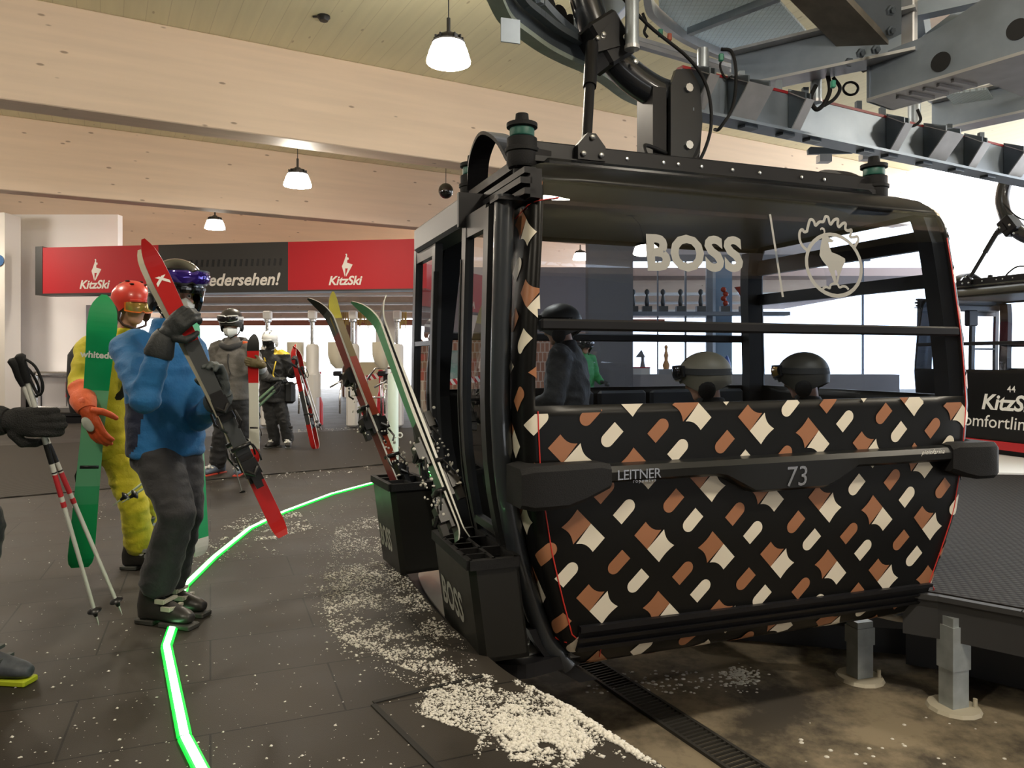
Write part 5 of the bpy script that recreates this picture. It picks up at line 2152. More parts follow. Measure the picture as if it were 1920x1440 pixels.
def ski(name, label, tail, tip, top_dir, bands, base, width=0.10, side=None, group=None, bindings=0.40, tip_rise=0.09, snow=0, letters=None, bind_mat=None, bend=0.0, stripes=None):
    """bands: (end fraction, colour) along the top from the tail; base: same for the running face"""
    tail, tip = V3(tail), V3(tip)
    R = frame(tip - tail, top_dir)
    L = (tip - tail).length
    root = empty(name, tail, label, 'ski', group)
    P = lambda x, y, z: tail + R @ V3((x, y + bend * 4 * (z / L) * (1 - z / L), z))
    N = 60
    mats, idx = [], {}

    def mi(m):
        if m.name not in idx:
            idx[m.name] = len(mats)
            mats.append(m)
        return idx[m.name]
    side = side or BINDG
    mb = MB()
    rings = []
    for k in range(N + 1):
        t = k / N
        w = interp(t, [0, .02, .05, .25, .5, .75, .88, .94, .975, 1.0], [.55, .80, .86, .80, .74, .88, 1.0, .92, .66, .18]) * width / 2
        th = interp(t, [0, .1, .45, .55, .9, 1], [.007, .009, .017, .017, .009, .006])
        rise = tip_rise * max(0, (t - .86) / .14) ** 2 + 0.02 * max(0, (.05 - t) / .05) ** 2
        c = t * L
        rings.append(mb.verts([P(-w, rise, c), P(w, rise, c), P(w * .97, rise + th, c), P(-w * .97, rise + th, c)]))
    tk = lambda bs, t: next(m for e, m in bs if t <= e)
    for k in range(N):
        r0, r1 = rings[k], rings[k + 1]
        t = (k + .5) / N
        for i, m in ((0, tk(base, t)), (1, side), (2, tk(bands, t)), (3, side)):
            mb.mi = mi(m)
            mb.face([r0[i], r0[(i + 1) % 4], r1[(i + 1) % 4], r1[i]])
    mb.mi = mi(side)
    mb.face(rings[0])
    mb.face(rings[-1])
    mb.build('ski_body', mats, root)
    if stripes:
        sb = MB()
        for x in stripes[1]:
            ws = []
            for k in range(int(N * stripes[2]), int(N * stripes[3])):
                t = k / N
                ws.append((sb.verts([P(x - .004, -.0015, t * L), P(x + .004, -.0015, t * L)])))
            for p, q in zip(ws, ws[1:]):
                sb.face([p[0], p[1], q[1], q[0]])
        sb.build('base_stripe', stripes[0], root)
    if bindings:
        bz = L * bindings
        for nm, z, hh in (('toe_binding', bz + 0.17, 0.055), ('heel_binding', bz - 0.17, 0.07)):
            b = MB()
            b.prism([P(-.035, .012, z - .07), P(.035, .012, z - .07), P(.03, .012, z + .08), P(-.03, .012, z + .08)], R @ V3((0, .02, 0)))
            b.prism([P(-.04, .03, z - .035), P(.04, .03, z - .035), P(.036, .03, z + .05), P(-.036, .03, z + .05)], R @ V3((0, hh * .7, 0)))
            b.tube([P(-.03, hh + .015, z), P(0, hh + .03, z - .03), P(.03, hh + .015, z)], 0.012, n=8)
            if nm == 'heel_binding':
                b.prism([P(-.018, .05, z - .10), P(.018, .05, z - .10), P(.022, .05, z), P(-.022, .05, z)], R @ V3((0, .035, 0)))
            else:
                b.tube([P(-.045, .04, z - .04), P(-.05, .06, z - .10), P(-.03, .05, z - .13)], .007, n=6)
                b.tube([P(.045, .04, z - .04), P(.05, .06, z - .10), P(.03, .05, z - .13)], .007, n=6)
            b.build(nm, bind_mat or BIND, root, smooth=40)
        b = MB()
        b.tube([P(-.055, .03, bz - .06), P(-.066, .05, bz - .11), P(-.058, .065, bz - .15)], .005, n=6)
        b.tube([P(.055, .03, bz - .06), P(.066, .05, bz - .11), P(.058, .065, bz - .15)], .005, n=6)
        b.box(P(0, .024, bz - .05), (.10, .05, .02), R)
        b.build('ski_brake', BIND, root, smooth=True)
    if snow:
        random.seed(len(label))
        b = MB()
        for _ in range(snow):
            z = L * bindings + random.uniform(-.24, .24) if bindings else random.uniform(0, L)
            b.ball(P(random.uniform(-.05, .05), random.uniform(.03, .10), z), [random.uniform(.004, .011) for _ in range(3)], n=6, m=4)
        o = b.build('snow_crust', SNOW, root, smooth=True)
        o['kind'] = 'stuff'
    if letters:
        b = MB()
        s, sz, z, m, onbase = letters
        if onbase == 'across':
            put_text(b, s, lambda x, y: P(x, -.002, z + y), size=sz, bold=.03, align='CENTER')
        else:
            yy = 0.0115
            put_text(b, s, lambda x, y: P(y - sz * .35, yy, z - x), size=sz, bold=.03)
        b.build('lettering', m, root)
    return root


def pole(name, label, grip, tip, shaft, group=None, low=None, rad=0.0085, strap=True, grip_m=None):
    grip, tip = V3(grip), V3(tip)
    root = empty('ski_pole', grip, label, 'ski pole', group)
    d = (tip - grip).normalized()
    L = (tip - grip).length
    m = MB()
    m.tube([grip + d * 0.1, grip + d * L * 0.45], rad * 1.05, n=10)
    m.build('shaft', shaft, root, smooth=50)
    m = MB()
    m.tube([grip + d * L * 0.45, grip + d * (L - 0.05)], [rad, rad * .8], n=10)
    m.build('lower_shaft', low or shaft, root, smooth=50)
    m = MB()
    m.tube([grip - d * .01, grip, grip + d * .03, grip + d * .08, grip + d * .12], [.012, .022, .017, .019, .014], n=12)
    m.build('grip', grip_m or RUBBER, root, smooth=60)
    m = MB()
    m.lathe([(.008, 0), (.03, .012), (.032, .018), (.012, .03), (.008, .05)], tip - d * .10, n=14, axis=d)
    m.build('basket', BIND, root, smooth=50)
    m = MB()
    m.tube([tip - d * .06, tip], [.007, .002], n=8)
    m.build('pole_tip', low or shaft, root, smooth=50)
    if strap:
        s = d.cross(V3((0, 1, 0))).normalized()
        m = MB()
        m.tube(smooth_path([grip, grip + s * .05 + d * .05, grip + s * .06 + d * .14, grip + s * .03 + d * .18, grip + s * .012 + d * .10], 5), .006, n=6)
        m.build('wrist_strap', RUBBER, root, smooth=True)
    return root


# ================================================================== people
SKIN = principled('skin', (0.48, 0.26, 0.18), 0.5)
EYEW = principled('eye_white', (0.75, 0.72, 0.68), 0.3)
IRIS = principled('iris_dark', (0.03, 0.025, 0.02), 0.2)
LIPS = principled('lips', (0.36, 0.13, 0.11), 0.5)


def cloth(name, c, rough=0.75, bump=0.25, vary=0.12):
    return principled(name, c, rough, bump=bump, bump_scale=38, vary=vary, vary_scale=9, sheen=0.1)


def head_frame(fwd, tilt=0.0):
    f = V3(fwd).normalized()
    up = V3((0, 0, 1))
    x = f.cross(up).normalized()
    z = x.cross(f)
    return Matrix((x, f, z)).transposed()


def seg(mb, pts, rad, n=14):
    mb.tube(pts, rad, n=n)
    for p, r in zip(pts, rad):
        rr = r if not isinstance(r, (tuple, list)) else min(r)
        mb.ball(p, rr, n=12, m=8)


def glove(parent, wrist, f, n, mat, curl=1.0, size=1.15, mirror=1, cuff=None, cuff_mat=None, voxel=0.0065, spread=0.0, name='glove'):
    """hand from the wrist along f, palm facing n; curl 0 is flat, 1 closed round a thin thing"""
    f = V3(f).normalized()
    n = V3(n)
    n = (n - f * n.dot(f)).normalized()
    s = f.cross(n) * mirror                      # thumb side
    w = V3(wrist)
    k = size
    m = MB()
    R = Matrix((s, f, n)).transposed()
    m.ball(w + f * .048 * k, (.044 * k, .056 * k, .021 * k), R, n=16, m=10)
    m.ball(w + f * .075 * k, (.045 * k, .032 * k, .020 * k), R, n=16, m=10)
    seg(m, [w - f * .03, w + f * .02 * k], [.030 * k, .030 * k])
    for i, (o, ln) in enumerate(((1.5, .92), (.5, 1.0), (-.5, .95), (-1.5, .78))):
        p = w + f * (.094 - abs(o) * .004) * k + s * o * .0215 * k
        ang = 0.25 * curl
        pts, rad = [p - f * .02 * k, p], [.0125 * k, .0128 * k]
        for j, l in enumerate((.045, .030, .024)):
            d = f * math.cos(ang) + n * math.sin(ang) + s * o * .06 * spread
            p = p + d * l * ln * k
            pts.append(p)
            rad.append((.0122, .0115, .0098)[j] * k)
            ang += (1.15, 1.05, .6)[j] * curl * (1 + .05 * i)
        seg(m, pts, rad, 10)
    b = w + f * .028 * k + s * .036 * k
    pts = [b, b + (s * .75 + f * .55 + n * .35).normalized() * .036 * k]
    pts.append(pts[-1] + (s * (.55 - .6 * curl) + f * .7 + n * (.4 + .5 * curl)).normalized() * .034 * k)
    pts.append(pts[-1] + (s * (.3 - .7 * curl) + f * .7 + n * (.5 + .4 * curl)).normalized() * .026 * k)
    seg(m, pts, [.0165 * k, .0155 * k, .014 * k, .011 * k], 10)
    g = m.build(name, mat, parent)
    fuse(g, voxel, 3)
    if cuff:
        c = MB()
        d = (w - V3(cuff)).normalized()
        c.tube([V3(cuff), V3(cuff) + d * .02, w - d * .01, w + f * .015], [.050 * k, .054 * k, .043 * k, .036 * k], n=18)
        c.build('glove_cuff', cuff_mat or mat, g, smooth=60)
    return g


def ski_boot(parent, ankle, toe, mat, sole_mat, buckle=BINDG, snow=False, size=1.0, low=False):
    """ankle: centre of the shaft above the sole; toe: horizontal direction"""
    a = V3(ankle)
    f = V3((toe[0], toe[1], 0)).normalized()
    s = V3((f.y, -f.x, 0))
    z0 = 0.02
    g = V3((a.x, a.y, z0))
    k = size
    m = MB()
    up = V3((0, 0, 1))
    if not low:
      m.loft([(g - f * .07 * k + up * .012, s * .040, f * .05), (g - f * .06 * k + up * .08, s * .048, f * .065), (g - f * .03 * k + up * .17, s * .056, f * .072), (g + f * .0 * k + up * .26, s * .062, f * .078), (g + f * .03 * k + up * .33, s * .066, f * .08)], n=20)
    m.loft([(g - f * .10 * k + up * .045, s * .035, up * .04), (g - f * .04 * k + up * .065, s * .046, up * .062), (g + f * .05 * k + up * .062, s * .048, up * .06), (g + f * .13 * k + up * .048, s * .050, up * .045), (g + f * .19 * k + up * .04, s * .044, up * .034), (g + f * .22 * k + up * .034, s * .028, up * .024)], n=20)
    o = m.build('ski_boot', mat, parent)
    fuse(o, 0.009, 3)
    b = MB()
    Rm = Matrix((s, f, up)).transposed()
    b.box(g - f * .065 * k + up * -.006, (.075, .12, .028), Rm, bevel=.006)
    b.box(g + f * .135 * k + up * -.006, (.085, .20, .028), Rm, bevel=.006)
    b.build('sole', sole_mat, o)
    for fz, zz, w in ((.14, .085, .052), (.07, .12, .052)) if low else ((.14, .085, .052), (.07, .12, .052), (.035, .20, .064), (.05, .27, .070)):
        c = g + f * fz * k * .55 + up * zz
        b = MB()
        b.bar(c - s * w + f * .03, c + s * w + f * .045, .022, .014)
        b.box(c + s * w * .96 + f * .02, (.014, .055, .022), Rm)
        b.build('buckle', buckle, o)
    if snow:
        b = MB()
        for i in range(14):
            b.ball(g + f * random.uniform(-.05, .18) + s * random.uniform(-.045, .045) + up * random.uniform(.07, .11), [random.uniform(.012, .03) for _ in range(3)], n=7, m=5)
        q = b.build('snow_crust', SNOW, o, smooth=True)
        q['kind'] = 'stuff'
    return o


def helmet(parent, c, R, mat, pad_mat, vents=True, size=1.0, lift=0.035):
    c = V3(c) + R @ V3((0, -.005, lift))
    k = size
    m = MB()
    N_, M_ = 28, 16
    rings = []
    for i in range(M_ + 1):
        th = PI * i / M_ * 0.62
        ring = []
        for j in range(N_):
            ph = 2 * PI * j / N_
            x, y = math.cos(ph), math.sin(ph)
            z = math.cos(th)
            drop = 0.0
            if i == M_:
                drop = -.025 * max(0, -y) - .055 * (abs(x) ** 3) + .03 * max(0, y)
            ring.append(c + R @ V3((.122 * k * math.sin(th) * x, .145 * k * math.sin(th) * y, .125 * k * z + drop)))
        rings.append(ring)
    vs = [[m.bm.verts.new(rings[0][0])]] + [m.verts(r) for r in rings[1:]]
    for i in range(1, len(vs)):
        for j in range(N_):
            q = (j + 1) % N_
            if i == 1:
                m.face([vs[0][0], vs[1][j], vs[1][q]])
            else:
                m.face([vs[i - 1][j], vs[i][j], vs[i][q], vs[i - 1][q]])
    lip = m.verts([c + (p - c) * .90 + R @ V3((0, 0, -.004)) for p in rings[-1]])
    for j in range(N_):
        q = (j + 1) % N_
        m.face([vs[-1][j], lip[j], lip[q], vs[-1][q]])
    for a in range(-4, 4):                       # short brim
        p0, p1 = a * .16, (a + 1) * .16
        f = lambda t, r, z: c + R @ V3((.118 * k * math.sin(t) * r, .138 * k * math.cos(t) * r, z))
        m.prism([f(p0, .95, -.012), f(p1, .95, -.012), f(p1, 1.16, -.018), f(p0, 1.16, -.018)], R @ V3((0, 0, .012)))
    h = m.build('helmet', mat, parent, smooth=45)
    e = MB()
    for sx in (-1, 1):
        e.ball(c + R @ V3((sx * .102 * k, -.01, -.085)), (.022, .052, .062), R, n=14, m=10)
        e.tube([c + R @ V3((sx * .10, .0, -.12)), c + R @ V3((sx * .075, .04, -.17)), c + R @ V3((0, .06, -.195))], .008, n=6)
    e.build('ear_pad', pad_mat, h, smooth=True)
    if vents:
        v = MB()
        for sx in (-1, 1):
            for y, z in ((.075, .098), (.02, .118), (-.05, .105)):
                v.ball(c + R @ V3((sx * .045, y, z)), (.011, .026, .006), R, n=8, m=6)
        v.build('vent', RUBBER, h, smooth=True)
    return h


def goggles(parent, c, R, frame_m, lens_m, strap_m, z=0.0, r=0.118, ry=0.145, strap_z=None):
    c = V3(c)
    sz = z if strap_z is None else strap_z
    pt = lambda t, k, zz: c + R @ V3((math.sin(t) * r * k, math.cos(t) * ry * k, zz))
    m = MB()
    rings = []
    for j in range(13):
        t = -.95 + 1.9 * j / 12
        h = .042 * (1 - .25 * (abs(t) / .95) ** 3) - (.012 if abs(t) < .12 else 0)
        rings.append(m.verts([pt(t, .98, z - h), pt(t, 1.13, z - h), pt(t, 1.13, z + h), pt(t, .98, z + h)]))
    for a, b in zip(rings, rings[1:]):
        for i in range(4):
            m.face([a[i], a[(i + 1) % 4], b[(i + 1) % 4], b[i]])
    m.face(rings[0])
    m.face(rings[-1])
    g = m.build('goggles', frame_m, parent, smooth=40)
    m = MB()
    rings = []
    for j in range(13):
        t = -.86 + 1.72 * j / 12
        h = .034 * (1 - .3 * (abs(t) / .86) ** 3) - (.010 if abs(t) < .12 else 0)
        rings.append(m.verts([pt(t, 1.135, z - h), pt(t, 1.175, z - h * .5), pt(t, 1.175, z + h * .5), pt(t, 1.135, z + h)]))
    for a, b in zip(rings, rings[1:]):
        for i in range(3):
            m.face([a[i], a[i + 1], b[i + 1], b[i]])
    m.build('lens', lens_m, g, smooth=True)
    m = MB()
    ring = []
    for j in range(25):
        t = .93 + (2 * PI - 1.86) * j / 24
        zz = z + (sz - z) * math.sin((t - .93) / (2 * PI - 1.86) * PI)
        ring.append(m.verts([pt(t, 1.01, zz - .018), pt(t, 1.04, zz - .018), pt(t, 1.04, zz + .018), pt(t, 1.01, zz + .018)]))
    for a, b in zip(ring, ring[1:]):
        for i in range(4):
            m.face([a[i], a[(i + 1) % 4], b[(i + 1) % 4], b[i]])
    m.build('strap', strap_m, g, smooth=40)
    return g


def human(label, J, group=None, skin_voxel=0.011, bulk=1.0, depth=1.0, parts=True, skin=SKIN, hem=0.10, J_mat=None, T_mat=None, wr=0.010, collar=0.05, sleeve_r=1.0, paintj=None, paintt=None, seed=0.0, tr=1.0, hands=None):
    """J: joints in world space. Returns the body mesh object (top level) with clothing as children"""
    g = lambda k: V3(J[k])
    side = (g('shR') - g('shL'))
    side = V3((side.x, side.y, 0)).normalized()
    fwd = V3((-side.y, side.x, 0))
    if fwd.dot(V3(J.get('fwd', J['face']))) < 0:
        fwd = -fwd
    R = head_frame(J['face'])
    hc = g('head')
    m = MB()
    # head
    b = lambda p, r: m.ball(hc + R @ V3(p), r, R, n=18, m=12)
    b((0, -.012, .03), (.076, .094, .088))
    b((0, .022, -.02), (.066, .070, .085))
    b((0, .040, -.075), (.050, .045, .042))
    b((0, .066, -.097), (.024, .020, .018))
    m.tube([hc + R @ V3((0, .086, .022)), hc + R @ V3((0, .104, -.012)), hc + R @ V3((0, .112, -.028)), hc + R @ V3((0, .09, -.036))], [.009, .012, .016, .010], n=10)
    for sx in (-1, 1):
        b((sx * .030, .080, .034), (.024, .012, .010))
        b((sx * .045, .060, -.015), (.022, .020, .022))
        b((sx * .078, -.008, -.005), (.012, .022, .034))
    b((0, .082, -.056), (.026, .010, .007))
    b((0, .080, -.068), (.022, .010, .008))
    nk = g('neck')
    seg(m, [hc + R @ V3((0, -.02, -.06)), nk, nk - V3((0, 0, .05))], [.056, .058, .065])
    ch, hp = g('chest'), g('hips')
    m.loft([(hp - V3((0, 0, .08)), side * .13, fwd * .10), (hp, side * .15, fwd * .11), (ch.lerp(hp, .5), side * .135, fwd * .095), (ch, side * .165, fwd * .11), (nk - V3((0, 0, .07)), side * .13, fwd * .08), (nk, side * .06, fwd * .055)], n=18)
    for s in 'LR':
        seg(m, [g('sh' + s), g('el' + s), g('ha' + s)], [.05, .042, .03])
        seg(m, [g('hip' + s), g('kn' + s), g('an' + s)], [.075, .055, .042])
    body = m.build('person', skin)
    ROOTM[body.name] = Matrix.Identity(4)
    fuse(body, skin_voxel, 2)
    tag(body, label, 'person', group)
    e = MB()
    for sx in (-1, 1):
        e.mi = 0
        e.ball(hc + R @ V3((sx * .031, .077, .014)), .0135, R, n=12, m=8)
        e.mi = 1
        e.ball(hc + R @ V3((sx * .031, .0855, .013)), (.007, .0065, .007), R, n=10, m=6)
    e.build('eye', [EYEW, IRIS], body, smooth=True)
    e = MB()
    for sx in (-1, 1):
        e.tube([hc + R @ V3((sx * .012, .093, .044)), hc + R @ V3((sx * .03, .092, .050)), hc + R @ V3((sx * .052, .078, .042))], [.004, .006, .003], n=6)
    e.build('eyebrow', IRIS, body, smooth=True)
    # jacket
    m = MB()
    lo = hp - V3((0, 0, hem))
    k, d = bulk, depth
    m.loft([(lo, side * .215 * k, fwd * .165 * d), (hp + V3((0, 0, .06)), side * .215 * k, fwd * .165 * d), (ch.lerp(hp, .5), side * .205 * k, fwd * .155 * d), (ch, side * .215 * k, fwd * .16 * d), (nk.lerp(ch, .45), side * .205 * k, fwd * .135 * d), (nk + V3((0, 0, -.035)), side * .13, fwd * .10), (nk + V3((0, 0, .01)), side * .082, fwd * .082), (nk + fwd * .012 + V3((0, 0, collar)), side * .078, fwd * .080)], n=28)
    for s in 'LR':
        sh, el, ha = g('sh' + s), g('el' + s), g('ha' + s)
        wv = ha.lerp(el, .10)
        r = sleeve_r
        seg(m, [sh.lerp(nk, .25), sh, sh.lerp(el, .5), el, el.lerp(wv, .5), wv], [.085 * r, .088 * r, .080 * r, .074 * r, .066 * r, .054 * r])
    j = m.build('jacket', J_mat, body)
    fuse(j, 0.013, 5)
    wrinkle(j, wr, 6.5, (1, 1, 1.7), seed)
    if paintj:
        paint(j, paintj)
    # trousers
    m = MB()
    m.loft([(hp + V3((0, 0, .10)), side * .17, fwd * .13), (hp, side * .185, fwd * .15), (hp - V3((0, 0, .10)), side * .19, fwd * .14), (hp - V3((0, 0, .16)), side * .12, fwd * .10)], n=22)
    for s in 'LR':
        h_, kn, an = g('hip' + s), g('kn' + s), g('an' + s)
        end = an + (kn - an).normalized() * .02
        seg(m, [h_, h_.lerp(kn, .5), kn, kn.lerp(end, .5), end], [.112 * tr, .102 * tr, .088 * tr, .088 * tr, .094 * tr])
    t = m.build('trousers', T_mat, body)
    fuse(t, 0.013, 5)
    wrinkle(t, wr * .9, 7.5, (1, 1, 1.8), seed + 3)
    if paintt:
        paint(t, paintt)
    return body, R, side, fwd, j, t


def stick_line(o, pts, rad, name, mat, parent):
    """a thin line laid on the surface of o near pts"""
    from mathutils.bvhtree import BVHTree
    me = o.data
    tree = BVHTree.FromPolygons([v.co for v in me.vertices], [p.vertices for p in me.polygons])
    out = []
    for p in pts:
        loc, nrm, i, dist = tree.find_nearest(V3(p))
        out.append(loc + nrm * rad * .5)
    m = MB()
    m.tube(out, rad, n=6)
    return m.build(name, mat, parent, smooth=True)


def mask(parent, c, R, mat, k=1.0):
    m = MB()
    c = V3(c)
    q = lambda *p: c + R @ V3((p[0] * k, p[1] * (1 + (k - 1) * .6), p[2] * k))
    cols = []
    for x in (-.068, -.05, -.028, 0, .028, .05, .068):
        f = 1 - abs(x) / .068
        y0 = .045 + .078 * f ** .6
        cols.append(m.verts([q(x * .9, y0 - .014, .002 - .030 * (1 - f)), q(x, y0 + .012 * f, -.03), q(x * .95, y0 + .002, -.065), q(x * .6, y0 - .028, -.108 + .02 * (1 - f))]))
    for a, b in zip(cols, cols[1:]):
        for i in range(3):
            m.face([a[i], a[i + 1], b[i + 1], b[i]])
    o = m.build('face_mask', mat, parent, smooth=45)
    md = o.modifiers.new('thickness', 'SOLIDIFY')
    md.thickness = .004
    md.offset = 1
    return o
# ================================================================== skis in the racks
GREENW = principled('ski_mint', (0.12, 0.36, 0.19), 0.35)
GREEND = principled('ski_green', (0.0, 0.33, 0.10), 0.35)
SKIW = principled('ski_white', (0.62, 0.62, 0.56), 0.4)
SKIK = principled('ski_black', (0.012, 0.012, 0.013), 0.3)
SKIR = principled('ski_red', (0.46, 0.012, 0.012), 0.3)
SKIM = principled('ski_maroon', (0.16, 0.035, 0.035), 0.35)
SKIO = principled('ski_orange_red', (0.33, 0.045, 0.015), 0.4)
SKIY = principled('ski_yellow', (0.60, 0.52, 0.05), 0.4)
SKIG = principled('ski_dark_grey', (0.05, 0.055, 0.058), 0.35)
SKIBR = principled('ski_brown_stripe', (0.20, 0.14, 0.04), 0.45)
# near rack: green and white pair, running faces together
a, b = at(866, 1012, 3.72), at(694, 560, 4.15)
td = V3((-.9, -.35, 0)).normalized()
ski('ski', 'green topped white edged ski standing in the near rack, tip bent left', a + td * .004, b + td * .004, td, [(.45, SKIK), (1, GREENW)], [(1, SKIW)], width=.115, side=SKIW, group='skis in the cabin racks', bindings=.22, tip_rise=.10, snow=36)
ski('ski', 'grey tipped ski behind the green and white one in the near rack', a - td * .010, b - td * .010, -td, [(1, SKIG)], [(1, SKIK)], width=.11, side=SKIW, group='skis in the cabin racks', bindings=.33, tip_rise=.08, snow=30)
# far rack: dark red pair
a, b = at(752, 930, 4.95), at(606, 556, 5.25)
td = V3((-.80, -.6, 0)).normalized()
ski('ski', 'maroon ski with dark curled tip standing in the far rack', a + td * .004, b + td * .004, td, [(.8, SKIM), (.92, SKIG), (1, SKIK)], [(1, SKIK)], width=.105, side=SKIW, group='skis in the cabin racks', bindings=.46, tip_rise=.11, snow=24)
td2 = V3((.78, -.62, 0)).normalized()
ski('ski', 'orange red striped ski with yellow tip standing in the far rack', a - td * .03, b - td * .03, td2, [(.68, SKIO), (.88, SKIBR), (1, SKIY)], [(1, SKIY)], width=.10, side=SKIBR, group='skis in the cabin racks', bindings=.22, tip_rise=.07, snow=36)

# ================================================================== the skier in the blue jacket
random.seed(3)
BLUE = cloth('jacket_blue', (0.008, 0.115, 0.30))
NAVY = cloth('panel_navy', (0.008, 0.012, 0.035))
PANT = cloth('trousers_charcoal', (0.018, 0.018, 0.021))
GLV = principled('glove_black', (0.014, 0.017, 0.018), 0.6, bump=0.15, bump_scale=90)
GLVG = principled('glove_grey', (0.06, 0.07, 0.07), 0.6, bump=0.15, bump_scale=90)
BOOTD = principled('boot_dark', (0.03, 0.028, 0.026), 0.4, vary=0.2)
BOOTS_ = principled('boot_sole', (0.05, 0.05, 0.045), 0.6)
HELK = principled('helmet_black', (0.012, 0.012, 0.013), 0.15, coat=0.6)
LIME = principled('lime_print', (0.42, 0.45, 0.03), 0.4)
Yb = 4.05
wf = V3((0.88, -0.47, 0)).normalized()
ws = V3((wf.y, -wf.x, 0))
if ws.y > 0:
    ws = -ws
rt, rtp = at(530, 1004, 3.78), at(270, 454, 3.66)
rtd = V3((.42, -.91, 0)).normalized()


def on_ski(y):
    t = (1004 - y) / (1004 - 452)
    return rt.lerp(rtp, t)


g1, g2 = on_ski(606), on_ski(714)
pw1 = g1 + V3((-.070, -.055, -.050))
pw2 = g2 + V3((.030, .085, -.060))
hips = at(312, 835, Yb)
neck = at(312, 626, Yb)
chest = at(304, 700, Yb)
shc = at(303, 655, Yb)
J = dict(head=at(331, 558, Yb), face=(0.72, -0.68, -0.10), fwd=wf, neck=neck, chest=chest, hips=hips,
         shR=shc + ws * .20, shL=shc - ws * .19, elR=at(272, 748, 3.62), haR=pw1,
         elL=at(376, 782, 4.0), haL=pw2,
         hipR=at(298, 862, 3.95), hipL=at(338, 862, 4.12), knR=at(333, 965, 3.84), knL=at(348, 962, 4.02), anR=at(296, 1092, 3.93), anL=at(318, 1085, 4.10))


def blue_paint(c, n):
    r = c - hips
    a, b_, h = r.dot(ws), r.dot(wf), r.z
    if a > 0.07 and -0.06 < h < 0.24 and abs(b_ + 0.035 - h * .12) < 0.075 * (1 if h > 0.02 else (h + .06) / .08) and n.dot(ws) > .1:
        return 1
    return 0


body, R, side, fwd, jk, tz = human('person in a blue jacket and dark helmet carrying red skis on the shoulder', J, J_mat=[BLUE, NAVY], T_mat=PANT, bulk=0.98, depth=1.02, hem=0.055, skin_voxel=0.008, paintj=blue_paint, wr=.009, seed=1.0, collar=.085, tr=1.06)
hel = helmet(body, J['head'], R, HELK, HELK, size=1.16, lift=.066)
goggles(body, J['head'], R, principled('goggle_frame_black', (0.01, 0.01, 0.012), 0.3), principled('lens_violet', (0.05, 0.02, 0.30), 0.06, metal=0.6, coat=1.0), LIME, z=.115, r=.140, ry=.166, strap_z=.06)
m = MB()
for sx in (-1, 1):
    for k, (y, z, l) in enumerate(((-.07, .03, .06), (-.05, -.01, .07), (-.02, -.05, .05), (-.085, -.03, .04))):
        m.ball(V3(J['head']) + R @ V3((sx * (.115 - .012 * k), y, z + .03)), (.012, l * .5, .009), R @ Matrix.Rotation(.6 - .3 * k, 3, 'X'), n=10, m=6)
m.build('helmet_print', LIME, hel, smooth=True)
mask(body, J['head'], R, principled('mask_white', (0.70, 0.72, 0.70), 0.7), 1.12)
# the red skis: running faces together
ski('ski', 'red ski with grey middle held in front of the blue jacket', rt, rtp, rtd, [(.22, SKIR), (.66, SKIG), (1, SKIR)], [(1, SKIK)], width=.090, side=BINDG, group='skis carried by the person in blue', bindings=.34, tip_rise=.06, letters=('XX', .085, 1.50, WHITE, 'along'))
ski('ski', 'pale tipped ski behind the red one on the same shoulder', rt - rtd * .010, rtp - rtd * .010 + V3((-.03, 0, -.02)), -rtd, [(.22, SKIR), (.7, SKIG), (1, principled('ski_sand', (.45, .42, .32), .4))], [(1, principled('ski_sand', (.45, .42, .32), .4))], width=.08, side=BINDG, group='skis carried by the person in blue', bindings=.36, tip_rise=.07)
wr_ = V3(J['haR'])
glove(body, pw1, V3((.72, -.10, .62)), V3((.30, .94, .10)), GLV, curl=.95, size=1.28, mirror=-1, cuff=wr_ + (V3(J['elR']) - wr_) * .34, voxel=.006)
glove(body, pw2, V3((-.15, -.25, .95)), V3((-.35, -.9, .1)), GLVG, curl=.8, size=1.25, mirror=-1, cuff=V3(J['haL']) + (V3(J['elL']) - V3(J['haL'])) * .36, voxel=.006)
ski_boot(body, J['anR'], (0.93, -.30), BOOTD, BOOTS_, principled('buckle_pale', (0.45, 0.44, 0.36), 0.4))
ski_boot(body, J['anL'], (0.95, -.22), BOOTD, BOOTS_, principled('buckle_pale', (0.45, 0.44, 0.36), 0.4))

# ================================================================== the skier in yellow
YEL = cloth('yellow_cloth', (0.50, 0.42, 0.012))
ORG_ = cloth('orange_cloth', (0.62, 0.10, 0.02))
REDH = principled('helmet_red', (0.62, 0.05, 0.035), 0.3, coat=.3)
Yy = 4.95
hips = at(236, 835, Yy)
ws = V3((-.2, -.98, 0))
shc = at(208, 655, Yy)
J = dict(head=at(248, 576, Yy), face=(0.80, -0.56, -.05), fwd=(1, -.2, 0), neck=at(232, 630, Yy), chest=at(216, 705, Yy), hips=hips,
         shR=shc + ws * .19, shL=shc - ws * .19, elR=at(152, 722, 4.62), haR=at(158, 768, 4.42), elL=at(300, 740, 5.1), haL=at(330, 800, 5.0),
         hipR=at(228, 862, 4.85), hipL=at(246, 862, 5.05), knR=at(252, 950, 4.84), knL=at(272, 948, 5.02), anR=at(262, 1020, 4.95), anL=at(288, 1010, 5.12))
haR = V3(J['haR'])
elR = V3(J['elR'])
body, R, side, fwd, jk, tz = human('person in yellow ski clothes and red helmet holding green skis', J, J_mat=[YEL, ORG_], T_mat=YEL, wr=.010, seed=4.0, hem=.07,
                                   paintj=lambda c, n: 1 if (c - haR).length < .25 or c.z > 1.60 else 0)
helmet(body, J['head'], R, REDH, principled('pad_brown', (0.06, 0.03, 0.025), .7), lift=.052)
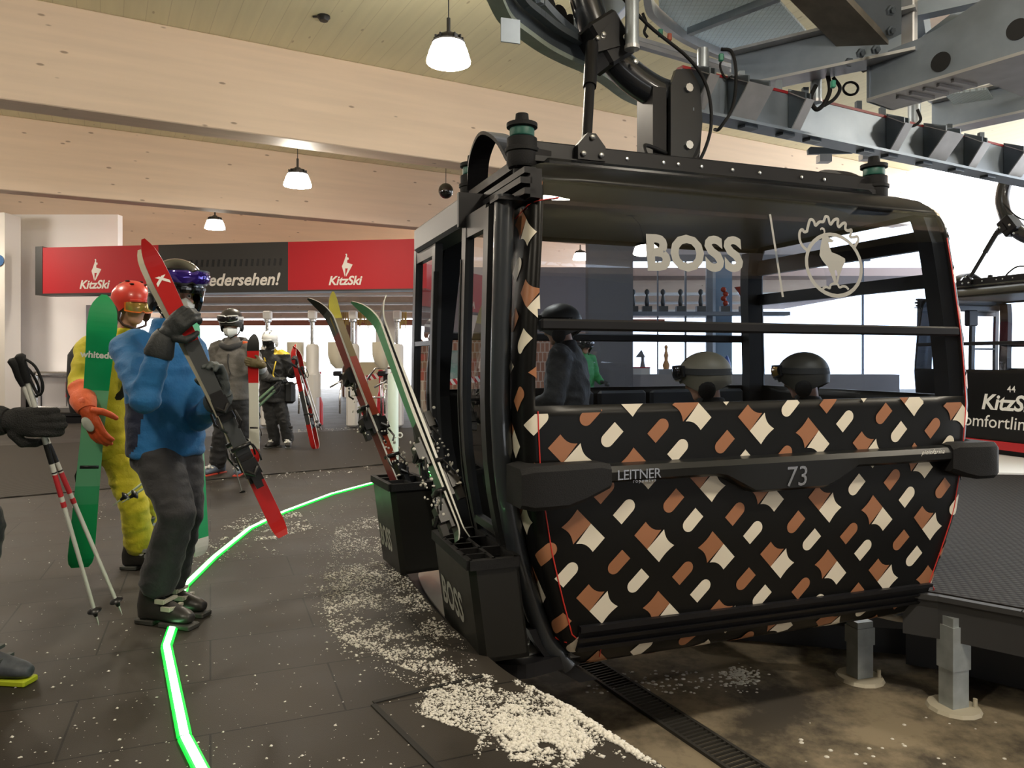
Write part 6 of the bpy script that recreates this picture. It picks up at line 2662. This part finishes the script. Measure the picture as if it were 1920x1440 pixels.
goggles(body, J['head'], R, principled('goggle_frame_orange', (0.80, 0.16, 0.01), 0.4), principled('lens_amber', (0.55, 0.33, 0.08), 0.1, metal=.5, coat=1), principled('strap_brown', (.07, .04, .03), .7), z=.004, r=.104, ry=.122, strap_z=.02)
m = MB()
bk = V3(J['chest']) - V3(fwd) * .20
m.loft([(bk + V3((0, 0, -.24)), side * .13, fwd * .09), (bk + V3((0, 0, -.1)), side * .15, fwd * .12), (bk + V3((0, 0, .14)), side * .14, fwd * .11), (bk + V3((0, 0, .22)), side * .09, fwd * .06)], n=18)
for s_ in (-.13, .13):
    c = V3(J['chest']) + side * s_
    m.tube(smooth_path([c - fwd * .15 + V3((0, 0, .16)), c + V3((0, 0, .25)), c + fwd * .15 + V3((0, 0, .12)), c + fwd * .17 + V3((0, 0, -.1)), c - fwd * .1 + V3((0, 0, -.22))], 5), .025, n=8)
m.build('backpack', principled('pack_black', (0.012, 0.012, 0.014), .7), body, smooth=50)
ORGLV = principled('glove_orange', (0.62, 0.09, 0.02), .6, bump=.2, bump_scale=60)
# green skis
m = MB()
q = haR + V3((.040, -.034, -.085))
m.ball(q, (.030, .012, .050), Matrix.Rotation(-.65, 3, 'Y'), n=12, m=8)
m.build('glove_patch', principled('patch_pale', (.45, .48, .42), .6), body, smooth=True)
ga_, gb_ = at(150, 1066, 4.52), at(197, 552, 4.52)
ski('ski', 'wide green ski with pale striped middle held beside the yellow jacket', ga_, gb_, (-0.55, .83, 0), [(.3, GREEND), (.62, GREENW), (1, GREEND)], [(.24, GREEND), (.30, principled('ski_mid_green', (0.04, .36, .15), .35)), (.655, principled('ski_mint_base', (0.13, .42, .22), .35)), (1, GREEND)], width=.165, side=SKIW, group='green skis', bindings=.40, tip_rise=.05, snow=6, letters=('whitedot', .055, 1.28, WHITE, 'across'))
ski('ski', 'green ski seen edge on behind the legs and face of the person in blue', at(380, 1042, 4.62), at(358, 552, 4.72), (-0.95, .25, 0), [(.3, GREEND), (.62, GREENW), (1, GREEND)], [(.06, SKIW), (.3, GREEND), (.62, GREENW), (1, GREEND)], width=.15, side=SKIW, group='green skis', bindings=.38, tip_rise=.05)
gm = ga_.lerp(gb_, .545)
glove(body, haR + V3((.01, .0, .01)), V3((.42, -.05, -.88)), V3((.35, .93, .05)), ORGLV, curl=.30, size=1.38, mirror=1, cuff=haR + (elR - haR) * .45, cuff_mat=ORG_)
ski_boot(body, J['anR'], (0.98, -.15), principled('boot_black_brown', (.02, .018, .016), .45), BOOTS_, BINDG, snow=True)
ski_boot(body, J['anL'], (0.98, -.1), principled('boot_black_brown', (.02, .018, .016), .45), BOOTS_, BINDG)
# trouser lettering
# poles of the person in yellow
PALEG = principled('pole_pale_green', (.36, .42, .28), .4)
glove(body, at(332, 812, 4.98), V3((.8, -.3, -.4)), V3((0, .6, -.8)), ORGLV, curl=1.0, size=1.2)
pole('ski_pole', 'pale green pole sticking out behind the dark trousers, upper of the pair', at(352, 842, 4.75), at(212, 948, 4.55), PALEG, 'poles of the person in yellow', strap=False)
pole('ski_pole', 'pale green pole sticking out behind the dark trousers, lower of the pair', at(352, 862, 4.70), at(228, 943, 4.50), PALEG, 'poles of the person in yellow', strap=False)

# ================================================================== the person in the grey jacket
GREY = cloth('jacket_grey', (0.135, 0.125, 0.115))
GREYD = cloth('jacket_dark_shoulder', (0.03, 0.03, 0.032))
Yg = 9.0
hips = at(437, 740, Yg)
shc = at(437, 655, Yg)
J = dict(head=at(434, 609, Yg - .08), face=(0.04, -0.96, -.26), fwd=(0, -1, 0), neck=at(436, 640, Yg), chest=at(437, 680, Yg), hips=hips,
         shR=shc + V3((-.21, 0, 0)), shL=shc + V3((.21, 0, 0)), elR=at(396, 705, Yg), haR=at(405, 742, Yg - .22), elL=at(492, 700, Yg - .02), haL=at(484, 674, Yg - .25),
         hipR=at(424, 752, Yg), hipL=at(452, 752, Yg), knR=at(414, 812, Yg - .05), knL=at(456, 812, Yg - .05), anR=at(408, 868, Yg), anL=at(452, 868, Yg))
shp = V3(J['shR'])
elL_, haL_ = V3(J['elL']), V3(J['haL'])
PALE = cloth('sleeve_pale', (0.42, 0.42, 0.45))
body, R, side, fwd, jk, tz = human('person in a grey jacket and white breathing mask holding an upright red and white ski', J, J_mat=[GREY, PALE], T_mat=cloth('trousers_black', (.012, .012, .014)), wr=.014, seed=7, hem=.06, skin_voxel=.01,
                                   paintj=lambda c, n: 1 if (c - haL_).length < .22 else 0, tr=1.05)
helmet(body, J['head'], R, principled('helmet_charcoal', (.03, .028, .026), .35), RUBBER, size=1.12, lift=.055)
goggles(body, J['head'], R, principled('goggle_white', (.6, .6, .6), .4), principled('lens_black', (.01, .01, .012), .08, coat=1), principled('strap_white', (.55, .55, .55), .6), z=.105, r=.136, ry=.162, strap_z=.05)
mask(body, J['head'], R, principled('mask_white', (0.70, 0.72, 0.70), 0.7), 1.25)
stick_line(jk, [hips + V3((0, -.3, -.06 + .05 * k)) for k in range(13)], .007, 'zipper', GREYD, jk)
m = MB()
nk_ = V3(J['neck'])
m.tube(smooth_path([nk_ + V3((x, y, z)) for x, y, z in ((-.13, .02, -.03), (-.09, -.10, -.05), (0, -.14, -.08), (.09, -.10, -.05), (.14, .02, -.01), (.1, .09, .02), (-.1, .09, .02), (-.13, .02, -.03))], 4), .035, n=8)
m.build('hood', GREYD, jk, smooth=True)
m = MB()
m.ball(nk_ + V3((.15, -.03, -.035)), (.06, .04, .04), n=12, m=8)
m.build('hood_lining', ORG_, jk, smooth=True)
OLIVE = principled('glove_olive', (.10, .075, .03), .6)
sa, sb = at(477, 866, 8.72), at(474, 626, 8.72)
ski('ski', 'upright ski, red above and white below, in front of the grey jacket', sa, sb, (0.15, .98, 0), [(1, SKIK)], [(.10, SKIR), (.18, SKIW), (.62, SKIW), (.86, SKIR), (1, SKIK)], width=.155, side=SKIW, bindings=.30, tip_rise=.03)
gm = sa.lerp(sb, .78)
glove(body, gm + V3((.10, -.03, -.03)), V3((-.92, -.12, .22)), V3((-.1, .98, 0)), OLIVE, curl=.55, size=1.2, mirror=-1, cuff=haL_ + (elL_ - haL_) * .3)
glove(body, J['haR'], V3((.25, -.5, -.8)), V3((.9, .3, 0)), GLV, curl=.9, size=1.2, mirror=-1)
BOOTB = principled('boot_blue_grey', (.12, .15, .20), .4)
SOLER = principled('sole_red', (.55, .06, .03), .5)
ski_boot(body, J['anR'], (-.35, -.94), BOOTB, SOLER, BINDG, snow=True)
ski_boot(body, J['anL'], (.1, -.99), BOOTB, SOLER, BINDG, snow=True)
DKP = principled('pole_dark', (.035, .04, .035), .4)
pole('ski_pole', 'dark pole hanging in front of the blue grey boots, left of the pair', at(404, 752, 8.3), at(458, 936, 7.75), DKP, 'poles of the person in grey')
pole('ski_pole', 'dark pole hanging in front of the blue grey boots, right of the pair', at(412, 756, 8.3), at(492, 928, 7.75), DKP, 'poles of the person in grey')

# ================================================================== the person in the white helmet
BLKJ = cloth('jacket_black', (.012, .012, .013))
YELT = principled('trim_yellow', (.62, .45, .03), .6)
Yw = 11.7
hips = at(512, 742, Yw)
shc = at(510, 668, Yw)
J = dict(head=at(506, 640, Yw - .05), face=(-.1, -.97, -.2), fwd=(0, -1, 0), neck=at(508, 657, Yw), chest=at(511, 690, Yw), hips=hips,
         shR=shc + V3((-.2, 0, 0)), shL=shc + V3((.2, 0, 0)), elR=at(486, 702, Yw - .05), haR=at(513, 712, Yw - .30), elL=at(546, 702, Yw), haL=at(556, 688, Yw - .22),
         hipR=at(503, 752, Yw), hipL=at(524, 752, Yw), knR=at(510, 795, Yw - .05), knL=at(534, 795, Yw - .05), anR=at(515, 826, Yw), anL=at(541, 824, Yw))
nk_ = V3(J['neck'])
body, R, side, fwd, jk, tz = human('person in a black jacket and white helmet holding red skis at the gates', J, J_mat=[BLKJ, YELT], T_mat=BLKJ, wr=.012, seed=9, skin=principled('dark_balaclava', (.02, .018, .017), .8),
                                   paintj=lambda c, n: 1 if (c.z > nk_.z - .06 and c.x > nk_.x + .07) else 0)
helmet(body, J['head'], R, principled('helmet_white', (.72, .72, .72), .35), principled('pad_white', (.5, .5, .5), .6), lift=.05)
goggles(body, J['head'], R, BLACK, principled('lens_black', (.01, .01, .012), .08, coat=1), BLACK, z=.004, r=.100, ry=.118)
stick_line(jk, [nk_ + V3((.16 + .01 * math.sin(k), -.3, -.16 - .04 * k)) for k in range(10)], .010, 'yellow_piping', YELT, jk)
stick_line(jk, [nk_ + V3((-.12 + .012 * k, -.3, -.05 - .03 * k)) for k in range(5)], .012, 'yellow_piping', YELT, jk)
glove(body, J['haR'], V3((.85, -.2, .1)), V3((0, .3, -.95)), GLV, curl=.9, size=1.35, mirror=1)
glove(body, J['haL'], V3((.2, -.5, .8)), V3((-.9, -.2, 0)), GLV, curl=.9, size=1.3, mirror=1)
m = MB()
m.box(hips + V3((.27, -.02, .05)), (.16, .14, .34), bevel=.04)
m.tube(smooth_path([hips + V3((.24, -.03, .22)), hips + V3((.1, -.21, .35)), nk_ + V3((-.15, -.05, -.03))], 6), .012, n=6)
m.build('shoulder_bag', principled('bag_black', (.02, .022, .025), .6), body, smooth=40)
ski_boot(body, J['anR'], (-.3, -.95), BOOTD, BOOTS_, BINDG, snow=True)
ski_boot(body, J['anL'], (.25, -.97), BOOTD, BOOTS_, BINDG, snow=True)
sa, sb = at(588, 842, 11.35), at(545, 646, 11.45)
ski('ski', 'front red ski leaning beside the person in the white helmet', sa, sb, (.5, .85, 0), [(1, SKIK)], [(.24, SKIR), (.55, SKIG), (1, SKIR)], width=.115, side=SKIW, group='red skis at the gates', bindings=.36, tip_rise=.10)
ski('ski', 'rear red ski leaning beside the person in the white helmet, mostly covered', sa + V3((.05, .09, 0)), sb + V3((.09, .09, -.02)), (-.5, -.85, 0), [(1, SKIR)], [(1, SKIK)], width=.10, side=SKIW, group='red skis at the gates', bindings=.36, tip_rise=.10)
ALUP = principled('pole_silver', (.55, .55, .57), .3, metal=.8)
pole('ski_pole', 'silver pole leaning right of the red skis at the gates, inner of two', at(560, 690, 11.3), at(597, 800, 11.3), ALUP, 'silver poles at the gates', rad=.011)
pole('ski_pole', 'silver pole leaning right of the red skis at the gates, outer of two', at(566, 688, 11.35), at(603, 806, 11.35), ALUP, 'silver poles at the gates', rad=.011)
GRP = principled('pole_moss', (.05, .11, .05), .45)
pole('ski_pole', 'moss green pole held slanting by the white helmeted person, upper one', at(521, 718, 11.2), at(436, 792, 10.6), GRP, 'green poles held slanting', rad=.02)
pole('ski_pole', 'moss green pole held slanting by the white helmeted person, lower one', at(524, 724, 11.2), at(440, 806, 10.6), GRP, 'green poles held slanting', rad=.02)

# ================================================================== the person at the left edge, mostly out of the picture
Ye = 3.3
hips = at(-165, 850, Ye)
shc = at(-185, 620, Ye)
ws = V3((-.35, -.93, 0))
J = dict(head=at(-170, 530, Ye), face=(.95, -.3, 0), fwd=(.93, -.35, 0), neck=at(-178, 590, Ye), chest=at(-175, 680, Ye), hips=hips,
         shR=shc + ws * .19, shL=shc - ws * .19, elR=at(-110, 785, 3.15), haR=at(38, 668, 3.20).lerp(at(185, 1172, 3.62), .22) + V3((-.135, -.03, .005)), elL=at(-220, 760, 3.5), haL=at(-170, 840, 3.5),
         hipR=at(-150, 870, 3.2), hipL=at(-150, 870, 3.4), knR=at(-32, 980, 3.22), knL=at(-120, 1010, 3.5), anR=at(-75, 1190, 3.28), anL=at(-250, 1120, 3.6))
body, R, side, fwd, jk, tz = human('person in black at the left edge holding poles, mostly outside the picture', J, J_mat=BLKJ, T_mat=cloth('trousers_navy', (.012, .014, .02)), wr=.012, seed=12)
helmet(body, J['head'], R, HELK, RUBBER)
pa, pb = at(38, 668, 3.20), at(185, 1172, 3.62)
pa2, pb2 = at(24, 676, 3.28), at(229, 1152, 3.72)
gmid = pa.lerp(pb, .22)
FUR = principled('glove_fuzzy', (.012, .012, .012), .9, bump=.5, bump_scale=160)
glove(body, gmid + V3((-.135, -.03, .005)), V3((.97, .05, -.05)), V3((.1, .95, .0)), FUR, curl=.75, size=1.5, mirror=-1, cuff=V3(J['haR']) + V3((-.15, 0, 0)))
RW = principled('pole_red', (.5, .03, .04), .35)
POLEW = principled('pole_white', (.62, .62, .58), .35)
for a, b, lab in ((pa, pb, 'white and red pole with raised grip, nearer of two at the left edge'), (pa2, pb2, 'white and red pole in the fuzzy glove, farther of two at the left edge')):
    r = pole('ski_pole', lab, a, b, POLEW, 'poles of the person at the left edge', rad=.0105, grip_m=RUBBER)
    d = (b - a).normalized()
    L = (b - a).length
    m = MB()
    m.tube([a + d * L * .30, a + d * L * .37], .0118, n=10)
    m.tube([a + d * L * .40, a + d * L * .405], .0118, n=10)
    m.build('dark_band', SKIK, r, smooth=50)
    m = MB()
    m.tube([a + d * L * .41, a + d * L * .49], .0115, n=10)
    m.tube([a + d * L * .51, a + d * L * .53], .0115, n=10)
    m.build('red_band', RW, r, smooth=50)
sh = ski_boot(body, at(-42, 1180, 3.24), (.97, -.12), principled('shoe_grey_blue', (.06, .07, .085), .6, vary=.3, vary_scale=30), principled('sole_lime', (.42, .50, .02), .5), GLVG, low=True, size=1.15)
ski_boot(body, J['anL'], (.9, -.3), BOOTD, BOOTS_, BINDG)

# ================================================================== passengers in the cabin
def cab(u, v, z):
    return CABM @ V3((u, v, z))


cu, cv_ = (CABM.to_3x3() @ V3((1, 0, 0))), (CABM.to_3x3() @ V3((0, 1, 0)))
KHAKI = principled('helmet_khaki', (.16, .14, .10), .5)


def seated(u, v, fw, label, hm, lens, seed, jm):
    f = fw.normalized()
    s = V3((f.y, -f.x, 0))
    o = cab(u, v, 0)
    P = lambda a, b, z: V3((o.x, o.y, 0)) + s * a + f * b + V3((0, 0, z))
    J = dict(head=P(0, .04, 1.27), face=f + V3((0, 0, -.15)), fwd=f, neck=P(0, 0, 1.12), chest=P(0, -.02, .88), hips=P(0, 0, .52), shR=P(.19, 0, 1.04), shL=P(-.19, 0, 1.04), elR=P(.24, .08, .78), elL=P(-.24, .08, .78), haR=P(.12, .30, .68), haL=P(-.12, .30, .68),
             hipR=P(.10, .05, .52), hipL=P(-.10, .05, .52), knR=P(.13, .42, .52), knL=P(-.13, .42, .52), anR=P(.13, .44, .16), anL=P(-.13, .44, .16))
    body, R, side, fwd, jk, tz = human(label, J, 'passengers sitting in the cabin', J_mat=jm, T_mat=BLKJ, wr=.01, seed=seed, skin_voxel=.012)
    helmet(body, J['head'], R, hm, RUBBER, size=1.08)
    goggles(body, J['head'], R, BLACK, lens, principled('strap_dark', (.03, .03, .03), .7), z=.07, r=.132, ry=.155, strap_z=.03)
    for k in 'RL':
        glove(body, J['ha' + k], f, V3((0, 0, -1)), GLV, curl=.4, voxel=.009)
        ski_boot(body, J['an' + k] + V3((0, 0, 0)), f, BOOTD, BOOTS_)
    return body


seated(-.10, -.56, -cu * .75 + cv_ * .65, 'seated passenger in a khaki helmet behind the cabin window, dark goggles', KHAKI, principled('lens_black', (.01, .01, .012), .08, coat=1), 15, BLKJ)
seated(.62, -.56, -cu * .6 + cv_ * .8, 'seated passenger in a dark helmet with amber goggles, right of the khaki one', principled('helmet_dark_olive', (.05, .045, .035), .5), principled('lens_amber', (0.55, 0.33, 0.08), 0.1, metal=.5, coat=1), 17, BLKJ)


def standing(base, f, h, label, jm, tm, hm, seed, dz=0.0, arms=0.0, group=None):
    f = V3((f[0], f[1], 0)).normalized()
    s = V3((f.y, -f.x, 0))
    k = h / 1.85
    P = lambda a, b, z: V3((base[0], base[1], dz)) + (s * a + f * b + V3((0, 0, z))) * k
    J = dict(head=P(0, .05, 1.66), face=f + V3((0, 0, -.15)), fwd=f, neck=P(0, 0, 1.52), chest=P(0, -.01, 1.28), hips=P(0, 0, .95), shR=P(.19, 0, 1.44), shL=P(-.19, 0, 1.44), elR=P(.27, .02, 1.16), elL=P(-.27, .02, 1.16), haR=P(.22, .24, 1.05 + arms), haL=P(-.22, .24, 1.05 + arms),
             hipR=P(.10, 0, .9), hipL=P(-.10, 0, .9), knR=P(.12, .05, .5), knL=P(-.12, .03, .5), anR=P(.12, 0, .2), anL=P(-.12, -.02, .2))
    body, R, side, fwd, jk, tz = human(label, J, group, J_mat=jm, T_mat=tm, wr=.011, seed=seed, skin_voxel=.012)
    helmet(body, J['head'], R, hm, RUBBER, size=1.1)
    goggles(body, J['head'], R, BLACK, principled('lens_black', (.01, .01, .012), .08, coat=1), BLACK, z=.07, r=.132, ry=.155, strap_z=.03)
    for q in 'RL':
        glove(body, J['ha' + q], f, V3((0, 0, -1)), GLV, curl=.7, voxel=.009)
        b = ski_boot(body, J['an' + q], f, BOOTD, BOOTS_)
        if dz:
            for o in [b] + list(b.children):
                pass
    return body, J


q = at(1062, 672, 5.25)
b_, J_ = standing((q.x, q.y), (-.9, .3), 1.80, 'standing passenger in dark clothes at the left end of the cabin', BLKJ, BLKJ, principled('helmet_grey', (.06, .06, .06), .5), 21)
q = at(1092, 672, 12.4)
GRNJ = cloth('jacket_green', (.02, .22, .06))
standing((q.x, q.y), (.5, -.8), 1.78, 'person in a green jacket far behind, seen through the cabin window', GRNJ, principled('trousers_white', (.6, .6, .6), .7), HELK, 23)

# ================================================================== snow scattered on the floor
def inside(p, poly):
    x, y = p
    c = False
    for i in range(len(poly)):
        x1, y1 = poly[i]
        x2, y2 = poly[i - 1]
        if (y1 > y) != (y2 > y) and x < (x2 - x1) * (y - y1) / (y2 - y1) + x1:
            c = not c
    return c


random.seed(11)
EXY = [(p.x, p.y) for p in edge]


def edge_x(Y):
    """x of the platform edge at depth Y on the near side"""
    best = None
    for (x0, y0), (x1_, y1_) in zip(EXY, EXY[1:]):
        if y0 <= Y <= y1_:
            return x0 + (x1_ - x0) * (Y - y0) / (y1_ - y0)
    return EXY[-1][0] if Y > 6 else 3


AREAS = [  # outline on the floor as seen, count, size range, clumping, softness
    ([(630, 990), (700, 960), (760, 980), (800, 1100), (860, 1190), (900, 1250), (800, 1270), (700, 1230), (620, 1190), (600, 1110)], 9000, (.002, .010), .06, .6),
    ([(580, 960), (700, 930), (780, 980), (830, 1110), (900, 1250), (780, 1290), (640, 1230), (570, 1120)], 1500, (.002, .009), -.3, .9),
    ([(830, 1260), (960, 1268), (1090, 1340), (1250, 1440), (880, 1440), (900, 1380), (760, 1330)], 8000, (.002, .010), .10, .6),
    ([(940, 1320), (1060, 1330), (1130, 1420), (960, 1430), (920, 1370)], 3000, (.003, .014), -.02, .6),
    ([(955, 1262), (975, 1262), (1110, 1340), (1270, 1440), (1225, 1440), (1080, 1345)], 2200, (.003, .016), -.4, .6),
    ([(400, 1000), (470, 960), (560, 960), (590, 990), (500, 1015), (420, 1020)], 900, (.003, .014), .05, .5),
    ([(560, 805), (760, 795), (760, 860), (640, 840), (560, 830)], 1300, (.004, .018), .05, .5),
    ([(430, 830), (620, 840), (700, 880), (560, 900), (420, 890)], 600, (.004, .016), .05, .5),
    ([(0, 900), (700, 880), (760, 1000), (840, 1240), (800, 1440), (0, 1440)], 900, (.0015, .008), -1, .1),
    ([(250, 1010), (520, 1000), (540, 1040), (260, 1070)], 400, (.003, .012), .05, .4),
    ([(130, 940), (210, 940), (210, 985), (130, 990)], 60, (.004, .012), -1, .1),
]
m = MB()
OCT = [V3((1, 0, 0)), V3((0, 1, 0)), V3((-1, 0, 0)), V3((0, -1, 0)), V3((0, 0, 1)), V3((0, 0, -.4))]
for poly, cnt, (r0, r1), th, soft in AREAS:
    xs_, ys_ = [p[0] for p in poly], [p[1] for p in poly]
    made = tries = 0
    while made < cnt and tries < cnt * 14:
        tries += 1
        x, y = random.uniform(min(xs_), max(xs_)), random.uniform(min(ys_), max(ys_))
        if not inside((x, y), poly):
            continue
        p = ground(x, y)
        if .8 * noise.noise(p * 2.6) + .6 * noise.noise(p * 8) + .4 * noise.noise(p * 22) < th + soft * (random.random() - .5):
            continue
        if p.x > edge_x(p.y) - .01:
            continue
        r = r0 + (r1 - r0) * random.random() ** 4
        a = random.uniform(0, PI)
        ca, sa_ = math.cos(a), math.sin(a)
        fx, fy, fz = random.uniform(.7, 1.5), random.uniform(.7, 1.3), random.uniform(.4, .9)
        vs = m.verts([p + V3(((q.x * fx * ca - q.y * fy * sa_) * r, (q.x * fx * sa_ + q.y * fy * ca) * r, q.z * fz * r + .15 * r)) for q in OCT])
        for i in range(4):
            m.face([vs[i], vs[(i + 1) % 4], vs[4]])
            m.face([vs[(i + 1) % 4], vs[i], vs[5]])
        made += 1
o = m.build('scattered_snow', SNOW, recalc=False, smooth=True)
tag(o, 'crumbs and drifts of snow scattered over the platform floor', 'snow', kind='stuff')
m = MB()
for _ in range(500):
    x, y = random.choice([(random.uniform(1100, 1420), random.uniform(1258, 1300)), (random.gauss(1390, 16), random.gauss(1268, 8)), (random.uniform(1500, 1900), random.uniform(1340, 1440))])
    if x > 1450 and random.random() < .85:
        continue
    p = ground(x, y, PITZ)
    r = random.uniform(.004, .014)
    m.ball(p, (r * 1.2, r, r * .5), n=6, m=4)
o = m.build('scattered_snow', SNOW, smooth=True)
tag(o, 'small flecks of snow on the dark pit floor under the cabin', 'snow', kind='stuff')
